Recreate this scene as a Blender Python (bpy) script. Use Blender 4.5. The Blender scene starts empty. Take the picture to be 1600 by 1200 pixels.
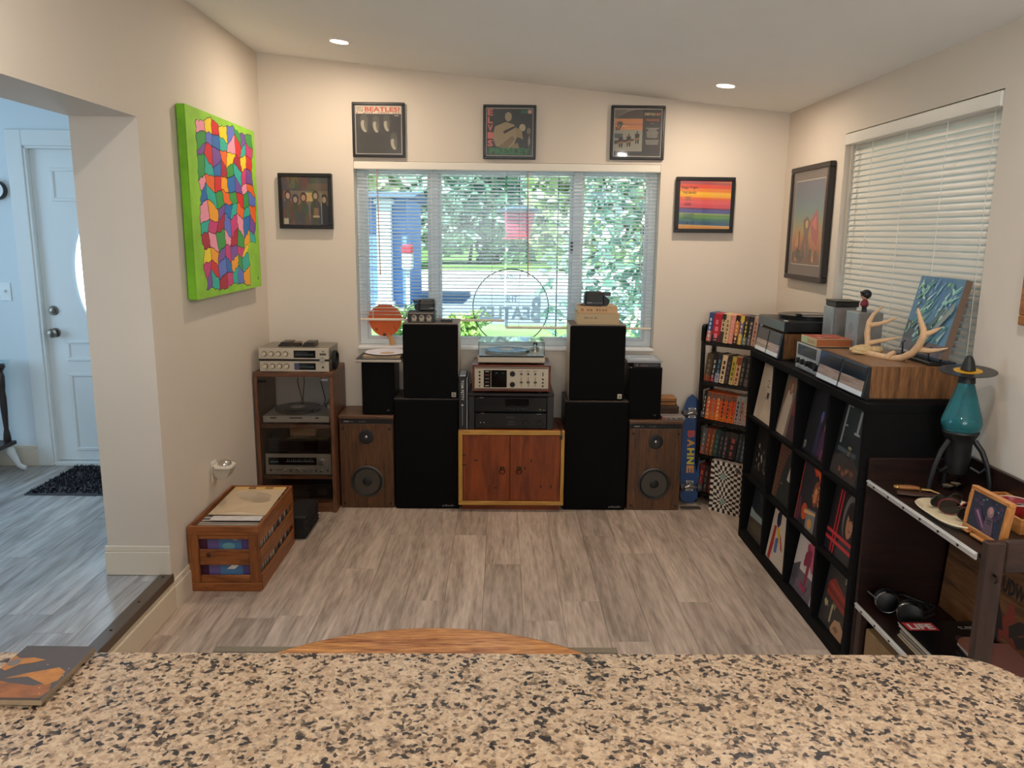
import bpy, math, random
from mathutils import Vector, Matrix
random.seed(7)
S = bpy.context.scene
C = S.collection
sin, cos, pi, R = math.sin, math.cos, math.pi, math.radians

# ------------------------------------------------------------------ camera
F_PX, PITCH, YAW, ROLL, CAM = 1230.0, 0.18968, 0.01384, 0.01059, Vector((0, 0, 1.745))
_r = Vector((cos(YAW), -sin(YAW), 0)); _f = Vector((sin(YAW)*cos(PITCH), cos(YAW)*cos(PITCH), -sin(PITCH))); _u = _r.cross(_f)
CR = cos(ROLL)*_r + sin(ROLL)*_u; CU = -sin(ROLL)*_r + cos(ROLL)*_u; CF = _f
cd = bpy.data.cameras.new('camera'); cam = bpy.data.objects.new('camera', cd); C.objects.link(cam)
cd.sensor_width = 36; cd.lens = 36*F_PX/1600; cd.clip_start = .02; cd.clip_end = 400
cam.matrix_world = Matrix(((CR.x, CU.x, -CF.x, CAM.x), (CR.y, CU.y, -CF.y, CAM.y), (CR.z, CU.z, -CF.z, CAM.z), (0, 0, 0, 1)))
S.camera = cam
def P(x, y, ax, v):
    """the point of the plane ax = v that the photograph shows at x, y"""
    d = CF*F_PX + CR*(x-800) + CU*(600-y); i = 'xyz'.index(ax)
    return CAM + d*((v-CAM[i])/d[i])

# ------------------------------------------------------------------ sky, sun, exposure
S.view_settings.view_transform = 'Standard'; S.view_settings.look = 'None'
S.view_settings.gamma = 1; S.view_settings.use_curve_mapping = False
S.view_settings.exposure = EXPOSURE = 0.08
S.cycles.use_denoising = True; S.cycles.max_bounces = 8; S.cycles.diffuse_bounces = 5; S.cycles.transparent_max_bounces = 24
S.cycles.sample_clamp_indirect = 6; S.cycles.caustics_reflective = False; S.cycles.caustics_refractive = False
w = bpy.data.worlds.new('sky'); S.world = w; w.use_nodes = True
nt = w.node_tree; bg = nt.nodes['Background']
sk = nt.nodes.new('ShaderNodeTexSky'); sk.sky_type = 'HOSEK_WILKIE'; sk.turbidity = 3.0; sk.sun_direction = Vector((-.35, -.48, .82)).normalized()
nt.links.new(sk.outputs[0], bg.inputs[0]); bg.inputs[1].default_value = SKY = 6.4
def lamp(name, kind, loc, rot, energy, color, **kw):
    l = bpy.data.lights.new(name, kind); l.energy = energy; l.color = color
    for k, v in kw.items(): setattr(l, k, v)
    o = bpy.data.objects.new(name, l); o.location = loc; o.rotation_euler = rot; C.objects.link(o); return o
sun = lamp('sun', 'SUN', (0, -5, 12), (0, 0, 0), 13.0, (1, .98, .94), angle=R(1))
sun.rotation_euler = Vector((-.35, -.48, .82)).to_track_quat('Z', 'Y').to_euler()
# added area light, out of frame left, for an assumed window; none is built
lamp('front_room_assumed_daylight', 'AREA', (-4.9, 3.3, 1.6), (0, R(-90), 0), 42, (.46, .73, 1), shape='RECTANGLE', size=1.5, size_y=1.9)
# added cool fill light behind the viewer; no window is built there
lamp('rear_fill_light', 'AREA', (.2, -2.9, 1.75), (R(90), 0, 0), 78, (.92, .97, 1), shape='RECTANGLE', size=2.6, size_y=1.3)
WARM, NEUTRAL = (1, .82, .64), (1, .93, .86)

# ------------------------------------------------------------------ helpers
def lin(c):
    return c/12.92 if c <= .04045 else ((c+.055)/1.055)**2.4
def H(h):
    h = h.lstrip('#'); return tuple(lin(int(h[i:i+2], 16)/255) for i in (0, 2, 4)) + (1,)
_m = {}
def _new(name):
    m = bpy.data.materials.new(name); m.use_nodes = True; return m, m.node_tree.nodes, m.node_tree.links, m.node_tree.nodes['Principled BSDF']
def M(h, rough=.5, metal=0, var=.0, scale=30, bump=0, coat=0):
    """a plain material of one colour, with a slight procedural mottle where var > 0"""
    k = (h, rough, metal, var, scale, bump, coat)
    if k in _m: return _m[k]
    m, n, l, b = _new('paint_'+h.lstrip('#')); c = H(h)
    b.inputs['Base Color'].default_value = c; b.inputs['Roughness'].default_value = rough; b.inputs['Metallic'].default_value = metal
    b.inputs['Coat Weight'].default_value = coat
    if rough >= .75: b.inputs['Specular IOR Level'].default_value = .15
    if var or bump:
        tc = n.new('ShaderNodeTexCoord'); no = n.new('ShaderNodeTexNoise'); no.inputs['Scale'].default_value = scale; no.inputs['Detail'].default_value = 5
        l.new(tc.outputs['Object'], no.inputs['Vector'])
        mr = n.new('ShaderNodeMapRange'); mr.inputs[1].default_value = .3; mr.inputs[2].default_value = .7
        mr.inputs[3].default_value = 1-var; mr.inputs[4].default_value = 1+var; l.new(no.outputs[0], mr.inputs[0])
        mx = n.new('ShaderNodeVectorMath'); mx.operation = 'SCALE'; mx.inputs[0].default_value = c[:3]; l.new(mr.outputs[0], mx.inputs['Scale'])
        l.new(mx.outputs[0], b.inputs['Base Color'])
        if bump:
            bp = n.new('ShaderNodeBump'); bp.inputs['Strength'].default_value = bump; bp.inputs['Distance'].default_value = .004
            l.new(no.outputs[0], bp.inputs['Height']); l.new(bp.outputs[0], b.inputs['Normal'])
    _m[k] = m; return m
def wood(dark, light, axis='x', rough=.45, stretch=14, scale=3.2, var=.25, name='wood', coat=0, fine=.35, spec=.5):
    k = ('w', dark, light, axis, rough, stretch, scale, var, coat, fine)
    if k in _m: return _m[k]
    m, n, l, b = _new(name)
    tc = n.new('ShaderNodeTexCoord'); oi = n.new('ShaderNodeObjectInfo')
    off = n.new('ShaderNodeVectorMath'); off.operation = 'SCALE'; off.inputs[0].default_value = (37, 53, 71); l.new(oi.outputs['Random'], off.inputs['Scale'])
    add = n.new('ShaderNodeVectorMath'); l.new(tc.outputs['Object'], add.inputs[0]); l.new(off.outputs[0], add.inputs[1])
    mp = n.new('ShaderNodeMapping'); sc = [stretch]*3; sc['xyz'.index(axis)] = 1; mp.inputs['Scale'].default_value = sc; l.new(add.outputs[0], mp.inputs[0])
    n1 = n.new('ShaderNodeTexNoise'); n1.inputs['Scale'].default_value = scale; n1.inputs['Detail'].default_value = 3; n1.inputs['Distortion'].default_value = 1.2; l.new(mp.outputs[0], n1.inputs['Vector'])
    n2 = n.new('ShaderNodeTexNoise'); n2.inputs['Scale'].default_value = scale*6; n2.inputs['Detail'].default_value = 4; l.new(mp.outputs[0], n2.inputs['Vector'])
    mx = n.new('ShaderNodeMix'); mx.inputs[0].default_value = fine; l.new(n1.outputs[0], mx.inputs[2]); l.new(n2.outputs[0], mx.inputs[3])
    cr = n.new('ShaderNodeValToRGB'); cr.color_ramp.elements[0].position = .36; cr.color_ramp.elements[1].position = .64
    cr.color_ramp.elements[0].color = H(dark); cr.color_ramp.elements[1].color = H(light); l.new(mx.outputs[0], cr.inputs[0])
    mr = n.new('ShaderNodeMapRange'); mr.inputs[3].default_value = 1-var; mr.inputs[4].default_value = 1+var*.6; l.new(oi.outputs['Random'], mr.inputs[0])
    sm = n.new('ShaderNodeVectorMath'); sm.operation = 'SCALE'; l.new(cr.outputs[0], sm.inputs[0]); l.new(mr.outputs[0], sm.inputs['Scale'])
    l.new(sm.outputs[0], b.inputs['Base Color']); b.inputs['Roughness'].default_value = rough; b.inputs['Coat Weight'].default_value = coat
    b.inputs['Specular IOR Level'].default_value = spec
    _m[k] = m; return m
def glass(name, tint='#ffffff', clear=.9, rough=.03):
    """a pane: mostly clear, with a mirror-like share that grows at grazing angles"""
    k = ('g', tint, clear, rough)
    if k in _m: return _m[k]
    m, n, l, b = _new(name); out = n['Material Output']; n.remove(b)
    t = n.new('ShaderNodeBsdfTransparent'); t.inputs[0].default_value = H(tint); g = n.new('ShaderNodeBsdfGlossy'); g.inputs['Roughness'].default_value = rough
    fr = n.new('ShaderNodeLayerWeight'); fr.inputs[0].default_value = .5; pw = n.new('ShaderNodeMath'); pw.operation = 'POWER'; pw.inputs[1].default_value = 4.5; l.new(fr.outputs['Facing'], pw.inputs[0])
    mr = n.new('ShaderNodeMapRange'); mr.inputs[3].default_value = 1-clear; mr.inputs[4].default_value = .8; l.new(pw.outputs[0], mr.inputs[0])
    mx = n.new('ShaderNodeMixShader'); l.new(mr.outputs[0], mx.inputs[0]); l.new(t.outputs[0], mx.inputs[1]); l.new(g.outputs[0], mx.inputs[2]); l.new(mx.outputs[0], out.inputs[0])
    _m[k] = m; return m
def emit(name, color, strength):
    m, n, l, b = _new(name); b.inputs['Base Color'].default_value = (0, 0, 0, 1)
    b.inputs['Emission Color'].default_value = color+(1,); b.inputs['Emission Strength'].default_value = strength; return m

class MB:
    """collects shapes (in coordinates relative to org) into one mesh"""
    def __init__(s, org=(0, 0, 0)): s.o = Vector(org); s.v = []; s.f = []; s.sm = []; s.mi = []; s.k = 0
    def add(s, vs, fs, smooth=False, mtx=None):
        b = len(s.v)
        for v in vs:
            v = Vector(v)
            if mtx: v = mtx @ v
            s.v.append(v - s.o)
        for f in fs: s.f.append([i+b for i in f]); s.sm.append(smooth); s.mi.append(s.k)
        return s
    def box(s, x0, x1, y0, y1, z0, z1, b=0, mtx=None):
        if x0 > x1: x0, x1 = x1, x0
        if y0 > y1: y0, y1 = y1, y0
        if z0 > z1: z0, z1 = z1, z0
        lo, hi = (x0, y0, z0), (x1, y1, z1)
        if b <= 0:
            vs = [(x, y, z) for x in (x0, x1) for y in (y0, y1) for z in (z0, z1)]
            return s.add(vs, [(0, 1, 3, 2), (4, 6, 7, 5), (0, 4, 5, 1), (2, 3, 7, 6), (0, 2, 6, 4), (1, 5, 7, 3)], False, mtx)
        b = min(b, .45*(x1-x0), .45*(y1-y0), .45*(z1-z0)); vs = []; ix = {}
        for c in range(8):
            sg = ((c >> 2) & 1, (c >> 1) & 1, c & 1)
            for a in range(3):
                ix[c, a] = len(vs)
                vs.append([(hi[i] if sg[i] else lo[i]) if i == a else (hi[i]-b if sg[i] else lo[i]+b) for i in range(3)])
        bit = (4, 2, 1); fs = []
        for a in range(3):
            u, w_ = [i for i in range(3) if i != a]
            for sg in (0, 1):
                c0 = bit[a]*sg; f = [ix[c0, a], ix[c0+bit[u], a], ix[c0+bit[u]+bit[w_], a], ix[c0+bit[w_], a]]
                fs.append(f)
            for p_ in (0, 1):
                for q in (0, 1):
                    c0 = bit[u]*p_+bit[w_]*q; c1 = c0+bit[a]
                    fs.append([ix[c0, u], ix[c1, u], ix[c1, w_], ix[c0, w_]])
        for c in range(8): fs.append([ix[c, 0], ix[c, 1], ix[c, 2]])
        ctr = Vector([(lo[i]+hi[i])/2 for i in range(3)]); out = []
        for f in fs:
            q = [Vector(vs[i]) for i in f]; nn = (q[1]-q[0]).cross(q[2]-q[0])
            out.append(f if nn.dot(sum(q, Vector())/len(q)-ctr) > 0 else f[::-1])
        return s.add(vs, out, False, mtx)
    def prism(s, pts, ax, a, b, mtx=None):
        """polygon in the plane across axis ax (the two other axes in order), drawn from a to b"""
        n = len(pts); vs = []
        for t in (a, b):
            for (p, q) in pts: vs.append({'x': (t, p, q), 'y': (p, t, q), 'z': (p, q, t)}[ax])
        fs = [list(range(n))[::-1], list(range(n, 2*n))] + [[i, (i+1) % n, n+(i+1) % n, n+i] for i in range(n)]
        return s.add(vs, fs, False, mtx)
    def lathe(s, prof, ctr=(0, 0, 0), ax='z', seg=24, mtx=None, smooth=True):
        vs = []; fs = []; n = len(prof)
        for (r, h) in prof:
            for i in range(seg):
                a = 2*pi*i/seg; c, d = r*cos(a), r*sin(a)
                p = {'z': (c, d, h), 'y': (c, h, d), 'x': (h, c, d)}[ax]
                vs.append((p[0]+ctr[0], p[1]+ctr[1], p[2]+ctr[2]))
        for j in range(n-1):
            for i in range(seg):
                k = (i+1) % seg; fs.append([j*seg+i, j*seg+k, (j+1)*seg+k, (j+1)*seg+i])
        if prof[0][0] > 1e-6: fs.append(list(range(seg))[::-1])
        if prof[-1][0] > 1e-6: fs.append([(n-1)*seg+i for i in range(seg)])
        return s.add(vs, fs, smooth, mtx)
    def cyl(s, ctr, r, h, ax='z', seg=20, mtx=None):
        return s.lathe([(r, 0), (r, h)], ctr, ax, seg, mtx)
    def tube(s, pts, r, seg=8, flat=1):
        pts = [Vector(p) for p in pts]; n = len(pts); rr = r if isinstance(r, (list, tuple)) else [r]*n; vs = []; fs = []
        prev = None
        for i, p in enumerate(pts):
            t = (pts[min(i+1, n-1)]-pts[max(i-1, 0)]).normalized()
            if prev is None: a = t.cross(Vector((0, 0, 1)) if abs(t.z) < .9 else Vector((1, 0, 0))).normalized()
            else: a = (prev - t*prev.dot(t)).normalized()
            prev = a; b = t.cross(a)
            for k in range(seg):
                q = 2*pi*k/seg; vs.append(p + a*rr[i]*cos(q) + b*rr[i]*sin(q)*flat)
        for i in range(n-1):
            for k in range(seg):
                k2 = (k+1) % seg; fs.append([i*seg+k, i*seg+k2, (i+1)*seg+k2, (i+1)*seg+k])
        fs.append(list(range(seg))[::-1]); fs.append([(n-1)*seg+k for k in range(seg)])
        return s.add(vs, fs, True)
    def ball(s, ctr, rx, ry=None, rz=None, seg=14, rings=9, mtx=None):
        ry = ry or rx; rz = rz or rx; vs = []; fs = []
        for j in range(rings+1):
            t = pi*j/rings
            for i in range(seg):
                a = 2*pi*i/seg; vs.append((ctr[0]+rx*sin(t)*cos(a), ctr[1]+ry*sin(t)*sin(a), ctr[2]-rz*cos(t)))
        for j in range(rings):
            for i in range(seg):
                k = (i+1) % seg; fs.append([j*seg+i, j*seg+k, (j+1)*seg+k, (j+1)*seg+i])
        return s.add(vs, fs, True, mtx)
    def mesh(s, name, mats):
        me = bpy.data.meshes.new(name); me.from_pydata([tuple(v) for v in s.v], [], s.f)
        for m in (mats if isinstance(mats, (list, tuple)) else [mats]): me.materials.append(m)
        if s.f:
            me.polygons.foreach_set('use_smooth', s.sm); me.polygons.foreach_set('material_index', s.mi)
            if any(s.sm): me.set_sharp_from_angle(angle=R(38))
        me.update(); return me
def link(name, me, parent=None, label=None, kind=None):
    o = bpy.data.objects.new(name, me); C.objects.link(o)
    if parent: o.parent = parent
    if label: o['label'] = label
    if kind: o['kind'] = kind
    return o
def obj(name, mb, mats, parent=None, label=None, kind=None): return link(name, mb.mesh(name, mats), parent, label, kind)
def tag(o, label, cat, group=None):
    o['label'] = label; o['category'] = cat
    if group: o['group'] = group
    return o
def thing(name, label, cat, loc=(0, 0, 0), rz=0, group=None):
    o = bpy.data.objects.new(name, None); C.objects.link(o); o.location = loc; o.rotation_euler = (0, 0, rz); o.empty_display_size = .05
    return tag(o, label, cat, group)
_txt = {}
def text_mesh(t, bold=0):
    k = (t, bold)
    if k not in _txt:
        cu = bpy.data.curves.new('lettering', 'FONT'); cu.body = t; cu.size = 1; cu.offset = bold; cu.resolution_u = 2; cu.align_x = 'LEFT'
        o = bpy.data.objects.new('lettering', cu); me = bpy.data.meshes.new_from_object(o)
        vs = [(v.co.x, v.co.y) for v in me.vertices]; fs = [list(p.vertices) for p in me.polygons]
        bpy.data.objects.remove(o); bpy.data.curves.remove(cu); bpy.data.meshes.remove(me)
        x0 = min(v[0] for v in vs); x1 = max(v[0] for v in vs); y0 = min(v[1] for v in vs); y1 = max(v[1] for v in vs)
        _txt[k] = ([((x-x0)/(x1-x0), (y-y0)/(y1-y0)) for x, y in vs], fs)
    return _txt[k]
class Art:
    """flat print on a plane: u, v in 0..1 from the lower left corner; each shape lies a hair above the last"""
    def __init__(s, org, right, up, local=(0, 0, 0)):
        s.o = Vector(org)-Vector(local); s.r = Vector(right); s.u = Vector(up); s.n = s.r.cross(s.u).normalized(); s.h = .0005
        s.v = []; s.f = []; s.mi = []; s.mats = []
    def _m(s, m):
        if isinstance(m, str): m = M(m, .55)
        if m not in s.mats: s.mats.append(m)
        return s.mats.index(m)
    def raw(s, pts, fs, m):
        b = len(s.v); k = s._m(m)
        for (x, y) in pts: s.v.append(s.o + s.r*x + s.u*y + s.n*s.h)
        for f in fs: s.f.append([i+b for i in f]); s.mi.append(k)
        s.h += .00007; return s
    def poly(s, pts, m): return s.raw(pts, [list(range(len(pts)))], m)
    def rect(s, a, b, c, d, m): return s.poly([(a, b), (c, b), (c, d), (a, d)], m)
    def ell(s, x, y, rx, ry, m, n=18, rot=0):
        return s.poly([(x+rx*cos(2*pi*i/n)*cos(rot)-ry*sin(2*pi*i/n)*sin(rot), y+rx*cos(2*pi*i/n)*sin(rot)+ry*sin(2*pi*i/n)*cos(rot)) for i in range(n)], m)
    def text(s, t, x, y, wd, ht, m, bold=0, flip=False, turn=0):
        p, f = text_mesh(t, bold)
        q = [((1-a) if flip else a, b) for a, b in p]
        if turn == -90: q = [(b, 1-a) for a, b in q]
        if turn == 90: q = [(1-b, a) for a, b in q]
        return s.raw([(x+a*wd, y+b*ht) for a, b in q], f, m)
    def blobs(s, n, cols, seed, box=(0, 0, 1, 1), size=(.03, .12)):
        rn = random.Random(seed)
        for _ in range(n):
            a = rn.uniform(*size); s.ell(rn.uniform(box[0]+a, max(box[0]+a, box[2]-a)), rn.uniform(box[1]+a, max(box[1]+a, box[3]-a)), a, a*rn.uniform(.5, 1), rn.choice(cols), 9, rn.uniform(0, 3))
        return s
    def lines(s, x, y, wd, ht, n, m, seed=1):
        rn = random.Random(seed); k = ht/n
        for i in range(n):
            q = wd*rn.uniform(.6, 1); a = x+(wd-q)/2; s.rect(a, y+i*k, a+q, y+i*k+k*.5, m)
        return s
    def marks(s, x, y, wd, ht, m, n=9):
        rn = random.Random(int(x*999)+n); k = wd/n
        for i in range(n):
            if rn.random() < .82: s.rect(x+i*k, y, x+i*k+k*rn.uniform(.5, .85), y+ht*rn.uniform(.7, 1), m); s.h -= .00007
        s.h += .00007; return s
    def done(s, name, parent, label=None):
        me = bpy.data.meshes.new(name); me.from_pydata([tuple(v) for v in s.v], [], s.f)
        for m in s.mats: me.materials.append(m)
        me.polygons.foreach_set('material_index', s.mi); me.update()
        return link(name, me, parent, label)
def copy_tree(o, loc, rz=None, label=None):
    c = o.copy(); C.objects.link(c); c.location = loc
    if rz is not None: c.rotation_euler = (0, 0, rz)
    if label: c['label'] = label
    for ch in list(o.children):
        d = ch.copy(); C.objects.link(d); d.parent = c
        for g in list(ch.children):
            e = g.copy(); C.objects.link(e); e.parent = d
    return c
def struct(name, mb, mats, parent=None): return obj(name, mb, mats, parent, kind='structure')

# ------------------------------------------------------------------ the room
XL, XR, YB, UP = -1.523, 1.801, 5.152, .172
def ceil_z(x): return 2.82-.0963*(x-XL)
PAINT = M('#d9cec0', .75, var=.012, scale=3); CEIL = M('#f4f4f2', .85, var=.012, scale=2.5); TRIM = M('#e4e0d6', .45)
WHITE = M('#e8e6e0', .4)
PLANK = wood('#978577', '#cfbcac', 'y', .42, 9, 1.3, .16, 'floor_plank', fine=.42, spec=.35)
# lower floor: planks 0.19 wide, 1.22 long, laid away from the camera
floor = struct('floor', MB().box(XL-.05, 1.95, .4, YB+.1, -.12, -.012), M('#3a3028', .9))
def lay(parent, xs, y_end, width, x0, x1, y0, top, seed, known={}, mat=None):
    rn = random.Random(seed); shapes = {}
    for i, x in enumerate(xs):
        a, b = max(x, x0), min(x+width, x1)
        if b-a < .02: continue
        y = y0 + known.get(i, rn.uniform(-1.2, 0))
        while y < y_end:
            c, d = max(y, y0), min(y+1.22, y_end); y += 1.22
            if d-c < .03: continue
            k = (round(b-a, 4), round(d-c, 4))
            if k not in shapes: shapes[k] = MB().box(0, k[0]-.0008, 0, k[1]-.0008, -.012, 0, .0015).mesh('plank', mat or PLANK)
            o = link('plank', shapes[k], parent); o.location = (a, c, top)
seam = {-2: 4.373, -1: 3.536, 0: 4.374, 1: 3.966, 2: 3.34, 3: 3.535, 4: 4.373, 5: 2.9, 6: 3.533, 7: 4.35, -3: 3.9, -4: 4.6}
xs = [-.079+.188*k for k in range(-9, 12)]; ks = list(range(-9, 12))
lay(floor, xs, YB+.02, .188, XL-.02, XR+.05, .45, 0, 3, {i: ((seam[k+1]-.45) % 1.22)-1.22 for i, k in enumerate(ks) if k+1 in seam})
# upper floor of the front room and the kitchen
floor2 = struct('floor.001', MB().box(-5.1, XL-.02, -3, YB+.02, -.12, UP-.012).box(XL-.02, 1.95, -3, .42, -.12, UP-.012), M('#3a3028', .9))
PLANK2 = wood('#8a8480', '#c0bcba', 'y', .24, 9, 1.3, .12, 'floor_plank', fine=.3, spec=.5)
lay(floor2, [-5.05+.188*k for k in range(19)], YB, .188, -5.05, XL-.03, .3, UP, 9, {}, PLANK2)
lay(floor2, [-5.05+.188*k for k in range(38)], .3, .188, -5.05, 1.9, -3, UP, 10, {}, PLANK2)
# back wall with the wide window and the front door
b = MB(); T = .17; LX_ = -1.7
WX0, WX1, WZ0, WZ1 = -.945, 1.003, .995, 2.18
DX0, DX1, DZ1 = -3.0, -2.09, 2.245
b.box(XR+.15, WX1, YB, YB+T, -.1, 2.95).box(WX0, WX1, YB, YB+T, -.1, WZ0).box(WX0, WX1, YB, YB+T, WZ1, 2.95).box(LX_, WX0, YB, YB+T, -.1, 2.95)
struct('wall_back', b, PAINT)
PAINT_COOL_LIT = M('#dbe4e8', .75, var=.012, scale=3)  # wall paint with the front room's cool daylight cast put into its colour
struct('wall_back.001', MB().box(DX0, DX1, YB, YB+T, DZ1, 2.95).box(-5.1, DX0, YB, YB+T, -.1, 2.95).box(DX1, LX_, YB, YB+T, -.1, 2.95), PAINT_COOL_LIT)
# left wall: a thick stub with the painting, a header over the wide opening, and the run behind the camera
JY = 3.44; LX = -1.806
b = MB().box(LX, XL, JY, YB, -.1, 2.95).box(LX, XL, -.2, JY, 2.203, 2.95).box(LX, XL, -3, -.2, -.1, 2.95)
struct('wall_left', b, PAINT)
# right wall with its window
RY0, RY1, RZ0, RZ1 = 2.955, 4.283, 1.14, 2.275
b = MB().box(XR, XR+.15, RY1, YB+T, -.1, 2.7).box(XR, XR+.15, -3, RY0, -.1, 2.7).box(XR, XR+.15, RY0, RY1, -.1, RZ0).box(XR, XR+.15, RY0, RY1, RZ1, 2.7)
struct('wall_right', b, PAINT)
struct('wall_rear', MB().box(-5.1, 1.95, -3.15, -3, -.1, 3), PAINT)
struct('wall_front_room', MB().box(-5.25, -5.1, -3, YB+T, -.1, 3), PAINT_COOL_LIT)
# sloping ceiling, and the front room's flat one
k0, k1 = LX+.05, XR+.16
struct('ceiling', MB().prism([(k0, ceil_z(k0)), (k1, ceil_z(k1)), (k1, ceil_z(k1)+.15), (k0, ceil_z(k0)+.15)], 'y', -3.1, YB+T), CEIL)
struct('ceiling.001', MB().box(-5.2, LX+.04, -3.1, YB+T, 2.78, 2.95), CEIL)
# step: riser board, cap strip with screws
s = struct('trim_step', MB().box(XL-.02, XL+.004, .42, JY+.2, -.005, .135, .003).box(XL-.02, XL+.016, .42, JY, 0, .118, .004), M('#d8c9b0', .5))
obj('cap_strip', MB().box(XL-.05, XL+.012, .42, JY-.002, UP-.035, UP+.006, .003), M('#5a4a3c', .4), s)
sc = MB().lathe([(.006, 0), (.005, .003), (0, .0035)], seg=10).mesh('screw', M('#3a3430', .3, 1))
for i in range(12):
    o = link('screw', sc, s); o.location = (XL-.02, .7+i*.245, UP+.006)
def base(name, x0, x1, y0, y1, z, out):
    """a baseboard: tall board with a stepped, thinner top"""
    mb = MB(); h = .14
    ax, sg = out
    if ax == 'x': mb.box(x0, x0+sg*.016, y0, y1, z, z+h*.8, .002).box(x0, x0+sg*.010, y0, y1, z+h*.8, z+h, .003)
    else: mb.box(x0, x1, y0, y0+sg*.016, z, z+h*.8, .002).box(x0, x1, y0, y0+sg*.010, z+h*.8, z+h, .003)
    return struct(name, mb, M('#e0d6c4', .45))
base('baseboard_left', XL, 0, JY, YB, 0, ('x', 1)); base('baseboard_back', XL, XR, YB, 0, 0, ('y', -1)); base('baseboard_right', XR, 0, .45, YB, 0, ('x', -1))
base('baseboard_pillar', LX-.01, XL+.004, JY, 0, UP+.002, ('y', -1)); base('baseboard_front', -5.05, DX0-.1, YB, 0, UP, ('y', -1)); base('baseboard_front.001', DX1+.1, LX, YB, 0, UP, ('y', -1))
# ---- the wide window
WN = struct('window_1', MB().box(WX0-.0, WX1, YB-.012, YB+T, WZ0-.012, WZ0+.006, .003), WHITE)
YF = YB+.10; VF = M('#d3d8da', .35)
f = MB().box(WX0, WX1, YF, YF+.06, WZ0+.006, WZ0+.046, .003).box(WX0, WX1, YF, YF+.06, WZ1-.05, WZ1, .003).box(WX0, WX0+.05, YF, YF+.06, WZ0+.04, WZ1-.05, .003).box(WX1-.05, WX1, YF, YF+.06, WZ0+.04, WZ1-.05, .003)
obj('window_frame', f, VF, WN)
for x in (-.445, .485): obj('mullion', MB().box(x-.028, x+.028, YF-.008, YF+.055, WZ0+.04, WZ1-.045, .004), VF, WN)
obj('latch', MB().box(.448, .462, YF-.022, YF-.006, 1.62, 1.70, .002), M('#1c1c1e', .4), WN)
PANE = glass('window_glass', '#f2faf8', .97, .02)
for a, c in ((WX0+.05, -.473), (-.417, .457), (.513, WX1-.05)):
    f = MB(); fr = obj('sash', f.box(a, c, YF+.012, YF+.04, WZ0+.042, WZ0+.062, .002).box(a, c, YF+.012, YF+.04, WZ1-.07, WZ1-.05, .002).box(a, a+.018, YF+.012, YF+.04, WZ0+.06, WZ1-.07, .002).box(c-.018, c, YF+.012, YF+.04, WZ0+.06, WZ1-.07, .002), VF, WN)
    obj('pane', MB().box(a+.016, c-.016, YF+.022, YF+.027, WZ0+.06, WZ1-.068), PANE, fr)
# drum head lettering stuck on the glass, to be read from the street
d = thing('window_decal', 'round mirrored drum head decal with The Beatles lettering stuck on window glass', 'decal', (0, YF+.019, 0))
DC = P(798, 480, 'y', YF+.019); DR = .256
a = Art((DC.x-DR, YF+.019, DC.z-DR), (2*DR, 0, 0), (0, 0, 2*DR), d.location)
N_ = 72; ring = [(.5+.5*cos(2*pi*i/N_), .5+.5*sin(2*pi*i/N_)) for i in range(N_)] + [(.5+.487*cos(2*pi*i/N_), .5+.487*sin(2*pi*i/N_)) for i in range(N_)]
film = bpy.data.materials.new('decal_film'); film.use_nodes = True; fn = film.node_tree.nodes; fn.remove(fn['Principled BSDF'])
t_ = fn.new('ShaderNodeBsdfTransparent'); d_ = fn.new('ShaderNodeBsdfTranslucent'); mx_ = fn.new('ShaderNodeMixShader'); mx_.inputs[0].default_value = .16
film.node_tree.links.new(t_.outputs[0], mx_.inputs[1]); film.node_tree.links.new(d_.outputs[0], mx_.inputs[2]); film.node_tree.links.new(mx_.outputs[0], fn['Material Output'].inputs[0])
GR = bpy.data.materials.new('decal_letter'); GR.use_nodes = True; fn = GR.node_tree.nodes; pb = fn['Principled BSDF']; pb.inputs['Base Color'].default_value = H('#a4b4c2'); pb.inputs['Roughness'].default_value = .6
tl_ = fn.new('ShaderNodeBsdfTranslucent'); tl_.inputs[0].default_value = H('#e6eef4'); mx_ = fn.new('ShaderNodeMixShader'); mx_.inputs[0].default_value = .6
GR.node_tree.links.new(pb.outputs[0], mx_.inputs[1]); GR.node_tree.links.new(tl_.outputs[0], mx_.inputs[2]); GR.node_tree.links.new(mx_.outputs[0], fn['Material Output'].inputs[0])
a.ell(.5, .5, .487, .487, film, 60); a.done('film', d, 'pale see-through round film')
a2 = Art((DC.x-DR, YF+.0185, DC.z-DR), (2*DR, 0, 0), (0, 0, 2*DR), d.location)
a2.raw(ring, [[i, (i+1) % N_, N_+(i+1) % N_, N_+i] for i in range(N_)], M('#1d2226', .5)); a2.done('ring', d, 'thin black circle line')
a2 = Art((DC.x-DR, YF+.0183, DC.z-DR), (2*DR, 0, 0), (0, 0, 2*DR), d.location)
a2.text('Ludwig', .36, .845, .26, .085, GR, .01, True).text('THE', .42, .565, .17, .09, GR, .03, True)
a2.text('EATLES', .09, .33, .66, .18, GR, .04, True).text('B', .76, .3, .13, .34, GR, .04, True).rect(.425, .24, .465, .5, GR); a2.done('lettering', d)
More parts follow.
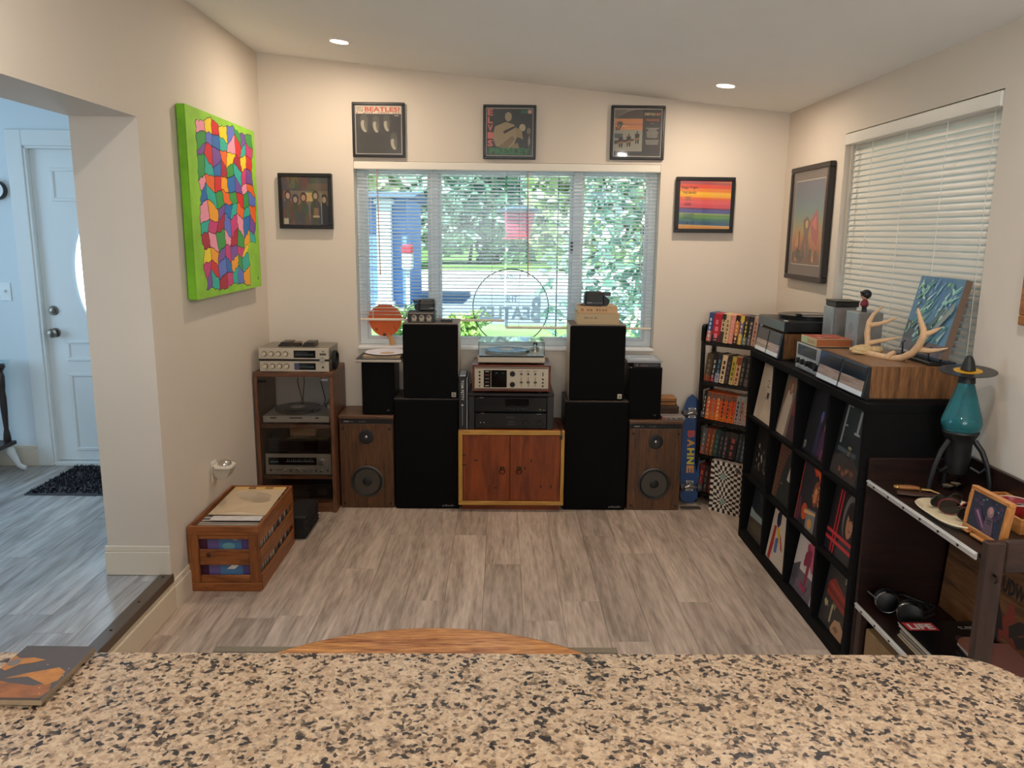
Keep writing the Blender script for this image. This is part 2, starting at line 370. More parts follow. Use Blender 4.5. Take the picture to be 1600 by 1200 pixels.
# ---- blinds: mini slats on the back window, broad ones on the right
SL = bpy.data.materials.new('blind_slat'); SL.use_nodes = True; q = SL.node_tree; bs = q.nodes['Principled BSDF']; bs.inputs['Base Color'].default_value = H('#f0f2f2'); bs.inputs['Roughness'].default_value = .4
tr_ = q.nodes.new('ShaderNodeBsdfTranslucent'); tr_.inputs[0].default_value = H('#f4f8f8'); m_ = q.nodes.new('ShaderNodeMixShader'); m_.inputs[0].default_value = .55
q.links.new(bs.outputs[0], m_.inputs[1]); q.links.new(tr_.outputs[0], m_.inputs[2]); q.links.new(m_.outputs[0], q.nodes['Material Output'].inputs[0])
def slat_mesh(length, width, tilt, arch, axis):
    mb = MB(); n = 5; vs = []
    for e in (-length/2, length/2):
        for i in range(n):
            t = -1+2*i/(n-1); y = t*width/2; z = arch*(1-t*t)
            y, z = y*cos(tilt)-z*sin(tilt), y*sin(tilt)+z*cos(tilt)
            vs.append((e, y, z) if axis == 'x' else (-y, e, z))
    top = len(vs); vs += [(v[0], v[1], v[2]-.0009) for v in vs]; fs = []
    for i in range(n-1): fs += [[i, i+1, n+i+1, n+i], [top+i, top+n+i, top+n+i+1, top+i+1]]
    fs += [[0, n, top+n, top], [n-1, top+n-1, top+2*n-1, 2*n-1]]
    return mb.add(vs, fs, True)
def blind(label, x0, x1, zb, wand_x, wand_z):
    yb = YB+.035; t = thing('window_blind', label, 'blind', ((x0+x1)/2, yb, WZ1-.05), 0, 'blinds on the back window')
    L = t.location; W = x1-x0
    obj('headrail', MB(L).box(x0, x1, yb-.018, yb+.018, WZ1-.048, WZ1-.006, .003), WHITE, t)
    me = slat_mesh(W-.004, .025, R(-17), .0022, 'x').mesh('slat', SL); z = WZ1-.062; zs = []
    while z > zb+.02: zs.append(z); z -= .0222
    for z in zs:
        o = link('slat', me, t); o.location = (0, 0, z-L.z)
    obj('bottom_rail', MB(L).box(x0, x1, yb-.013, yb+.013, zb-.006, zb+.009, .004), M('#d9cbb8', .45), t)
    for k in (.09, .5, .91):
        x = x0+W*k; obj('ladder_cord', MB(L).tube([(x, yb-.0135, WZ1-.04), (x, yb-.0135, zb)], .0012, 5).tube([(x, yb+.0135, WZ1-.04), (x, yb+.0135, zb)], .0012, 5), WHITE, t)
    wd = obj('tilt_wand', MB(L).tube([(wand_x, yb-.022, WZ1-.05), (wand_x+.01, yb-.026, wand_z)], .0042, 6), M('#b99c8c', .2, 0), t, 'clear brownish wand')
    obj('hook', MB(L).tube([(wand_x, yb-.006, WZ1-.03), (wand_x, yb-.021, WZ1-.032), (wand_x, yb-.022, WZ1-.055)], .003, 6), M('#3b3b3b', .4), wd)
    return t
# stepped bottom rails: the left blind hangs a little higher than the right one
blind('white mini blind on left half of wide window, bottom rail slightly higher', WX0+.012, .018, P(650, 500, 'y', YB+.03).z, -.80, P(586, 430, 'y', YB).z)
blind('white mini blind on right half of wide window, long wand near the middle', .026, WX1-.012, P(900, 513, 'y', YB+.03).z, .158, P(822, 434, 'y', YB).z)
obj('valance', MB().box(WX0+.002, WX1-.002, YB-.006, YB+.013, WZ1-.05, WZ1-.002, .004), M('#e2dccf', .4), WN)
# right window
W2 = struct('window_2', MB().box(XR-.012, XR+.15, RY0-.0, RY1, RZ0-.012, RZ0+.008, .003), WHITE)
f = MB(); X2 = XR+.09
f.box(X2, X2+.05, RY0, RY1, RZ0+.008, RZ0+.05, .003).box(X2, X2+.05, RY0, RY1, RZ1-.05, RZ1, .003).box(X2, X2+.05, RY0, RY0+.05, RZ0+.05, RZ1-.05, .003).box(X2, X2+.05, RY1-.05, RY1, RZ0+.05, RZ1-.05, .003)
obj('window_frame', f, VF, W2); obj('pane', MB().box(X2+.02, X2+.026, RY0+.045, RY1-.045, RZ0+.045, RZ1-.045), PANE, W2)
obj('valance', MB().box(XR-.008, XR+.014, RY0+.004, RY1-.004, RZ1-.062, RZ1-.006, .004), M('#dedad0', .4), W2)
t = thing('window_blind', 'closed broad white slat blind covering the right wall window', 'blind', (XR+.05, (RY0+RY1)/2, RZ1-.05)); L = t.location
obj('headrail', MB(L).box(XR+.02, XR+.07, RY0+.008, RY1-.008, RZ1-.062, RZ1-.006, .003), WHITE, t)
me = slat_mesh(RY1-RY0-.02, .034, R(-68), .0022, 'y').mesh('slat', M('#dcd8cc', .4)); z = RZ1-.066
while z > RZ0+.05:
    o = link('slat', me, t); o.location = (0, 0, z-L.z); z -= .0278
obj('bottom_rail', MB(L).box(XR+.03, XR+.07, RY0+.01, RY1-.01, RZ0+.012, RZ0+.03, .004), WHITE, t)
for k in (.06, .3, .55, .8, .94):
    y = RY0+(RY1-RY0)*k; obj('ladder_cord', MB(L).tube([(XR+.024, y, RZ1-.05), (XR+.024, y, RZ0+.03)], .0014, 5), WHITE, t)
obj('tilt_wand', MB(L).tube([(XR+.012, RY1-.06, RZ1-.06), (XR+.012, RY1-.07, 1.55)], .005, 6), M('#c8bca8', .3), t)
# ---- front door in the far room
D = struct('door_1', MB().box(DX0+.012, DX1-.012, YB+.03, YB+.075, UP+.03, DZ1-.012, .002), M('#e6e9e8', .4))
DM = M('#e6e9e8', .4)
for sx in (0, 1):
    for (z0, z1) in ((.22, .80), (.83, 1.02), (1.86, 2.12)):
        xa = DX0+.13+sx*.37; xb = xa+.28; z0_, z1_ = z0+UP*.3, z1+.0
        g = MB()
        for (p0, p1, q0, q1) in ((xa, xb, z0_, z0_+.022), (xa, xb, z1_-.022, z1_), (xa, xa+.022, z0_+.022, z1_-.022), (xb-.022, xb, z0_+.022, z1_-.022)): g.box(p0, p1, YB+.021, YB+.031, q0, q1, .004)
        obj('panel_moulding', g, DM, D)
OX, OZ = (DX0+DX1)/2, 1.46
ov = obj('oval_moulding', MB().tube([(OX+.225*cos(i*pi/20), YB+.028, OZ+.42*sin(i*pi/20)) for i in range(41)], .014, 8), M('#dfe6e8', .35), D)
pn = MB().prism([(OX+.212*cos(i*pi/20), OZ+.405*sin(i*pi/20)) for i in range(40)], 'y', YB+.024, YB+.03)
obj('oval_pane', pn, emit('frosted_glow_pane', (.6, .82, 1), 6.0), ov, 'frosted oval pane with its own glow for daylight')  # the pane itself emits, standing in for daylight behind the glass
for z, r in ((1.215, .026), (1.07, .022)):
    kx = DX0+.07; kb = obj('deadbolt' if z > 1.2 else 'door_knob', MB().lathe([(.031, 0), (.031, -.006), (.026, -.012)], (kx, YB+.03, z), 'y', 20).lathe([(.012, -.01), (.012, -.03), (.027, -.036), (.030, -.05), (.022, -.064), (0, -.067)] if z < 1.2 else [(.02, -.01), (.018, -.02), (0, -.022)], (kx, YB+.03, z), 'y', 20), M('#8d8478', .3, 1), D)
c = MB()
c.box(DX0-.105, DX0-.004, YB-.018, YB, UP, DZ1+.1, .004).box(DX1+.004, DX1+.105, YB-.018, YB, UP, DZ1+.1, .004).box(DX0-.004, DX1+.004, YB-.018, YB, DZ1+.004, DZ1+.1, .004)
c.box(DX0-.004, DX0+.012, YB-.01, YB+.1, UP, DZ1, .002).box(DX1-.012, DX1+.004, YB-.01, YB+.1, UP, DZ1, .002).box(DX0, DX1, YB-.01, YB+.1, DZ1-.012, DZ1+.004, .002).box(DX0, DX1, YB-.02, YB+.12, UP-.0, UP+.026, .004)
struct('trim_1', c, M('#e4e6e4', .4))
# ---- recessed ceiling lights (the two in view, and added unseen ones that light the room)
def can(x, y, label, energy, color=WARM):
    z = ceil_z(x); t = thing('recessed_light', label, 'ceiling light', (x, y, z), 0, 'recessed ceiling lights')
    t.rotation_euler = (0, math.atan(.0963), 0)
    obj('trim_ring', MB().lathe([(.048, -.001), (.05, -.006), (.066, -.005), (.07, -.0005)], seg=32), M('#f2efe8', .4), t)
    obj('lens', MB().lathe([(.049, -.002), (.03, -.0045), (0, -.005)], seg=28), emit('lamp_lens', (1, .86, .70), 14), t, 'glowing frosted lens')
    l = lamp('recessed_light_bulb', 'AREA', (0, 0, -.012), (0, 0, 0), energy, color, shape='DISK', size=.09); l.parent = t
A_ = P(530, 64, 'y', 4.565); B_ = P(1134, 133, 'y', 4.551)
can(A_.x, 4.565, 'lit recessed ceiling light on the left above the record cover frames', 9.5)
can(B_.x, 4.551, 'lit recessed ceiling light on the right above the framed sunset stripes', 9.5)
for x, y in ((-.9, 1.9), (1.22, 1.9)): can(x, y, 'assumed unseen recessed ceiling light nearer the granite counter', 11, NEUTRAL)  # assumed pair above the view, added for light
for x, y in ((-1.0, -1.2), (.9, -1.2)): can(x, y, 'added unseen recessed ceiling light over the kitchen side', 14, NEUTRAL)  # kitchen lights added as fill, none of them in view

# ------------------------------------------------------------------ outside the window
GZ = -.32
struct('ground', MB().box(-40, 40, YB+T, 12.5, GZ-.1, GZ), M('#c4c8ca', .9, var=.05, scale=1.2))  # unseen near ground, made pale to bounce cool light onto the slats
struct('ground.001', MB().box(-40, 40, 12.5, 18, GZ-.1, GZ), M('#86a364', .9, var=.2, scale=1.2))
struct('driveway', MB().box(-40, 40, 18, 27, GZ-.1, GZ+.005), M('#93a0ac', .9, var=.08, scale=.6))  # blue grey colour carries the shade lying on the drive
struct('road', MB().box(-60, 60, 27, 44, GZ-.1, GZ+.01), M('#d9d5cf', .9, var=.06, scale=.5))
struct('lawn', MB().box(-80, 80, 44, 120, GZ-.1, GZ), M('#6f9150', .9, var=.2, scale=.4))
def leafy(name, label, cat, x, y, h, rx, ry, z0, n, size, cols, seed, group=None, trunk=.12):
    rn = random.Random(seed); t = thing(name, label, cat, (x, y, GZ), 0, group)
    mb = MB(); lobes = [(rn.uniform(-.55, .55)*rx, rn.uniform(-.5, .5)*ry, z0+(h-z0)*rn.uniform(.06, .85), rn.uniform(.4, .62)) for _ in range(9)]
    for i in range(n):
        lx, ly, lz, lr = rn.choice(lobes); a, c = rn.uniform(0, 2*pi), rn.uniform(-1, 1); s = math.sqrt(1-c*c); q = rn.uniform(.6, 1)**.5*lr
        p = Vector((lx+rx*q*s*cos(a), ly+ry*q*s*sin(a), lz+(h-z0)*.55*q*c))
        if p.z < z0*.5: continue
        d1 = Vector((rn.gauss(0, 1), rn.gauss(0, 1), rn.gauss(0, .7))).normalized(); d2 = d1.cross(Vector((rn.gauss(0, 1), rn.gauss(0, 1), rn.gauss(0, 1)))).normalized()
        L = size*rn.uniform(.6, 1.4); mb.k = rn.randrange(len(cols))
        mb.add([p-d1*L, p+d2*L*.42, p+d1*L, p-d2*L*.42], [(0, 1, 2, 3)])
    obj('foliage', mb, [M(c, .55) for c in cols], t, kind='stuff')
    if trunk:
        g = MB().tube([(0, 0, 0), (.03*h, 0, h*.3), (-.02*h, .1, h*.6), (0, 0, h*.85)], [trunk, trunk*.8, trunk*.5, trunk*.2], 8)
        for k in range(4):
            a = k*1.7; g.tube([(0, 0, h*.35+k*.05*h), (rx*.4*cos(a), ry*.4*sin(a), h*.6), (rx*.6*cos(a), ry*.6*sin(a), h*.75)], [trunk*.45, trunk*.3, trunk*.1], 6)
        obj('trunk', g, M('#6b5a48', .9, var=.2, scale=6), t)
    return t
G1 = ['#8fb070', '#b0cc8c', '#6c965c', '#cfe0ac', '#e2ecd2']; G2 = ['#84b09c', '#a4ccb6', '#689480', '#c0dcc8', '#deeee8']  # leaf tones paled and blued: outdoor haze and glints mixed into the colours
TB = 'trees across the road seen through the blinds'
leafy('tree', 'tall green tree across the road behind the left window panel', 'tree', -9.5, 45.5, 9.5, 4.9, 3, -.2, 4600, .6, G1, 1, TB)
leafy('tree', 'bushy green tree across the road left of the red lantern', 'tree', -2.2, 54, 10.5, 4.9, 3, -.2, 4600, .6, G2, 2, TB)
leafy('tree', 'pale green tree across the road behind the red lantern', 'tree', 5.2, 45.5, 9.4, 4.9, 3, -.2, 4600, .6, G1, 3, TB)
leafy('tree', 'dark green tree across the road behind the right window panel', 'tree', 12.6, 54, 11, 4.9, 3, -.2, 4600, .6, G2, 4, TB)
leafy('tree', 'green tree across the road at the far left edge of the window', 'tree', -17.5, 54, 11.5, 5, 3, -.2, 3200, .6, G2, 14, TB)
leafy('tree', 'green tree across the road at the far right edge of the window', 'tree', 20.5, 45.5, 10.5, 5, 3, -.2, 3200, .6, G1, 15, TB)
leafy('shrub', 'big loose leaved shrub close outside the right window panel', 'shrub', 1.75, 9.4, 3.9, 1.2, .8, .3, 4200, .085, G2+['#c4dcae'], 5, None, .06)
leafy('shrub', 'low green bush on the lawn below the left window panel', 'shrub', -2.0, 15.6, .62, .55, .4, .05, 900, .09, G1, 6, None, .03)
leafy('shrub', 'low yellow green bush on the lawn between the two tall towers', 'shrub', -.7, 15.2, .6, .5, .4, .05, 900, .09, ['#b9cf7a', '#9cc070', '#d5e0a0'], 7, None, .03)
# house front across the drive: blue wall, white post, red and white mailbox
p0, p1 = P(565, 308, 'y', 22), P(634, 308, 'y', 22)
hs = thing('house', 'blue house front with a white corner post seen through left window panel', 'house', ((p0.x+p1.x)/2-1, 24, GZ)); L = hs.location
BL = M('#6f97cf', .7)
wl = obj('wall', MB(L).box(p0.x-3.2, p1.x, 22, 26, GZ, p0.z), BL, hs)
for i in range(9): obj('clapboard', MB(L).box(p0.x-3.2, p1.x+.01, 21.975, 22, GZ+.1+i*(p0.z-GZ-.1)/9, GZ+.1+(i+.93)*(p0.z-GZ-.1)/9), BL, wl)
obj('roof', MB(L).prism([(21.4, p0.z-.02), (26.6, p0.z-.02), (24, p0.z+.25)], 'x', p0.x-3.6, p1.x+.25), M('#5f7894', .8), hs)
a_, c_ = P(590, 395, 'y', 21.7), P(612, 395, 'y', 21.7)
obj('post', MB(L).box(a_.x, c_.x, 21.6, 21.9, GZ, p0.z-.02, .02).box(a_.x-.06, c_.x+.06, 21.56, 21.94, p0.z-.2, p0.z-.05, .02).box(a_.x-.06, c_.x+.06, 21.56, 21.94, GZ, GZ+.2, .02), M('#f4f4f2', .5), hs)
mbx = P(637, 402, 'y', 20.5)
t = thing('mailbox', 'small red and white box on a post beside the blue house', 'mailbox', (mbx.x, 20.5, GZ)); L = t.location
obj('post', MB(L).box(mbx.x-.05, mbx.x+.05, 20.45, 20.55, GZ, mbx.z-.3, .01), M('#f0efea', .6), t)
obj('box', MB(L).box(mbx.x-.13, mbx.x+.13, 20.3, 20.7, mbx.z-.3, mbx.z+.1, .03), M('#ece9e4', .5), t)
obj('lid', MB(L).box(mbx.x-.14, mbx.x+.14, 20.28, 20.72, mbx.z+.1, mbx.z+.32, .04), M('#e0344a', .5), t)
# hanging red lantern with a dark cap
FQ = 7.0; fp = P(811, 332, 'y', FQ)
t = thing('hanging_feeder', 'red tapered hanging bird feeder with dark cap outside middle window panel', 'bird feeder', (fp.x, FQ, fp.z-.2)); L = t.location; k = 1.11
def sc_(pr): return [(r*k, z*k) for r, z in pr]
obj('bucket', MB(L).lathe(sc_([(.0, -.2), (.082, -.2), (.09, -.19), (.128, 0), (.128, .004)]), (fp.x, FQ, fp.z), 'z', 28), M('#e0486a', .45), t)
obj('cap', MB(L).lathe(sc_([(.178, .006), (.18, .014), (.12, .032), (.03, .055), (0, .06)]), (fp.x, FQ, fp.z), 'z', 28), M('#46606a', .5), t)
obj('tray', MB(L).lathe(sc_([(.06, -.203), (.125, -.205), (.13, -.19), (.124, -.192)]), (fp.x, FQ, fp.z), 'z', 28), M('#cc3a58', .5), t)
obj('hanger', MB(L).tube([(fp.x, FQ, fp.z+.055), (fp.x, FQ, 2.60), (fp.x+.02, FQ, 2.66), (fp.x+.3, FQ, 2.70), (fp.x+.34, FQ, 2.6), (fp.x+.34, FQ, GZ)], .006, 6), M('#38424a', .4, 1), t)
struct('roof_eave', MB().box(-6, 3, YB+T, 5.48, 2.66, 2.78), M('#e6e4de', .7))

# ------------------------------------------------------------------ front room seen through the opening
mat_ = thing('door_mat', 'dark charcoal shaggy mat on the floor before the white front door', 'rug', (-2.44, 4.86, UP))
mp = [P(37, 774, 'z', UP), P(160, 776, 'z', UP), P(110, 727, 'z', UP)]
mx0, my0, my1 = mp[0].x-.0, mp[0].y, YB-.03
obj('mat_base', MB(mat_.location).box(mx0, LX-.22, my0, my1, UP, UP+.008, .003), M('#4a494d', .9), mat_)
mb = MB(mat_.location); rn = random.Random(4)
for i in range(2600):
    x, y = rn.uniform(mx0+.012, LX-.232), rn.uniform(my0+.012, my1-.012); a = rn.uniform(0, 2*pi); l = rn.uniform(.006, .014)
    mb.add([(x-.006*sin(a), y+.006*cos(a), UP+.007), (x+.006*sin(a), y-.006*cos(a), UP+.007), (x+l*cos(a), y+l*sin(a), UP+.008+rn.uniform(.01, .02))], [(0, 1, 2)])
obj('pile', mb, M('#2b2a2f', .95), mat_, kind='stuff')
# carved console table at the left edge
tp = P(3, 566, 'y', 5.03); t = thing('console_table', 'console table with carved dark leg, white foot and glass top by the front door', 'table', (tp.x-.45, 4.85, UP)); L = t.location
tx = tp.x
obj('glass_top', MB(L).box(tx-.95, tx+.015, 4.62, 5.08, tp.z-.004, tp.z+.008, .002), glass('table_glass', '#dfeeee', .75, .03), t)
DK = M('#2b1d1a', .35)
for i, (lx, ly) in enumerate(((tx-.02, 4.68), (tx-.9, 4.68), (tx-.02, 5.03), (tx-.9, 5.03))):
    zt_ = tp.z-.012
    lg = obj('leg', MB(L).lathe([(.012, zt_-.02), (.03, zt_), (.034, zt_-.02), (.016, zt_-.05), (.024, zt_-.08), (.022, zt_-.14), (.018, zt_-.18), (.021, zt_-.22), (.02, zt_-.3), (.014, zt_-.43), (.02, zt_-.46), (.024, zt_-.5), (.018, zt_-.515)][1:], (lx, ly, 0), 'z', 14), DK, t)
    sgn = 1 if i % 2 == 0 else -1; zb = zt_-.535
    obj('foot', MB(L).tube([(lx, ly, zb-.002), (lx+sgn*.01, ly, zb-.05), (lx+sgn*.035, ly, zb-.10), (lx+sgn*.055, ly, (zb-.10+UP)/2), (lx+sgn*.08, ly, UP+.022), (lx+sgn*.1, ly, UP+.016)], [.024, .03, .024, .017, .018, .014], 10), M('#dfe2e4', .4), lg, 'white scrolled foot')
obj('stretcher_shelf', MB(L).box(tx-.94, tx+.02, 4.64, 5.06, zt_-.538, zt_-.512, .004), DK, t)
ck = P(-6, 297, 'y', YB-.02); t = thing('wall_clock', 'round white wall clock left of the front door', 'clock', (ck.x, YB, ck.z)); L = t.location
obj('case', MB(L).lathe([(.06, -.001), (.06, -.03), (.055, -.035), (.05, -.03), (0, -.028)], (ck.x, YB, ck.z), 'y', 32), M('#2f2f31', .4), t)
obj('dial', MB(L).cyl((ck.x, YB-.028, ck.z), .049, -.003, 'y', 32), M('#f0f0ee', .5), t)
obj('hand', MB(L).box(ck.x-.002, ck.x+.002, YB-.034, YB-.032, ck.z, ck.z+.035).box(ck.x, ck.x+.026, YB-.034, YB-.032, ck.z-.002, ck.z+.002), M('#151515', .5), t)
sw = P(9, 456, 'y', YB); t = thing('light_switch', 'white light switch plate on the wall left of the front door', 'light switch', (sw.x, YB, sw.z)); L = t.location
obj('plate', MB(L).box(sw.x-.036, sw.x+.036, YB-.006, YB-.0005, sw.z-.058, sw.z+.058, .003), M('#e6eaea', .4), t)
obj('toggle', MB(L).box(sw.x-.005, sw.x+.005, YB-.018, YB-.006, sw.z-.004, sw.z+.014, .002), M('#dfe4e4', .4), t)

# ------------------------------------------------------------------ left wall: painting and plug-in light
t = thing('painting', 'green canvas painting of a patchwork of bright coloured patches on left wall', 'painting', (XL, 4.36, 1.86)); L = t.location
cy0, cy1, cz0, cz1 = 3.838, 4.876, 1.409, 2.318; CX = XL+.046
obj('canvas', MB(L).box(XL+.004, CX, cy0, cy1, cz0, cz1, .004), M('#6fae1c', .7, var=.18, scale=8), t)
a = Art((CX, cy0, cz0), (0, cy1-cy0, 0), (0, 0, cz1-cz0), L)
a.rect(.0, .0, 1, 1, M('#93cc3a', .7, var=.14, scale=9))
PC = ['#d8262c', '#f6a51c', '#7b4fa0', '#2f6fb7', '#2bb3a3', '#ee6a25', '#f2d41f', '#cf3a7a', '#f29ab0', '#3a9a45', '#5f74c9', '#b01f3a']
rn = random.Random(21); GXn, GYn = 8, 12
def wob(i, j):
    rr = random.Random(i*91+j*17+5); return (.115+i*.83/GXn*(.93 if j < 3 else 1)+rr.uniform(-.022, .022)+(.01*math.sin(j*1.3)), .03+j*.93/GYn+rr.uniform(-.026, .026)+(.03 if i % 2 else 0)*(0 < j < GYn))
prev = {}
cells = []
for i in range(GXn):
    for j in range(GYn):
        if i == 7 and j < 3: continue
        q = [wob(i, j), wob(i+1, j), wob(i+1, j+1), wob(i, j+1)]
        bad = {prev.get((i-1, j)), prev.get((i, j-1)), prev.get((i-1, j-1)), prev.get((i-1, j+1))}
        c = rn.choice([k for k in PC if k not in bad]); prev[i, j] = c; pts = []
        for k in range(4):
            (x0, y0), (x1, y1) = q[k], q[(k+1) % 4]
            rr = random.Random(int((x0+x1)*1e4)+int((y0+y1)*1e4)); nn = 5; off = [0]+[rr.uniform(-.008, .008) for _ in range(nn-1)]
            if (x0, y0) > (x1, y1): off = [0]+[-o_ for o_ in off[:0:-1]]
            for m in range(nn):
                u = m/nn; dx, dy = x1-x0, y1-y0; l_ = math.hypot(dx, dy); pts.append((x0+dx*u-dy/l_*off[m], y0+dy*u+dx/l_*off[m]))
        cells.append((pts, c))
for pts, c in cells:
    cx = sum(p[0] for p in pts)/len(pts); cy = sum(p[1] for p in pts)/len(pts)
    a.raw([(cx+(x-cx)*1.05, cy+(y-cy)*1.05) for x, y in pts], [list(range(len(pts)))], '#2c2430'); a.h -= .00007
a.h += .0002
for pts, c in cells:
    cx = sum(p[0] for p in pts)/len(pts); cy = sum(p[1] for p in pts)/len(pts)
    a.raw([(cx+(x-cx)*.95, cy+(y-cy)*.95) for x, y in pts], [list(range(len(pts)))], c); a.h -= .00007
a.h += .0002; a.poly([(.93, .045), (.945, .075), (.95, .045), (.945, .05)], '#1e2a12'); a.done('painted_patches', t)
t = thing('outlet', 'white wall outlet plate above the record crate', 'outlet', (XL, 4.03, .485)); L = t.location
obj('plate', MB(L).box(XL+.0005, XL+.007, 3.995, 4.068, .432, .545, .003), M('#e9e2d6', .4), t)
obj('socket', MB(L).box(XL+.006, XL+.009, 4.015, 4.048, .442, .472, .002), M('#d6cfc2', .4), t)
t = thing('sensor_light', 'plug-in white sensor light with a clear dome in wall outlet', 'night light', (XL+.05, 4.03, .5)); L = t.location
obj('body', MB(L).prism([(XL+.012, .515), (XL+.012, .498), (XL+.025, .468), (XL+.05, .455), (XL+.085, .465), (XL+.102, .498), (XL+.102, .515)], 'y', 3.985, 4.075), M('#b3aa9c', .4), t)
obj('top_plate', MB(L).prism([(XL+.009, 4.0), (XL+.03, 3.975), (XL+.085, 3.975), (XL+.112, 4.0), (XL+.112, 4.06), (XL+.085, 4.085), (XL+.03, 4.085), (XL+.009, 4.06)], 'z', .515, .525), M('#e4ddd0', .4), t)
obj('dome', MB(L).ball((XL+.062, 4.03, .527), .036, .036, .026), glass('dome_plastic', '#e8e4dc', .55, .15), t)
obj('prong_block', MB(L).box(XL+.009, XL+.014, 4.01, 4.05, .48, .512), M('#e4ddd0', .4), t)
# ------------------------------------------------------------------ wooden crate of records
t = thing('record_crate', 'orange stained wooden slatted crate packed with records on the floor', 'crate', (-1.35, 3.94, 0)); L = t.location
kx0, kx1, ky0, ky1, kh = XL+.008, -1.172, 3.622, 4.262, .335
CW = lambda ax: wood('#713c1b', '#a36534', ax, .4, 9, 3, .12, 'crate_wood')
for (x0, x1, y0, y1, z0, z1, nm, ax) in (
    (kx0, kx1, ky0, ky0+.02, 0, .045, 'end_board', 'x'), (kx0, kx1, ky0, ky0+.02, .292, kh, 'end_board', 'x'), (kx0, kx0+.05, ky0, ky0+.02, .045, .292, 'end_post', 'z'), (kx1-.05, kx1, ky0, ky0+.02, .045, .292, 'end_post', 'z'),
    (kx0+.05, kx1-.05, ky0+.006, ky0+.02, .135, .215, 'slat', 'x'), (kx0+.05, kx1-.05, ky0+.006, ky0+.02, .045, .082, 'slat', 'x'), (kx0+.05, kx1-.05, ky0+.006, ky0+.02, .268, .292, 'slat', 'x'),
    (kx0, kx1, ky1-.02, ky1, 0, .10, 'end_board', 'x'), (kx0, kx1, ky1-.02, ky1, .235, kh, 'end_board', 'x'), (kx0, kx0+.05, ky1-.02, ky1, .10, .235, 'end_post', 'z'), (kx1-.05, kx1, ky1-.02, ky1, .10, .235, 'end_post', 'z')):
    obj(nm, MB(L).box(x0, x1, y0, y1, z0, z1, .003), CW(ax), t)
for x0 in (kx0-.0, kx1-.012):
    for z0, z1, dx in ((0, .085, .004), (.125, .205, .003), (.245, kh, 0)):
        o = dx if x0 > -1.3 else 0
        obj('side_slat', MB(L).box(x0+o, x0+.012+o, ky0+.021, ky1-.021, z0, z1, .002), CW('y'), t)
obj('floor_board', MB(L).box(kx0+.013, kx1-.013, ky0+.021, ky1-.021, .004, .014), CW('y'), t)
kn = MB(L).lathe([(.012, 0), (.010, -.0015), (0, -.002)], (kx0+.095, ky0+.0058, .188), 'y', 14); obj('knot', kn, M('#3c1a0c', .5), t, 'dark round wood knot')
spine = ['#d8cfc0', '#b9a88e', '#3b3a44', '#8a7f76', '#e6dfd2', '#6d5a50', '#c9b9a0', '#55586a', '#a89c8c', '#ded3c2']
rn = random.Random(5); y = ky0+.03; SX0, SX1 = kx0+.016, kx1-.016
sl = obj('record_sleeve', MB((0, 0, 0)).box(SX0, SX1, y, y+.006, .016, .016+.298), M('#6b5d9a', .5)); tag(sl, 'purple blue record sleeve showing between the front slats of the crate', 'record')
a = Art((SX0, y, .016), (SX1-SX0, 0, 0), (0, 0, .298)); a.rect(.0, .0, .22, 1, '#4a1f3a').rect(.4, .0, .75, 1, '#4f7fb0').rect(.75, 0, 1, 1, '#5a4a88').ell(.66, .85, .06, .05, '#e0b9a6').poly([(.5, .3), (.62, .3), (.7, .37), (.58, .37)], '#eef2f4').ell(.55, .7, .1, .06, '#6fa7b4'); a.done('cover_print', sl)
y += .009; cnt = 0; pool = {}
while y < ky1-.035:
    th = rn.choice((.004, .006, .009, .013)); lean = rn.choice((0, .001)); c = rn.choice(spine); hh = .296+rn.uniform(-.004, .006)
    if (th, c) not in pool: pool[th, c] = MB().box(SX0, SX1-.002, 0, th, 0, .296, .0008).mesh('record_sleeve', M(c, .6, var=.06, scale=20))
    o = link('record_sleeve', pool[th, c]); o.location = (0, y, .016+lean); tag(o, 'record sleeve packed upright edge to edge in the wooden crate', 'record', 'records packed in the wooden crate'); y += th+.0016+rn.choice((0, .003)); cnt += 1
zt_ = .016+.303
pp = MB(); pp.add([(SX0+.012, 3.83, zt_), (SX1-.006, 3.815, zt_), (SX1-.006, 4.225, zt_+.014), (SX0+.02, 4.23, zt_+.014), (SX0+.012, 3.83, zt_+.003), (SX1-.006, 3.815, zt_+.003), (SX1-.006, 4.225, zt_+.017), (SX0+.02, 4.23, zt_+.017)], [(0, 1, 2, 3), (4, 7, 6, 5), (0, 4, 5, 1), (1, 5, 6, 2), (2, 6, 7, 3), (3, 7, 4, 0)])
o = obj('album_sleeve', pp, M('#c8b294', .7, var=.1, scale=9)); tag(o, 'worn tan album sleeve lying flat on top of the crate', 'record')
a = Art((SX0+.02, 3.83, zt_+.0032), (.285, 0, 0), (0, .40, .0139)); a.rect(.02, .9, .98, .99, '#d9b46a').rect(.28, .91, .42, .98, '#7a4a1c').rect(.6, .91, .76, .98, '#8a6a3a').ell(.55, .62, .3, .16, '#b3a08a', 20).ell(.35, .7, .2, .1, '#bfae98', 16).ell(.7, .5, .18, .1, '#a99680', 16).poly([(.0, .0), (1, .0), (.9, -.0), (.5, .08), (.1, .0)], '#d8c9b4'); a.done('cover_print', o)
o = obj('album_sleeve', MB().box(SX0+.05, SX1-.01, 3.74, 3.80, zt_+.002, zt_+.006, .001), M('#d9d6d6', .35, var=.1, scale=30)); tag(o, 'clear plastic wrapped white sleeve edge near front of crate top', 'record')
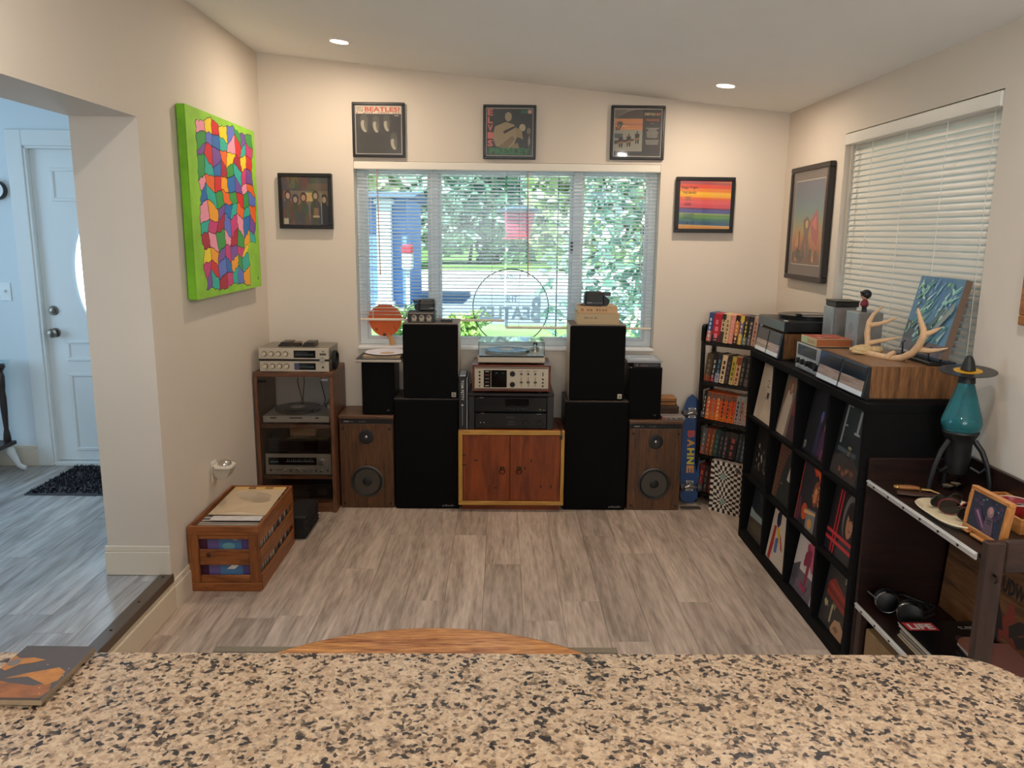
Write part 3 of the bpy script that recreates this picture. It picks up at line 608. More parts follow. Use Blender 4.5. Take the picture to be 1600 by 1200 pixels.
# dark ridged box between the crate and the stereo cabinet
t = thing('storage_case', 'black ridged case on the floor between crate and stereo cabinet', 'case', (-1.14, 4.52, 0)); L = t.location
obj('body', MB(L).box(-1.24, -1.115, 4.29, 4.6, 0, .14, .01), M('#151516', .5), t)
for i in range(6): obj('ridge', MB(L).box(-1.118, -1.108, 4.30, 4.59, .015+i*.022, .027+i*.022, .003), M('#1c1c1e', .5), t)

# ------------------------------------------------------------------ the stereo wall
BLK = M('#0d0d0e', .55); BLKG = M('#111113', .3); GRILLE = M('#0b0b0c', .9, var=.2, scale=300); SIL = M('#b9b3a6', .35, .6); SILK = M('#d0cbc0', .25, .8); CHROME = M('#cfcfd0', .15, 1)
def knob(mb, x, y, z, r, d, seg=18):
    """a turned knob whose axis points at the viewer"""
    return mb.lathe([(r, 0), (r, -d*.75), (r*.9, -d), (0, -d)], (x, y, z), 'y', seg)
# stereo cabinet with a glass door
cx0, cx1, cy, cyb, ch = -1.512, -1.03, 4.735, 5.12, .897
CAB = lambda ax: wood('#4a2c1c', '#7c5136', ax, .4, 8, 3, .08, 'cabinet_wood')
t = thing('stereo_cabinet', 'brown wooden stereo cabinet with a glass door and hi-fi on shelves', 'cabinet', ((cx0+cx1)/2, 4.93, 0)); L = t.location
obj('top_panel', MB(L).box(cx0, cx1, cy, cyb, ch-.03, ch, .003), CAB('x'), t)
for x in (cx0, cx1-.022): obj('side_panel', MB(L).box(x, x+.022, cy, cyb, 0, ch-.03, .002), CAB('z'), t)
obj('plinth', MB(L).box(cx0+.022, cx1-.022, cy+.012, cy+.03, 0, .06, .002), CAB('x'), t)
obj('bottom_panel', MB(L).box(cx0+.022, cx1-.022, cy+.01, cyb, .06, .078, .001), CAB('x'), t)
ZS1, ZS2 = .562, .232
for z in (ZS1, ZS2): obj('shelf', MB(L).box(cx0+.022, cx1-.022, cy+.03, cyb, z-.022, z, .001), CAB('x'), t)
obj('back_panel', MB(L).box(cx0+.022, cx1-.022, cyb-.008, cyb, .078, ZS1-.022), M('#2a1c14', .7), t)
gd = obj('glass_door', MB(L).box(cx0+.024, cx1-.024, cy+.002, cy+.007, .064, ch-.033, .001), glass('smoked_glass', '#ececec', .965, .02), t)
for z in (.09, .84): obj('hinge', MB(L).box(cx0+.026, cx0+.075, cy-.003, cy+.002, z-.008, z+.008, .001), M('#161616', .4, .6), gd)
obj('door_pull', MB(L).box(cx1-.07, cx1-.026, cy-.004, cy+.002, .845, .858, .001), CHROME, gd)
for x, sgn in ((-1.345, 1), (-1.30, -1), (-1.19, 1)):
    o = obj('power_cord', MB().tube([(x, 5.142, .99), (x+.012*sgn, 5.143, .88), (x-.006, 5.143, .76), (x+.02*sgn, 5.143, .64), (x, 5.14, .58)], .003, 6), M('#2a2624', .6)); tag(o, {-1.345: 'leftmost dark cord hanging on the wall behind the stereo cabinet', -1.30: 'middle dark cord hanging on the wall behind the stereo cabinet', -1.19: 'rightmost dark cord hanging on the wall behind the stereo cabinet'}[x], 'cord')
def turntable(label, x0, x1, y0, y1, z, plinth, mat_h, plat, lid=0, arm_x=None, group=None, dust=True, front=None):
    """record deck: plinth on feet, platter with record and spindle, pivoted arm, controls, lid"""
    t = thing('turntable', label, 'turntable', ((x0+x1)/2, (y0+y1)/2, z)); L = t.location; w = x1-x0; d = y1-y0
    for fx in (x0+.04, x1-.04):
        for fy in (y0+.04, y1-.04): obj('foot', MB(L).cyl((fx, fy, z), .018, .012, 'z', 14), BLK, t)
    z0 = z+.012; zt = z0+mat_h
    obj('plinth', MB(L).box(x0, x1, y0, y1, z0, zt, .004), plinth, t)
    pxx, pyy, pr = x0+w*.43, y0+d*.52, min(.152, d*.43)
    pl = obj('platter', MB(L).lathe([(pr*.98, zt-z+z), (pr, zt+.004), (pr, zt+.016), (pr*.97, zt+.02), (0, zt+.02)], (pxx, pyy, 0), 'z', 40), plat, t)
    obj('record', MB(L).lathe([(pr*.985, zt+.0205), (pr*.985, zt+.0225), (.05, zt+.0225), (0, zt+.0225)], (pxx, pyy, 0), 'z', 40), M('#141416', .25), pl)
    obj('record_label', MB(L).cyl((pxx, pyy, zt+.0226), .048, .0006, 'z', 24), M('#c9c2b4', .5), pl); obj('spindle', MB(L).cyl((pxx, pyy, zt+.022), .0035, .014, 'z', 10), CHROME, pl)
    ax_, ay_ = x0+w*.87, y0+d*.72
    ar = obj('tone_arm', MB(L).cyl((ax_, ay_, zt), .026, .03, 'z', 20).tube([(ax_+.004, ay_+.06, zt+.042), (ax_, ay_, zt+.042), (ax_-.01, ay_-.12, zt+.04), (ax_-.05, ay_-.19, zt+.034)], .0045, 8), SILK, t)
    obj('counterweight', MB(L).cyl((ax_+.004, ay_+.045, zt+.042), .014, .03, 'y', 16), BLKG, ar)
    obj('headshell', MB(L).box(ax_-.066, ax_-.044, ay_-.215, ay_-.182, zt+.024, zt+.036, .002), BLKG, ar)
    return t, L, z0, zt
# turntable on the cabinet's upper shelf
t, L, z0, zt = turntable('silver turntable with dark platter behind the glass door of the stereo cabinet', cx0+.034, cx1-.034, cy+.035, cyb-.02, ZS1, M('#bdb5a8', .4, .2), .042, M('#5a534a', .5))
obj('switch', MB(L).box(cx0+.08, cx0+.12, cy+.032, cy+.036, z0+.026, z0+.034, .001).box(cx0+.2, cx0+.28, cy+.032, cy+.036, z0+.026, z0+.034, .001).box(cx0+.36, cx0+.38, cy+.032, cy+.036, z0+.026, z0+.034, .001), M('#35312c', .4), t)
# receiver with a wide dial, tape deck on it, parcel on that
x0, x1 = -1.475, -1.062; y0 = cy+.035
t = thing('receiver', 'silver receiver with wide black tuning dial on the cabinet lower shelf', 'receiver', ((x0+x1)/2, y0+.14, ZS2)); L = t.location; z0 = ZS2
obj('case', MB(L).box(x0, x1, y0+.012, cyb-.03, z0+.006, z0+.138, .003), M('#3a2c22', .5), t)
obj('foot', MB(L).box(x0+.03, x0+.07, y0+.04, y0+.08, z0, z0+.006).box(x1-.07, x1-.03, y0+.04, y0+.08, z0, z0+.006), BLK, t)
fp_ = obj('faceplate', MB(L).box(x0, x1, y0, y0+.012, z0+.005, z0+.14, .003), SIL, t)
a = Art((x0, y0, z0+.005), (x1-x0, 0, 0), (0, 0, .135), L); a.rect(.05, .47, .78, .83, M('#0a0a0c', .15)).rect(.3, .62, .74, .64, '#9a9a9a')
for i in range(14): a.rect(.34+i*.029, .65, .345+i*.029, .72 if i % 3 else .76, '#b8b8b4')
a.rect(.08, .6, .2, .66, '#5a7f9a').rect(.15, .22, .24, .25, '#4a4640'); a.done('tuning_dial', t)
obj('knob', knob(MB(L), x0+.35, y0, z0+.088, .02, .02), SILK, t)
for i, x in enumerate((.035, .125, .16, .2, .245, .285, .318, .35, .39)): obj('knob', knob(MB(L), x0+x, y0, z0+.036, (.006, .008, .011, .013, .011, .012, .006, .011, .005)[i], .014), SILK if i not in (0, 6, 8) else BLKG, t)
t = thing('tape_deck', 'black hi-fi deck stacked on the silver wide dial receiver', 'hi-fi deck', (-1.27, y0+.15, ZS2+.141)); L = t.location; z1 = ZS2+.141
obj('case', MB(L).box(-1.465, -1.075, y0+.02, cyb-.04, z1, z1+.098, .003), BLKG, t)
obj('front_panel', MB(L).box(-1.465, -1.075, y0+.014, y0+.02, z1+.002, z1+.096, .002), M('#17171a', .25), t)
for i in range(5): obj('button', MB(L).box(-1.45, -1.34, y0+.011, y0+.014, z1+.016+i*.016, z1+.022+i*.016, .001), M('#26262a', .3), t)
obj('cassette_window', MB(L).box(-1.24, -1.14, y0+.011, y0+.014, z1+.02, z1+.082, .002), M('#08080a', .1), t)
o = obj('parcel', MB().box(-1.33, -1.17, y0+.06, y0+.24, z1+.1, z1+.148, .003), M('#8a684a', .8, var=.1, scale=30)); tag(o, 'small brown cardboard parcel on the black deck behind the glass', 'box')
t = thing('video_player', 'dark boxy player on the bottom of the stereo cabinet', 'player', (-1.26, y0+.16, .078)); L = t.location
obj('case', MB(L).box(-1.47, -1.07, y0+.02, cyb-.05, .08, .165, .004), M('#1b1614', .4), t); obj('slot', MB(L).box(-1.4, -1.2, y0+.016, y0+.02, .125, .145, .001), M('#050505', .3), t); obj('label_strip', MB(L).box(-1.16, -1.1, y0+.017, y0+.02, .1, .14, .001), M('#3a322c', .4), t)
# the two stacked silver units on the cabinet
def silver_unit(label, z, h, x0, x1, strip):
    t = thing('amplifier', label, 'amplifier', ((x0+x1)/2, 4.9, z)); L = t.location; y0 = cy+.012
    obj('case', MB(L).box(x0+.004, x1-.004, y0+.01, 5.03, z+.004, z+h, .003), M('#8c867c', .4, .5), t)
    for fx in (x0+.03, x1-.05): obj('foot', MB(L).box(fx, fx+.02, y0+.03, y0+.05, z, z+.004).box(fx, fx+.02, 4.98, 5.0, z, z+.004), BLK, t)
    obj('faceplate', MB(L).box(x0, x1, y0, y0+.011, z+.002, z+h, .002), M('#c4baa8', .38, .45), t)
    for i in range(4): kz = z+h*.52; kb = obj('knob', MB(L).lathe([(.0125, -.003), (.012, -.017), (.0, -.018)], (x0+.035+i*.043, y0, kz), 'y', 20), M('#d8cdb8', .3, .6), t); obj('knob_ring', MB(L).lathe([(.0165, 0), (.0165, -.003), (0, -.0032)], (x0+.035+i*.043, y0, kz), 'y', 20), M('#6a5c48', .5), kb)
    a = Art((x0, y0, z), (x1-x0, 0, 0), (0, 0, h), L)
    a.rect(.5, .2, .81, .82, M('#0a0b0e', .12)).rect(.53, .64, .7, .66, '#3f5a6a')
    for i in range(11): a.rect(.53+i*.024, .42, .535+i*.024, .54, '#7f96a0')
    if strip: a.rect(.87, .42, .96, .6, '#4b463e').rect(.905, .7, .93, .78, '#3a362f')
    else: a.rect(.5, .2, .57, .82, M('#4a4f6a', .2)).ell(.915, .45, .016, .09, '#17140f').rect(.09, .14, .13, .18, '#4a453c').marks(.135, .14, .05, .045, '#5a5348')
    a.done('display', t)
    if strip:
        obj('button_strip', MB(L).box(x0, x1, y0-.004, y0+.006, z-.004, z+.008, .002), M('#1a1714', .3), t)
        obj('volume_knob', knob(MB(L), x1-.037, y0-.004, z+.004, .0165, .022), SILK, t)
    return t
ZC = ch
silver_unit('lower silver amplifier of the stacked pair on the stereo cabinet', ZC, .068, -1.472, -1.052, False)
silver_unit('upper silver amplifier with dark button strip on the stereo cabinet', ZC+.073, .073, -1.476, -1.050, True)
zt = ZC+.073+.073
for x, lb in ((-1.335, 'left dark wedge shaped box on the upper silver amplifier'), (-1.19, 'right dark wedge shaped box on the upper silver amplifier')):
    t = thing('mini_speaker', lb, 'small box', (x, 4.86, zt)); L = t.location
    obj('body', MB(L).prism([(x-.045, zt), (x+.035, zt), (x+.035, zt+.028), (x-.02, zt+.028)], 'y', 4.82, 4.92), M('#2b2420', .4), t); obj('rim', MB(L).box(x+.03, x+.038, 4.818, 4.922, zt, zt+.03, .002), M('#46382e', .4), t)
t = thing('adapter_block', 'small brown block between the two wedges on the silver amplifier', 'small box', (-1.262, 4.86, zt)); L = t.location
obj('body', MB(L).box(-1.283, -1.243, 4.83, 4.88, zt, zt+.02, .002), M('#3a2f28', .5), t); obj('cap', MB(L).box(-1.287, -1.239, 4.826, 4.884, zt+.02, zt+.025, .002), M('#5b4a3c', .5), t)
t = thing('cable_coil', 'black coiled cable leaning on the right side of the silver amplifiers', 'cable', (-1.03, 4.86, ZC)); L = t.location
for k in range(4): obj('loop', MB(L).tube([(-1.043+k*.005+.002*sin(j), 4.86+.052*cos(j*pi/14), ZC+.062+.056*sin(j*pi/14)) for j in range(29)], .0042, 6), M('#121112', .5), t)

def wood_speaker(label, x0, x1, y0, h):
    """floor speaker without its grille: walnut baffle, cone woofer, tweeter, four grille sockets"""
    t = thing('wooden_speaker', label, 'speaker', ((x0+x1)/2, y0+.14, 0), 0, 'woodgrain floor speakers'); L = t.location; yb = 5.12; W = x1-x0
    sd = wood('#3a2415', '#62422a', 'z', .4, 9, 3, .06, 'speaker_walnut'); tp_ = wood('#4a2f1d', '#6f4d33', 'x', .4, 9, 3, .06, 'speaker_walnut_top')
    obj('cabinet', MB(L).box(x0, x1, y0+.012, yb, 0, h-.022, .002), sd, t); obj('top_panel', MB(L).box(x0-.003, x1+.003, y0, yb, h-.021, h, .002), tp_, t)
    obj('recess', MB(L).box(x0+.01, x1-.01, y0+.007, y0+.0125, h-.052, h-.0215), M('#0c0b0b', .6), t)
    a = Art((x0+.03, y0+.007, h-.044), (.14, 0, 0), (0, 0, .01), L); a.rect(0, .1, .25, .9, '#8a8378').marks(.3, .15, .7, .7, '#6a645c'); a.done('name_plate', t)
    obj('baffle', MB(L).box(x0+.004, x1-.004, y0+.002, y0+.012, .002, h-.053, .001), wood('#3b2414', '#6a4528', 'z', .42, 12, 3.2, .05, 'baffle_walnut'), t)
    xc = (x0+x1)/2; zt, zw = h-.137, .178
    tw = obj('tweeter', MB(L).lathe([(.046, .002), (.046, -.004), (.040, -.006), (.016, -.002), (0, -.001)], (xc, y0, zt), 'y', 28), M('#1a1a1c', .45), t)
    obj('dome', MB(L).ball((xc, y0-.002, zt), .011, .007, .011), CHROME, tw)
    wf = obj('woofer', MB(L).lathe([(.103, .002), (.105, -.006), (.097, -.010), (.093, -.006)], (xc, y0, zw), 'y', 36), M('#4f4b46', .4, .5), t)
    obj('surround', MB(L).lathe([(.094, -.005), (.088, -.010), (.08, -.005)], (xc, y0, zw), 'y', 36), M('#1b1a19', .6), wf)
    obj('cone', MB(L).lathe([(.081, -.005), (.035, .0005), (.030, .0012)], (xc, y0, zw), 'y', 36), M('#3d3a36', .7), wf)
    obj('dust_cap', MB(L).ball((xc, y0-.001, zw), .032, .014, .032), M('#151415', .6), wf)
    for x in (x0+.025, x1-.025):
        for z in (.03, h-.085): obj('grille_socket', MB(L).lathe([(.008, .002), (.008, -.002), (.004, -.002), (0, 0)], (x, y0, z), 'y', 12), M('#0e0d0d', .5), t)
    return t
wood_speaker('walnut floor speaker with exposed cone beside the stereo cabinet', -1.022, -.678, 4.83, .607)
wood_speaker('walnut floor speaker with exposed cone beside the blue skateboard', .812, 1.15, 4.815, .592)
def small_speaker(label, x0, x1, y0, z, h):
    t = thing('bookshelf_speaker', label, 'speaker', ((x0+x1)/2, y0+.1, z), 0, 'small black speakers'); L = t.location
    obj('cabinet', MB(L).box(x0, x1, y0+.014, 5.11, z, z+h, .003), M('#1a1413', .4), t); obj('grille', MB(L).box(x0+.002, x1-.002, y0, y0+.013, z+.002, z+h-.002, .005), GRILLE, t)
    obj('badge', MB(L).box(x1-.05, x1-.03, y0-.002, y0, z+.02, z+.032, .001), M('#3b3b3e', .3, 1), t); return t
small_speaker('small black speaker with books and an orange fan behind, on the left walnut speaker', -.878, -.672, 4.862, .608, .336)
small_speaker('small black speaker with magazines on top, on the right walnut speaker', .803, 1.012, 4.85, .593, .331)
def tower(label, x0, x1, y0, z, h, side, top, badge, name='tower_speaker'):
    t = thing(name, label, 'speaker', ((x0+x1)/2, y0+.14, z)); L = t.location
    obj('cabinet', MB(L).box(x0, x1, y0+.02, 5.12, z, z+h, .003), side, t); obj('top_panel', MB(L).box(x0, x1, y0+.004, 5.12, z+h-.001, z+h+.004, .001), top, t)
    obj('grille', MB(L).box(x0+.001, x1-.001, y0, y0+.019, z+.003, z+h-.004, .006), GRILLE, t)
    if badge == 'square':
        bd = obj('badge', MB(L).box(x1-.042, x1-.014, y0-.003, y0, z+.012, z+.042, .001), M('#bdb7a4', .35, .7), t)
        a = Art((x1-.042, y0-.003, z+.012), (.028, 0, 0), (0, 0, .03), L); a.rect(.3, .6, .7, .75, '#4a463c').rect(.25, .3, .75, .5, '#5a564a'); a.done('badge_print', t)
    if badge == 'script':
        a = Art((x1-.105, y0, z+.014), (.075, 0, 0), (0, 0, .018), L); a.text('polkaudio', 0, 0, 1, 1, '#8d8d90'); a.done('badge_lettering', t)
    return t
BW = M('#171212', .45); GW = M('#8f8378', .5, var=.08, scale=12); TW = M('#3a302b', .4)
tower('left lower black tower speaker with cloth grille standing on the floor', -.67, -.266, 4.815, 0, .717, BW, TW, 'script')
tower('left upper black speaker with camera and box on top, stacked on tower', -.612, -.268, 4.822, .721, .469, M('#b9a894', .5), M('#77685c', .5), 'square', 'upper_speaker')
tower('right lower black tower speaker with cloth grille standing on the floor', .402, .80, 4.808, 0, .710, BW, TW, 'script')
tower('right upper black speaker with two books on top, stacked on tower', .424, .772, 4.84, .714, .474, M('#b9a894', .5), M('#77685c', .5), 'square', 'upper_speaker')

# ---- pine cupboard and the stack on it
KY = 4.765
a0, a1 = P(716, 670, 'y', KY), P(880, 786, 'y', KY); kx0, kx1, kz0, kz1 = a0.x, a1.x, .045, .532
t = thing('pine_cupboard', 'low orange pine cupboard with two doors, ring pulls and blond edging', 'cupboard', ((kx0+kx1)/2, 4.95, 0)); L = t.location
PINE = lambda ax: wood('#66290b', '#934414', ax, .38, 7, 2.4, .06, 'pine', fine=.2); BLOND = lambda ax: wood('#a8772f', '#c99a4c', ax, .45, 9, 3, .05, 'blond_edge')
obj('carcass', MB(L).box(kx0+.002, kx1-.002, KY+.022, 5.135, kz0, kz1-.004), M('#6b3a1c', .5), t); obj('top_panel', MB(L).box(kx0, kx1, KY+.022, 5.135, kz1-.004, kz1, .001), PINE('x'), t)
for (x0, x1, z0, z1, ax) in ((kx0, kx1, kz1-.028, kz1-.0, 'x'), (kx0, kx1, kz0, kz0+.026, 'x'), (kx0, kx0+.026, kz0+.026, kz1-.028, 'z'), (kx1-.022, kx1, kz0+.026, kz1-.028, 'z')):
    obj('edge_strip', MB(L).box(x0, x1, KY, KY+.022, z0, z1, .003), BLOND(ax), t)
obj('toe_board', MB(L).box(kx0+.02, kx1-.02, KY+.05, KY+.07, 0, kz0), PINE('x'), t)
xm = P(797, 720, 'y', KY).x
for x0, x1, sg in ((kx0+.028, xm-.001, -1), (xm+.001, kx1-.024, 1)):
    d = obj('door', MB(L).box(x0, x1, KY+.004, KY+.021, kz0+.028, kz1-.03, .003), PINE('z'), t)
    px_ = P(785 if sg < 0 else 811, 735, 'y', KY); rx, rz_ = px_.x, px_.z
    g = MB(L).lathe([(.014, 0), (.012, -.004), (.006, -.007), (0, -.008)], (rx, KY+.004, rz_+.012), 'y', 16).tube([(rx+.016*sin(j*pi/10), KY-.006, rz_-.006-.017*cos(j*pi/10)) for j in range(21)], .0028, 6)
    obj('ring_pull', g, M('#4a372a', .35, 1), d)
    rn = random.Random(11+sg)
    for kx, kz in (((.02, .70), (.28, .62), (.03, .55), (.7, .2)) if sg < 0 else ((.42, .62), (.62, .22), (.82, .22), (.3, .5))):
        w_ = x1-x0; h_ = kz1-kz0-.06; obj('knot', MB(L).prism([(x0+w_*kx+.008*cos(j*pi/5)*(1.6 if sg < 0 else .6), kz0+.03+h_*kz+.006*sin(j*pi/5)*(.8 if sg < 0 else 2)) for j in range(10)], 'y', KY+.0032, KY+.006), M('#2a1008', .5), d)
o = obj('audio_cable', MB().tube([(.36, 5.0, kz1+.006), (.37, 4.9, kz1+.005), (.372, 4.79, kz1+.005), (.378, KY-.006, kz1-.002), (.376, KY-.008, kz1-.03)], .004, 6)
   .box(.369, .384, KY-.014, KY-.003, kz1-.05, kz1-.028, .002), M('#2a2a2a', .4)); tag(o, 'short dark cable hanging over right front corner of pine cupboard', 'cable')
# black rack with the tape player and the amplifier
SY = 4.79; q0, q1 = P(731, 616, 'y', SY), P(866, 619, 'y', SY); sx0, sx1 = q0.x, q1.x; sz = P(800, 615, 'y', SY).z
t = thing('component_rack', 'black open rack holding two black hi-fi units on pine cupboard', 'rack', ((sx0+sx1)/2, 4.95, kz1)); L = t.location
obj('top_board', MB(L).box(sx0, sx1, SY, 5.12, sz-.018, sz, .003), M('#1e1a1b', .3), t)
for x0 in (sx0+.002, sx1-.042): obj('side_board', MB(L).box(x0, x0+.04, SY+.006, 5.11, kz1, sz-.018, .003), M('#202022', .35), t)
ux0, ux1 = sx0+.045, sx1-.045; zm = kz1+(sz-.018-kz1)*.52
t = thing('amplifier', 'black amplifier with two round knobs in the lower half of black rack', 'amplifier', (0.06, 4.95, kz1)); L = t.location
obj('case', MB(L).box(ux0, ux1, SY+.02, 5.09, kz1+.006, zm-.008, .003), BLK, t); obj('front_panel', MB(L).box(ux0, ux1, SY+.012, SY+.02, kz1+.006, zm-.008, .002), M('#141416', .3), t)
for fx in (ux0+.03, ux1-.05): obj('foot', MB(L).box(fx, fx+.02, SY+.04, SY+.06, kz1, kz1+.006).box(fx, fx+.02, 5.03, 5.05, kz1, kz1+.006), BLK, t)
W = ux1-ux0
for kx in (.71, .9): obj('knob', knob(MB(L), ux0+W*kx, SY+.012, kz1+.042, .019, .014), M('#1d1d20', .25), t)
for kx in (.075, .125): obj('jack', MB(L).lathe([(.004, 0), (.004, -.002), (.002, -.002), (.002, .001)], (ux0+W*kx, SY+.0118, kz1+.044), 'y', 10), CHROME, t)
a = Art((ux0, SY+.012, kz1), (W, 0, 0), (0, 0, zm-kz1), L); a.marks(.44, .68, .13, .06, '#6e6e70').rect(.47, .42, .54, .46, '#56565a').rect(.45, .28, .56, .32, '#4a4a4e').rect(.86, .88, .93, .92, '#77777a').rect(.08, .9, .13, .94, '#8a5a4a'); a.done('front_print', t)
t = thing('video_recorder', 'black video recorder in the upper half of black rack', 'video recorder', (0.06, 4.95, zm)); L = t.location
obj('case', MB(L).box(ux0, ux1, SY+.018, 5.09, zm+.004, sz-.026, .003), BLK, t); obj('front_panel', MB(L).box(ux0-.002, ux1+.002, SY+.010, SY+.018, zm+.003, sz-.025, .002), M('#121214', .25), t)
for fx in (ux0+.03, ux1-.05): obj('foot', MB(L).box(fx, fx+.02, SY+.04, SY+.06, zm-.0078, zm+.004).box(fx, fx+.02, 5.03, 5.05, zm-.0078, zm+.004), BLK, t)
obj('tape_flap', MB(L).box(ux0+W*.06, ux0+W*.38, SY+.007, SY+.010, zm+.05, sz-.034, .001), M('#1a1a1d', .2), t); obj('display_window', MB(L).box(ux0+W*.42, ux0+W*.75, SY+.008, SY+.010, zm+.04, sz-.036, .001), M('#060608', .08), t)
for i in range(6): obj('button', MB(L).box(ux0+W*(.42+i*.055), ux0+W*(.46+i*.055), SY+.007, SY+.010, zm+.018, zm+.026, .001), M('#2a2a2d', .3), t)
a = Art((ux0, SY+.010, zm), (W, 0, 0), (0, 0, sz-zm-.02), L); a.marks(.05, .88, .07, .06, '#8e8e90').rect(.9, .14, .92, .2, '#8a7a3a').rect(.95, .12, .97, .16, '#9a9a9a'); a.done('front_print', t)
# wooden-cased receiver
RY = 4.80; q0, q1 = P(738, 570, 'y', RY), P(861, 571, 'y', RY); rx0, rx1, rz1 = q0.x, q1.x, q0.z; rz0 = sz
t = thing('receiver', 'wood cased silver receiver with sliders and a black window on the rack', 'receiver', ((rx0+rx1)/2, 4.95, rz0)); L = t.location
RW = wood('#4a1f12', '#7a3a24', 'x', .3, 9, 3, .05, 'receiver_wood', coat=.4)
for z0, z1 in ((rz0+.012, rz0+.02), (rz1-.012, rz1)): obj('wood_panel', MB(L).box(rx0, rx1, RY, 5.12, z0, z1, .002), RW, t)
for x0 in (rx0, rx1-.012): obj('wood_side', MB(L).box(x0, x0+.012, RY, 5.12, rz0+.02, rz1-.012, .002), RW, t)
for fx in (rx0+.05, rx1-.08):
    obj('foot', MB(L).box(fx, fx+.03, RY+.04, RY+.07, rz0, rz0+.012).box(fx, fx+.03, 5.05, 5.08, rz0, rz0+.012), BLK, t)
fx0, fx1, fz0, fz1 = rx0+.013, rx1-.013, rz0+.021, rz1-.013; W = fx1-fx0; Hh = fz1-fz0; FY = RY+.006
obj('faceplate', MB(L).box(fx0, fx1, FY, 5.11, fz0, fz1, .002), M('#c0b49e', .38, .35), t)
a = Art((fx0, FY, fz0), (W, 0, 0), (0, 0, Hh), L)
a.rect(.01, .93, .99, .97, '#4a1a12').rect(.01, .02, .99, .06, '#3a1a14').rect(.125, .1, .22, .86, M('#151114', .15)).rect(.225, .1, .435, .86, M('#060608', .08))
for i, c in enumerate(('#c9bfae', '#9a3a32', '#8a8078', '#7a6a60', '#c9c2b4')): a.rect(.145, .78-i*.155, .195, .81-i*.155, c)
a.rect(.28, .72, .31, .74, '#5a6a72').rect(.37, .72, .4, .74, '#5a6a72')
for i in range(3): a.rect(.628+i*.094, .14, .634+i*.094, .56, '#2a2420'); a.rect(.6+i*.094, .8, .65+i*.094, .83, '#7a6f60')
a.done('front_print', t)
for i in range(4): obj('button', knob(MB(L), fx0+W*.07, FY, fz0+Hh*(.77-i*.15), .0062, .006, 12), BLKG, t)
obj('button', knob(MB(L), fx0+W*.07, FY, fz0+Hh*.16, .0045, .005, 12), BLKG, t)
for z in (.71, .24): obj('knob', knob(MB(L), fx0+W*.512, FY, fz0+Hh*z, .0165, .018), M('#171518', .25), t)
for i in range(3):
    obj('switch', knob(MB(L), fx0+W*(.63+i*.094), FY, fz0+Hh*.7, .007, .012, 12), M('#4a443c', .3, .6), t); obj('slider', MB(L).box(fx0+W*(.61+i*.094), fx0+W*(.652+i*.094), FY-.01, FY-.0008, fz0+Hh*.3, fz0+Hh*.38, .002), M('#5f574b', .3, .4), t)
obj('button', MB(L).box(fx0+W*.917, fx0+W*.928, FY-.006, FY, fz0+Hh*.6, fz0+Hh*.78, .002), BLKG, t)
for z in (.47, .32, .17): obj('button', knob(MB(L), fx0+W*.922, FY, fz0+Hh*z, .006, .006, 12), M('#3a1f1a', .3), t)
# turntable with a clear lid on top
TY = 4.81; q0, q1 = P(746, 566, 'y', TY), P(852, 567, 'y', TY); tx0, tx1 = q0.x, q1.x
t, L, z0, zt = turntable('silver turntable under a clear dust cover on the wood cased receiver', tx0, tx1, TY, 5.13, rz1, M('#b5a995', .35, .4), .038, M('#a8adb2', .3, .5))
obj('control_strip', MB(L).box(tx0+.01, tx1-.01, TY-.001, TY+.02, zt-.002, zt+.006, .001), M('#1a1a1c', .3), t)
zl = P(800, 536, 'y', TY+.01).z
lid = glass('clear_acrylic', '#f8fcfd', .96, .02)
g = MB(L).box(tx0+.004, tx1-.004, TY+.022, TY+.025, zt+.002, zl).box(tx0+.004, tx1-.004, 5.117, 5.12, zt+.002, zl).box(tx0+.004, tx0+.007, TY+.025, 5.117, zt+.002, zl).box(tx1-.007, tx1-.004, TY+.025, 5.117, zt+.002, zl).box(tx0+.004, tx1-.004, TY+.022, 5.12, zl, zl+.003)
obj('dust_cover', g, lid, t, 'clear acrylic cover'); obj('cover_edge', MB(L).tube([(tx0+.005, TY+.021, zl+.002), (tx1-.005, TY+.021, zl+.002)], .0012, 6).tube([(tx0+.005, TY+.021, zt+.002), (tx0+.005, TY+.021, zl)], .0012, 6).tube([(tx1-.005, TY+.021, zt+.002), (tx1-.005, TY+.021, zl)], .0012, 6), M('#2b3338', .2), t)
# books standing beside the rack
b0, b1, b2 = P(716, 660, 'y', KY+.03), P(728, 588, 'y', KY+.03), P(738, 600, 'y', KY+.03)
def book(name, label, x0, x1, y0, y1, z0, z1, cover, pages='#d8d0c0', open_side='x', cat='book', group=None):
    """a closed book: two boards and a spine round a block of pages; open_side tells where the spine is"""
    t = thing(name, label, cat, ((x0+x1)/2, (y0+y1)/2, z0), 0, group); L = t.location; c = M(cover, .45); e = .003
    if open_side == 'up':       # standing, spine towards the viewer
        obj('cover', MB(L).box(x0, x0+e, y0, y1, z0, z1, .001).box(x1-e, x1, y0, y1, z0, z1, .001).box(x0, x1, y0, y0+e, z0, z1, .001), c, t); obj('pages', MB(L).box(x0+e, x1-e, y0+e, y1-.004, z0+.003, z1-.003), M(pages, .8), t)
    else:                       # lying, spine towards the viewer (y) or the page edge towards him (p)
        sp = (y0, y0+e) if open_side == 'y' else (y1-e, y1)
        obj('cover', MB(L).box(x0, x1, y0, y1, z0, z0+e, .001).box(x0, x1, y0, y1, z1-e, z1, .001).box(x0, x1, sp[0], sp[1], z0+e, z1-e), c, t); obj('pages', MB(L).box(x0+.003, x1-.003, y0+(e if open_side == 'y' else .004), y1-(.004 if open_side == 'y' else e), z0+e, z1-e), M(pages, .8, var=.05, scale=80), t)
    return t, L
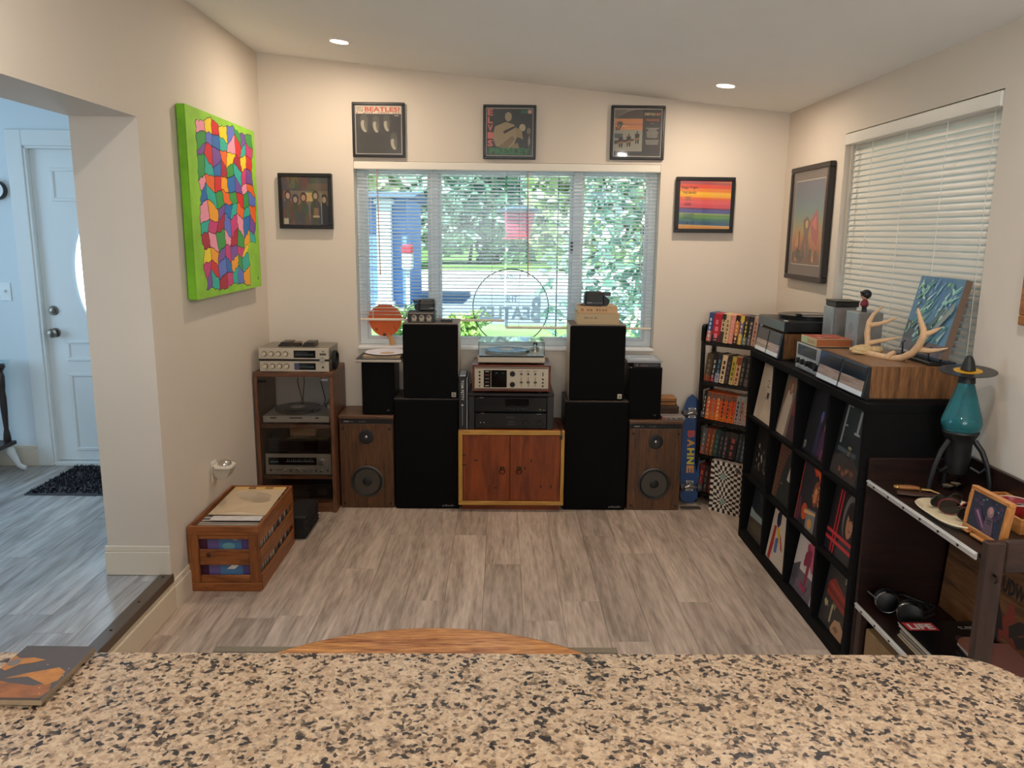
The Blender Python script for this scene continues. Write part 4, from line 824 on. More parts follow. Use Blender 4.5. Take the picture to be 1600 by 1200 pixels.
t, L = book('music_book', 'black book with white TOM PETTY spine standing beside the rack', b0.x+.004, b1.x, KY+.03, KY+.27, kz1, P(722, 588, 'y', KY+.03).z, '#121213', '#c9ccd2', 'up')
zt2 = P(722, 588, 'y', KY+.03).z
a = Art((b0.x+.004, KY+.03, kz1), (b1.x-b0.x-.004, 0, 0), (0, 0, zt2-kz1), L); a.text('TOM PETTY', .3, .55, .4, .38, '#d8d8d6', .01, False, -90).ell(.5, .46, .15, .02, '#b8b8b6').rect(.46, .08, .56, .42, '#77777a'); a.done('spine_lettering', t)
book('music_book', 'thin white edged book leaning beside the TOM PETTY book', b1.x+.002, min(b2.x-.006, sx0-.002), KY+.035, KY+.26, kz1+.001, P(735, 592, 'y', KY+.03).z, '#a7abb4', '#dfe2e6', 'up')

# ---- things on the left speakers
z = .608+.336; y0 = 4.862
q0, q1 = P(556, 566, 'y', y0-.01), P(628, 566, 'y', y0-.01)
t, L = book('picture_book', 'dark covered book lying on the small left black speaker', q0.x, q1.x, y0-.02, 5.1, z, z+.022, '#1c1820', '#cfc3b4', 'p')
t, L = book('magazine', 'cream magazine on the dark book above the small left speaker', q0.x+.04, q1.x-.01, y0, 5.11, z+.0225, z+.038, '#b9a384', '#a89478', 'p', 'magazine')
pc = P(603, 550, 'z', z+.045); t = thing('paper_plate', 'white paper plate with printed edge on the cream magazine', 'paper plate', (pc.x, 4.99, z+.0385)); L = t.location
obj('plate', MB(L).lathe([(0, z+.0385), (.095, z+.0388), (.132, z+.047), (.13, z+.0495), (.093, z+.0415), (0, z+.041)], (pc.x, 4.985, 0), 'z', 32), M('#e6e2e8', .6), t)
obj('print', MB(L).lathe([(.045, z+.0413), (.045, z+.0417), (0, z+.0419)], (pc.x+.01, 4.975, 0), 'z', 20), M('#c7a98a', .7), t)
fy = YB+.066; fc, fe = P(602, 500, 'y', fy), P(609, 547, 'y', fy)
t = thing('hand_fan', 'orange round paper hand fan on a wooden stick behind the blind', 'fan', (fe.x, fy, WZ0+.006)); L = t.location
fr_ = abs(P(628, 500, 'y', fy).x-fc.x)
obj('paper', MB(L).prism([(fc.x+fr_*(1.0 if abs(cos(j*pi/18)) < .95 else 1)*cos(j*pi/18)*(1+.04*sin(3*j*pi/18)), fc.z+fr_*.98*sin(j*pi/18)) for j in range(36)], 'y', fy-.001, fy+.001), M('#d9601e', .6, var=.06, scale=12), t)
obj('stick', MB(L).tube([(fc.x+.012, fy+.004, fc.z-fr_*.4), ((fc.x+fe.x)/2+.01, fy+.004, fc.z-fr_*1.0), (fe.x+.012, fy+.004, WZ0+.05), (fe.x+.02, fy+.002, WZ0+.0075)], [.004, .006, .0075, .007], 8, 2.6), M('#b98a5a', .6), t)
a = Art((fc.x-fr_, fy-.001, fc.z-fr_), (2*fr_, 0, 0), (0, 0, 2*fr_), L); a.ell(.24, .22, .04, .04, '#5a1f10').ell(.25, .225, .02, .02, '#d9601e').ell(.47, .06, .05, .04, '#4a1a10').ell(.8, .22, .02, .03, '#8a3414').ell(.76, .3, .02, .02, '#8a3414'); a.done('print', t)
# instant cameras
def camera(label, x0, x1, y0, z, flip, strap):
    t = thing('instant_camera', label, 'camera', ((x0+x1)/2, y0+.06, z)); L = t.location; w = x1-x0; d = .11; K = M('#0e0e0f', .5); sx = (lambda u: x0+w*u) if not flip else (lambda u: x1-w*u)
    def bx(mb, u0, u1, *r): return mb.box(min(sx(u0), sx(u1)), max(sx(u0), sx(u1)), *r)
    h = w*.56
    obj('body', bx(MB(L), 0, .78, y0, y0+d, z, z+h*.82, .010), K, t); obj('hood', bx(MB(L), .02, .74, y0+.008, y0+d-.01, z+h*.6, z+h, .010), K, t)
    obj('front_wedge', MB(L).prism([(sx(.76), z+.003), (sx(.97), z+.012), (sx(1.0), z+h*.45), (sx(.84), z+h*.68), (sx(.76), z+h*.75)], 'y', y0+.008, y0+d-.01), K, t)
    obj('eyepiece', bx(MB(L), .72, 1.05, y0+.02, y0+.055, z+h*.72, z+h*.98, .004), M('#0e0e10', .3), t)
    obj('film_door', bx(MB(L), .05, .72, y0-.002, y0, z+.008, z+h*.3, .002), M('#232326', .35), t)
    a = Art((min(sx(.07), sx(.25)), y0-.002, z+.018), (.032, 0, 0), (0, 0, .006), L); a.rect(0, .2, 1, .8, '#8a8a8a'); a.done('maker_mark', t)
    if strap == 'left': obj('strap', MB(L).tube([(x0+.02, y0+.03, z+h*.6), (x0-.03, y0+.03, z+h*.35), (x0-.05, y0+.02, z-.01), (x0-.048, y0+.02, z-.035), (x0-.06, y0+.03, z-.05)], .006, 8, .35), M('#1b1b1e', .6), t)
    else: obj('strap', MB(L).tube([(x0-.0, y0+.05, z+.01), (x0-.03, y0+.03, z+.004), (x0+.02, y0-.016, z+.004), (x0+.09, y0-.02, z+.003), (x1-.03, y0-.012, z+.004), (x1-.01, y0+.02, z+.008)], .004, 8, .5), M('#1d1d2a', .6), t)
    return t
zt = .721+.473
b0, b1 = P(637, 502, 'y', 4.86), P(679, 487, 'y', 4.86)
t = thing('photo_box', 'small dark box with three pale faces printed on its front', 'box', ((b0.x+b1.x)/2, 4.92, zt)); L = t.location
obj('body', MB(L).box(b0.x, b1.x, 4.86, 4.99, zt, b1.z, .003), M('#171414', .5), t)
a = Art((b0.x, 4.86, zt), (b1.x-b0.x, 0, 0), (0, 0, b1.z-zt), L); a.rect(.03, .8, .97, .9, '#8a8078')
for u in (.24, .52, .79): a.ell(u, .42, .1, .28, '#a89c8c').ell(u-.02, .52, .06, .12, '#6a5f55').poly([(u-.12, .1), (u+.12, .1), (u+.05, .22), (u-.05, .22)], '#8f8475')
a.done('print', t)
c0, c1 = P(648, 486, 'y', 4.87), P(679, 470, 'y', 4.87); camera('black instant camera with a hanging strap on the box of faces', c0.x-.004, c1.x, 4.868, b1.z+.0005, True, 'left')
c0 = P(689, 499, 'y', 4.9); t = thing('pocket_radio', 'small black gadget with white keys beside the box of faces', 'gadget', (c0.x+.03, 4.92, zt)); L = t.location
obj('body', MB(L).box(c0.x, c0.x+.07, 4.885, 4.95, zt, zt+.018, .003), M('#131314', .4), t)
for i in range(4): obj('key', MB(L).box(c0.x+.008+i*.015, c0.x+.019+i*.015, 4.89, 4.935, zt+.018, zt+.022, .001), M('#cfd6d8', .4), t)
# ---- things on the right speakers
zt = .714+.478; q0, q1 = P(902, 505, 'y', 4.86), P(968, 490, 'y', 4.86)
bt = q1.z; t, L = book('thick_book', 'thick cream book at the bottom on the right upper speaker', q0.x, q1.x, 4.858, 5.08, zt, bt, '#b39c74', '#c9b796', 'y')
a = Art((q0.x, 4.858, zt), (q1.x-q0.x, 0, 0), (0, 0, bt-zt), L); a.marks(.16, .52, .32, .16, '#7a6242').rect(.1, .2, .5, .22, '#9a825a'); a.done('spine_lettering', t)
q2, q3 = P(904, 489, 'y', 4.87), P(965, 479, 'y', 4.87); bt2 = q3.z
t, L = book('thick_book', 'slimmer tan book with camera on it on the right upper speaker', q2.x, q3.x, 4.868, 5.07, bt+.0003, bt2, '#c09a6e', '#d6c4a4', 'y')
a = Art((q2.x, 4.868, bt), (q3.x-q2.x, 0, 0), (0, 0, bt2-bt), L); a.marks(.06, .3, .7, .4, '#8f6a42'); a.done('spine_lettering', t)
c0, c1 = P(914, 478, 'y', 4.89), P(955, 455, 'y', 4.89); camera('black instant camera with a cord on the two stacked books', c0.x, c1.x-.006, 4.888, bt2+.0005, False, 'flat')
z = .593+.331; t, L = book('boxed_set', 'dark boxed record set on the small right black speaker', .83, 1.0, 4.86, 5.08, z, z+.028, '#1f1a1d', '#5a4a44', 'y')
a = Art((.83, 4.86, z), (.17, 0, 0), (0, 0, .028), L); a.ell(.12, .5, .03, .18, '#8a7a70').rect(.25, .25, .55, .65, '#5d4f4a').rect(.6, .3, .9, .7, '#45454f'); a.done('print', t)
t, L = book('magazine', 'pale grey magazine lying on the dark boxed record set', .79, 1.01, 4.87, 5.1, z+.0285, z+.042, '#9aa0a6', '#8a7c74', 'y', 'magazine')
a = Art((.79, 4.87, z+.042), (.22, 0, 0), (0, .23, 0), L); a.rect(.1, .1, .9, .9, '#b4bcc4').rect(.2, .55, .8, .7, '#8d979f').rect(.3, .25, .7, .4, '#c9cfd4'); a.done('cover_print', t)
z = .592; q0, q1 = P(1030, 652, 'y', 4.85), P(1070, 652, 'y', 4.85)
t, L = book('magazine', 'glossy magazine with red and white cover on the right walnut speaker', 1.02, 1.165, 4.835, 4.93, z+.0005, z+.02, '#8d8580', '#b7aea6', 'y', 'magazine')
a = Art((1.02, 4.835, z), (.145, 0, 0), (0, 0, .02), L); a.rect(.02, .2, .14, .9, '#a8323a').marks(.2, .25, .7, .5, '#3a3430'); a.done('edge_print', t)
for zz, hh, c, lb in ((.593, .055, '#3a2416', 'dark brown wooden block at the bottom behind the walnut speaker top'), (.649, .055, '#8a5526', 'orange brown wooden block on top of the dark block')):
    pa, pb = P(1030, 640, 'y', 5.02), P(1057, 640, 'y', 5.02)
    t = thing('wooden_block', lb, 'block', ((pa.x+pb.x)/2, 5.05, zz)); L = t.location
    obj('body', MB(L).box(pa.x-.05, pb.x+(.012 if zz < .6 else -.006), 5.0, 5.1, zz, zz+hh, .006), wood(c, {'#3a2416': '#533622', '#8a5526': '#b0763a'}[c], 'x', .5, 8, 3, .05), t); obj('groove', MB(L).box(pa.x-.045, pb.x-.01, 4.9985, 5.0, zz+hh*.45, zz+hh*.55), M('#241408', .6), t)

# ------------------------------------------------------------------ framed record covers on the back wall
def frame_on_back(label, tl, br, draw, depth=.028, fw=.017, mat_w=.006):
    a0, a1 = P(tl[0], tl[1], 'y', YB-depth), P(br[0], br[1], 'y', YB-depth); x0, x1, z0, z1 = a0.x, a1.x, a1.z, a0.z
    t = thing('framed_record', label, 'picture frame', ((x0+x1)/2, YB-.001, z0), 0, 'framed record covers on the back wall'); L = t.location; yf = YB-depth; K = M('#0f0d0d', .35)
    for (p0, p1, q0, q1) in ((x0, x1, z0, z0+fw), (x0, x1, z1-fw, z1), (x0, x0+fw, z0+fw, z1-fw), (x1-fw, x1, z0+fw, z1-fw)): obj('frame_bar', MB(L).box(p0, p1, yf, YB-.001, q0, q1, .003), K, t)
    obj('backing', MB(L).box(x0+fw, x1-fw, yf+.008, YB-.002, z0+fw, z1-fw), M('#a79f97', .6), t)
    m = fw+mat_w; a = Art((x0+m, yf+.008, z0+m), (x1-x0-2*m, 0, 0), (0, 0, z1-z0-2*m), L); draw(a); a.done('record_cover', t)
    obj('glazing', MB(L).box(x0+fw-.003, x1-fw+.003, yf+.0015, yf+.003, z0+fw-.003, z1-fw+.003), glass('picture_glass', '#ffffff', .955, .03), t)
def d1(a):
    a.rect(0, .0, 1, 1, '#d8c4b0').rect(0, 0, 1, .84, '#2a2826').text('MEET', .02, .94, .15, .045, '#5c6a3c').text('THE', .02, .88, .15, .055, '#4f6a3a').text('BEATLES!', .2, .885, .77, .1, '#c4491c', .03)
    a.marks(.02, .852, .96, .02, '#8a4a2a', 18)
    for x, y, s in ((.17, .62, 1.1), (.43, .6, 1), (.67, .62, .95), (.82, .24, 1)):   # pale leaf shapes, a plain stand-in
        a.ell(x+.01, y+.05*s, .085*s, .16*s, '#4a463f', 16).ell(x+.01, y-.04*s, .06*s, .12*s, '#a39c88', 14, .25).ell(x+.045, y-.03*s, .03*s, .1*s, '#5d584d', 12, .2)
    a.rect(.86, .795, .95, .81, '#b8b0a4')
def d2(a):
    a.rect(0, 0, 1, 1, '#2a3032')
    a.poly([(.18, .62), (.42, .72), (.6, .66), (.72, .5), (.62, .3), (.6, .2), (.42, .12), (.2, .2), (.12, .4)], '#9c8a6c').ell(.47, .83, .075, .1, '#a08f74').ell(.78, .6, .07, .08, '#b0a084').poly([(.6, .62), (.76, .55), (.8, .35), (.66, .4)], '#94825f')
    a.poly([(.36, .52), (.62, .64), (.63, .6), (.38, .46)], '#2e2420').poly([(.25, .18), (.55, .42), (.62, .36), (.45, .14)], '#7c6a50').poly([(.55, .2), (.68, .28), (.75, .04), (.62, .04)], '#8a7a5c')
    a.rect(.74, .9, .9, .98, '#2f5f48').rect(.9, .9, .98, .98, '#c89a90').ell(.92, .53, .045, .07, '#7a7064').poly([(.93, .45), (.96, .3), (.93, .18), (.9, .3)], '#9a9284')
    for i, c in enumerate('ELVIS'): a.text(c, .015, .85-i*.165, .12, .14, '#d0706a', .04)
    a.rect(0, 0, 1, .15, '#24402f').text('PRESLEY', .06, .02, .9, .14, '#1f7a45', .03)
def d3(a):
    a.rect(0, 0, 1, 1, '#2c2c2e'); a.rect(0, .1, .6, 1, '#8b8a7c').rect(0, .56, .6, .8, '#b9794c').rect(0, .66, .6, .7, '#a06a58').rect(0, .8, .6, 1, '#4c443e')
    for i in range(6): a.poly([(0, .78+i*.04), (.02, .8+i*.04), (.35+i*.06, 1), (.3+i*.06, 1)], '#8c8478')
    a.rect(.02, .63, .3, .645, '#d6a870').rect(.2, .59, .44, .6, '#cf9a62').rect(.0, .38, .18, .48, '#3c504e').poly([(0, .25), (.1, .27), (.4, .32), (.45, .37), (0, .33)], '#35302e').blobs(8, ['#2e2c2a', '#4c463c'], 4, (.0, .5, .2, .75), (.02, .05))
    for x, y in ((.14, .2), (.31, .22), (.49, .28)): a.poly([(x-.05, y+.2), (x+.05, y+.2), (x+.035, y-.02), (x+.01, y-.02), (x, y+.1), (x-.015, y-.02), (x-.035, y-.02)], '#23201f').ell(x, y+.23, .02, .03, '#5a4638', 10).poly([(x-.07, y+.08), (x+.04, y+.12), (x+.05, y+.08), (x-.06, y+.05)], '#8a6a48')
    a.text('SOMETHING', .63, .87, .23, .06, '#c9b48c', .02).text('NEW', .88, .87, .1, .06, '#c98a6a', .02).text('THE BEATLES', .66, .75, .29, .05, '#b8622c', .02).rect(.77, .695, .83, .705, '#8a8a86').lines(.66, .4, .3, .22, 8, '#9a968c', 3).lines(.66, .25, .3, .11, 4, '#9a968c', 5)
def d4(a):
    a.rect(0, 0, 1, 1, '#3a3226').rect(.0, .74, 1, 1, '#3d4038').rect(.2, .78, .28, 1, '#5d5426').rect(.42, .72, .56, 1, '#5c3a26').rect(.56, .73, 1, .87, '#5c4a3c').blobs(10, ['#4c3a2c', '#5a4a2a', '#39463f'], 6, (0, .75, .5, .98), (.02, .06))
    a.rect(.03, .02, 1, .72, '#6d5f48').rect(.48, .5, .66, .68, '#b79a5e')
    for x, y, c in ((.12, .5, '#4a3a2c'), (.28, .42, '#3c3620'), (.46, .46, '#3a3a2c'), (.72, .5, '#2f2c2a'), (.91, .42, '#26262c')):  # dark upright shapes, a plain stand-in
        a.poly([(x-.13, 0), (x+.13, 0), (x+.1, y-.04), (x+.03, y+.04), (x-.03, y+.04), (x-.1, y-.04)], c).ell(x, y+.12, .075, .11, '#2c211b', 14).ell(x, y+.11, .045, .065, '#a68a6c', 12)
    a.rect(.02, .02, .12, .14, '#b5a888').rect(.84, .02, .855, .66, '#7f9490').rect(.66, .16, .8, .2, '#b39a78').rect(.68, .2, .78, .36, '#7a5640')
def d5(a):
    def band(y0, y1, c): a.poly([(0, y0+.01), (.3, y0), (.7, y0-.012), (1, y0-.02), (1, y1-.02), (.7, y1-.012), (.3, y1), (0, y1+.01)], c)
    a.rect(0, 0, 1, 1, '#c98a3e')
    for y0, y1, c in ((.06, .1, '#c9a46a'), (.08, .2, '#2f5570'), (.16, .26, '#3c6e62'), (.22, .34, '#5e8a4e'), (.3, .335, '#8aa05a'), (.33, .42, '#4f5490'), (.41, .45, '#6a3058'), (.44, .62, '#cc4454'), (.52, .6, '#d8555a'), (.61, .68, '#e0632f'), (.66, .8, '#e9a31e'), (.71, .76, '#edb524'), (.78, .86, '#e27a2a'), (.85, .95, '#d6452f'), (.93, .98, '#a04a52')): band(y0, y1, c)
    a.rect(0, .98, 1, 1, '#b8405a').text('Stage Fright', .03, .82, .32, .075, '#5a1414', .02).text('THE BAND', .05, .73, .27, .05, '#4a1a10', .02).lines(.1, .59, .13, .09, 5, '#8a5a20', 2).lines(.06, .48, .2, .07, 4, '#8a2a3a', 4).lines(.08, .22, .2, .11, 4, '#3f5a44', 5).ell(.17, .12, .02, .02, '#24324a')
frame_on_back('black framed record cover with orange BEATLES! title over dark photo', (549, 159), (633, 246), d1)
frame_on_back('black framed record cover with pink ELVIS letters and green PRESLEY', (755, 163), (837, 249), d2)
frame_on_back('black framed record cover with sunset picture and Something New track list', (956, 164), (1037, 250), d3)
frame_on_back('black framed brown record cover with a row of five dark figures', (433, 270), (520, 358), d4, .04, .024, 0)
frame_on_back('black framed record cover with rainbow stripes and Stage Fright title', (1058, 276), (1145, 364), d5, .04, .024, 0)
# framed poster on the right wall
pd = .035; X_ = XR-pd; q0, q1 = P(1237, 264, 'x', X_), P(1290, 444, 'x', X_); py0, py1, pz0, pz1 = P(1298, 252, 'x', X_).y, q0.y, P(1287, 444, 'x', X_).z, q0.z
t = thing('framed_poster', 'tall dark framed poster of blue sky over orange battle shapes', 'poster', (XR-.001, (py0+py1)/2, pz0)); L = t.location; fw = .03
for (p0, p1, r0, r1) in ((py0, py1, pz0, pz0+fw), (py0, py1, pz1-fw, pz1), (py0, py0+fw, pz0+fw, pz1-fw), (py1-fw, py1, pz0+fw, pz1-fw)): obj('frame_bar', MB(L).box(X_, XR-.001, p0, p1, r0, r1, .004), M('#231c1a', .4), t)
obj('mount', MB(L).box(X_+.012, XR-.002, py0+fw, py1-fw, pz0+fw, pz1-fw), M('#5c524e', .7), t)
m = .075; a = Art((X_+.012, py1-m, pz0+m+.02), (0, -(py1-py0-2*m), 0), (0, 0, pz1-pz0-2*m-.03), L)
sky_ = ['#5c6a86', '#617492', '#66809a', '#6b90a2', '#74a0a4', '#8cab9a', '#b4b282', '#d8b060', '#e89a44', '#e08038', '#c46430', '#9a5430', '#764a34']
a.rect(-.01, -.01, 1.01, 1.01, '#c4bcae')
def mixhex(c, d, t, k=.8): return '#' + ''.join('%02x' % int(k*(int(c[i:i+2], 16)*(1-t)+int(d[i:i+2], 16)*t)) for i in (1, 3, 5))
for i in range(36):
    q = i/36*12; k = int(q); a.rect(0, 1-(i+1)/36, 1, 1-i/36, mixhex(sky_[k], sky_[k+1], q-k)); a.h -= .00007
a.blobs(26, ['#4a2a1c', '#b0562a', '#3a2a24', '#d08a3a', '#6a3a20'], 3, (0, 0, 1, .2), (.03, .09)).poly([(.3, .1), (.42, .36), (.36, .52), (.5, .58), (.62, .5), (.56, .34), (.66, .12), (.54, .1), (.48, .28), (.4, .1)], '#5a4436').poly([(.6, .5), (.82, .66), (.92, .4), (.88, .22), (.7, .3)], '#a8404a').poly([(.66, .48), (.8, .58), (.84, .4)], '#c9655a').poly([(.1, .22), (.2, .38), (.26, .2)], '#d08a34').ell(.5, .48, .05, .05, '#c99a5a').poly([(.4, .3), (.5, .36), (.46, .16)], '#7a2f24').rect(.24, .05, .27, .4, '#33241c')
a.done('poster_print', t)
obj('glazing', MB(L).box(X_+.006, X_+.008, py0+fw-.003, py1-fw+.003, pz0+fw-.003, pz1-fw+.003), glass('picture_glass', '#ffffff', .955, .03), t)
t = thing('framed_picture', 'wooden picture frame at the right edge above the bench', 'picture frame', (XR-.001, 2.5, 1.46)); L = t.location
fy1, fz0, fz1 = P(1593, 480, 'x', XR-.02).y, P(1593, 508, 'x', XR-.02).z, 1.95
for (p0, p1, r0, r1) in ((fy1-.45, fy1, fz0, fz0+.035), (fy1-.45, fy1, fz1-.035, fz1), (fy1-.45, fy1-.415, fz0+.035, fz1-.035), (fy1-.035, fy1, fz0+.035, fz1-.035)): obj('frame_bar', MB(L).box(XR-.022, XR-.001, p0, p1, r0, r1, .004), wood('#7a4318', '#b0702e', 'y', .35, 8, 3, .05), t)
obj('picture', MB(L).box(XR-.012, XR-.004, fy1-.416, fy1-.034, fz0+.034, fz1-.034), M('#a89a84', .6, var=.1, scale=9), t)

# ------------------------------------------------------------------ skateboard
s0, s1 = P(1076, 784, 'y', 4.955), P(1078, 628, 'y', 5.06)
sb = thing('skateboard', 'blue skateboard with yellow red BAHNE lettering standing on end by the wall', 'skateboard', (s0.x, 4.95, 0)); lean = math.atan2(.10, .70)
sb.rotation_euler = (-lean, R(1.0), 0); n = 26; SLn, SWd = .72, .062
def half(v):
    if v < .06: return SWd*(.82+.18*math.sqrt(v/.06))*math.sqrt(min(1, (v+.012)/.045))*.9
    if v > .72: u = (v-.72)/.28; return SWd*math.sqrt(max(0, 1-u**2.1))
    return SWd*(.92+.08*math.sin((v-.06)/.66*pi))
pts = [(half(i/n), i/n*SLn+.004) for i in range(n+1)] + [(-half(i/n), i/n*SLn+.004) for i in range(n, -1, -1)]
obj('deck', MB().prism(pts, 'y', .0, .011), M('#183e70', .4, var=.06, scale=14), sb)
def truck(z):
    q = obj('truck', MB().box(-.027, .027, -.008, -.0005, z-.036, z+.036, .002), M('#9a9690', .3, .9), sb)
    obj('hanger', MB().tube([(-.052, -.036, z-.004), (-.03, -.036, z-.004), (0, -.03, z+.004), (.03, -.036, z-.004), (.052, -.036, z-.004)], [.006, .009, .014, .009, .006], 10), M('#a8a49c', .25, .9), q)
    obj('kingpin', MB().lathe([(.011, -.008), (.013, -.02), (.011, -.034), (.006, -.036), (.006, -.046), (0, -.047)], (0, 0, z+.012), 'y', 14), M('#6d675f', .4, .8), q)
    for x in (-1, 1): obj('wheel', MB().lathe([(.012, x*.042), (.025, x*.044), (.027, x*.05), (.027, x*.066), (.023, x*.072), (.010, x*.072), (.009, x*.068), (0, x*.068)], (0, -.036, z-.004), 'x', 22), M('#3c3a3c', .5), q)
    for x in (-1, 1):
        for k in (-1, 1): obj('bolt', MB().lathe([(.004, -.008), (.004, -.011), (0, -.0115)], (x*.02, 0, z+k*.028), 'y', 8), CHROME, q)
truck(.118); truck(.60)
a = Art((-.024, 0, .2), (.048, 0, 0), (0, 0, .29))
for i, (c, k) in enumerate(zip('BAHNE', ('#b5453c', '#c78a3a', '#cbb03c', '#c9b83e', '#c98a44'))): a.text(c, 0, .81-i*.2, 1, .17, k, .05, False, -90)
a.done('lettering', sb)
o = obj('floor_plate', MB().box(1.17, 1.30, 4.83, 4.88, 0, .006, .002), M('#5a5048', .5, .5)); tag(o, 'small flat metal plate on the floor below the skateboard', 'plate')

# ------------------------------------------------------------------ corner rack of video tapes
RT = R(-45); rk = thing('tape_rack', 'black ladder rack of video tapes standing across the room corner', 'rack', (1.279, 4.992, 0), RT); RWd, RD, RH = .5, .165, 1.185
KW = wood('#0c0a09', '#191513', 'z', .35, 8, 3, .05, 'black_wood')
for x0 in (0, RWd-.02):
    for y0 in (0, RD-.028): obj('post', MB().box(x0, x0+.02, y0, y0+.028, 0, RH-.012, .003), KW, rk)
    obj('top_rail', MB().prism([(.0, 1.08), (RD, 1.08), (RD, RH-.02), (RD-.012, RH), (.02, RH), (.004, RH-.008), (0, RH-.024)], 'x', x0-.001, x0+.021), KW, rk)
    for z in (.80, .555, .315, .06): obj('side_rail', MB().box(x0+.002, x0+.018, .028, RD-.028, z-.04, z+.0), KW, rk)
RZ = [1.072, .815, .568, .328, .075]
for z in RZ:
    obj('shelf', MB().box(.0205, RWd-.0205, .002, RD-.03, z-.018, z, .002), KW, rk); obj('back_rail', MB().box(.0205, RWd-.0205, RD-.02, RD-.006, z+.0, z+.03, .002), KW, rk)
ORD = 'first second third fourth fifth sixth seventh eighth ninth tenth eleventh twelfth thirteenth fourteenth'.split()
rot = Matrix.Translation(rk.location) @ Matrix.Rotation(RT, 4, 'Z')
def tape(shelf, k, u, w, h, cols, desc, lean, marks, sname, d=.105):
    """one boxed tape on end: card box with a printed spine, open bottom showing the black cassette"""
    z = RZ[shelf]; rn = random.Random(shelf*31+k)
    lab = f'{desc} video tape, {ORD[k]} from left on the {sname} rack shelf'
    t = thing('video_tape', lab, 'video tape', rot @ Vector((u, .006, z+.0006+w*sin(R(lean)))), 0, f'video tapes on the {sname} rack shelf'); t.rotation_euler = (0, R(lean), RT)
    obj('box', MB().box(0, w, 0, d, .006, h, .0012), M(cols[0], .5), t); obj('cassette', MB().box(.003, w-.003, .003, d-.003, 0, .006), M('#121212', .4), t)
    a = Art((0, 0, .006), (w, 0, 0), (0, 0, h-.006))
    if len(cols) > 2: a.rect(.04, .0, .96, rn.uniform(.22, .4), cols[2])
    if len(cols) > 3: a.rect(.04, rn.uniform(.72, .8), .96, .99, cols[3])
    for m in range(marks): y = .14+m*.72/marks; a.rect(.3, y, .3+rn.uniform(.25, .45), y+.5/marks, cols[1])
    a.ell(.5, .07, .2, .02, cols[1]); a.done('spine_print', t)
row1 = [(.034, ['#2f4a78', '#c9d2dc', '#c46a52'], 'blue and white'), (.056, ['#b01f2e', '#e0707a', '#3a2a2c'], 'wide red and black'), (.026, ['#cfb994', '#4a3c2c', '#3a3028', '#2a2420'], 'cream black topped'), (.03, ['#d8b486', '#7a5a34', '#dcb98c'], 'peach'), (.03, ['#d9897a', '#e0a090', '#d98a78'], 'salmon pink'),
        (.03, ['#c4722e', '#e0b080', '#241a20', '#2a201c'], 'orange and black'), (.027, ['#6d5878', '#d8c89a', '#c9a03a', '#d8b83a'], 'purple and yellow'), (.03, ['#1c1816', '#c9b83a', '#5a7080', '#4a2c30'], 'black yellow lettered'), (.027, ['#3c332e', '#a8a098', '#6a5a5a', '#2a2624'], 'charcoal speckled'), (.03, ['#c09a86', '#8a4a4a', '#c9a890'], 'beige pink'), (.034, ['#23305c', '#a8b0c8'], 'navy blue')]
row2 = [(.044, ['#4a3c2c', '#7a6a50', '#8a3c20'], 'thick brown and rust'), (.028, ['#241c1c', '#a8a4a0', '#8a2430'], 'black and red'), (.03, ['#26242c', '#4a7a94', '#a8a0a8'], 'dark blue banded'), (.034, ['#d2b48c', '#3a2a1c', '#dcc094'], 'cream'), (.03, ['#2a2220', '#5a4c50'], 'dark brown'), (.028, ['#b8a03a', '#6a5a20', '#d4b474'], 'mustard yellow'), (.034, ['#d0ac80', '#8a3420', '#cda878', '#8a3c2c'], 'tan red marked'), (.03, ['#2a2422', '#7a746c'], 'black grey lettered'), (.03, ['#332c2a', '#6a645c', '#5a4c48'], 'charcoal'), (.032, ['#5c3c26', '#b08048', '#8a4a28'], 'russet brown'), (.02, ['#d0a884', '#a0805c'], 'pale tan')]
row3 = [(.022, ['#1a1614', '#b0a89c'], 'black narrow')] + [(.034, ['#c8501c', c, '#d86a1c', '#6a4a3c'], 'orange series ' + n_) for n_, c in (('white lettered', '#d8b49a'), ('grey pictured', '#8a7a74'), ('cream lettered', '#e0a878'), ('black lettered', '#3a2a24'), ('dark striped', '#4a3c2c'), ('red lettered', '#b02a20'))] + [(.028, [b_, c, '#a89a98', '#8f9088'], n_) for n_, b_, c in (('grey and white', '#9c948c', '#3a3440'), ('pale grey red', '#8d8580', '#9a3028'), ('silver grey', '#a8a098', '#b8743a'), ('dusty grey', '#857d78', '#8a2c2c'))]
row4 = [(.034, ['#5c5a54', '#8a9490', '#9a4a3a'], 'grey green'), (.028, ['#8a3c2c', '#c08050', '#6a4434'], 'brick red'), (.024, ['#7a4a2c', '#b07a44'], 'copper brown'), (.034, ['#243a34', '#4a6a5c'], 'dark green'), (.028, ['#1c1a1c', '#5c5450'], 'black plain'), (.03, ['#2a2428', '#7a6460'], 'black purple'), (.062, ['#141214', '#9a4a40', '#1a1818', '#3a302c'], 'wide black'), (.026, ['#2a3034', '#4c5a60'], 'slate'), (.026, ['#3a4048', '#7a8084'], 'steel grey'), (.03, ['#8a6a44', '#5a4428'], 'tan brown'), (.028, ['#4a423e', '#6a625c'], 'dull brown')]
row5 = [(.034, ['#6a2420', '#b0604c', '#8a2c2c'], 'dark red'), (.03, ['#2c2624', '#6a5c54'], 'black bottom'), (.03, ['#54201c', '#8a3c34'], 'maroon')]
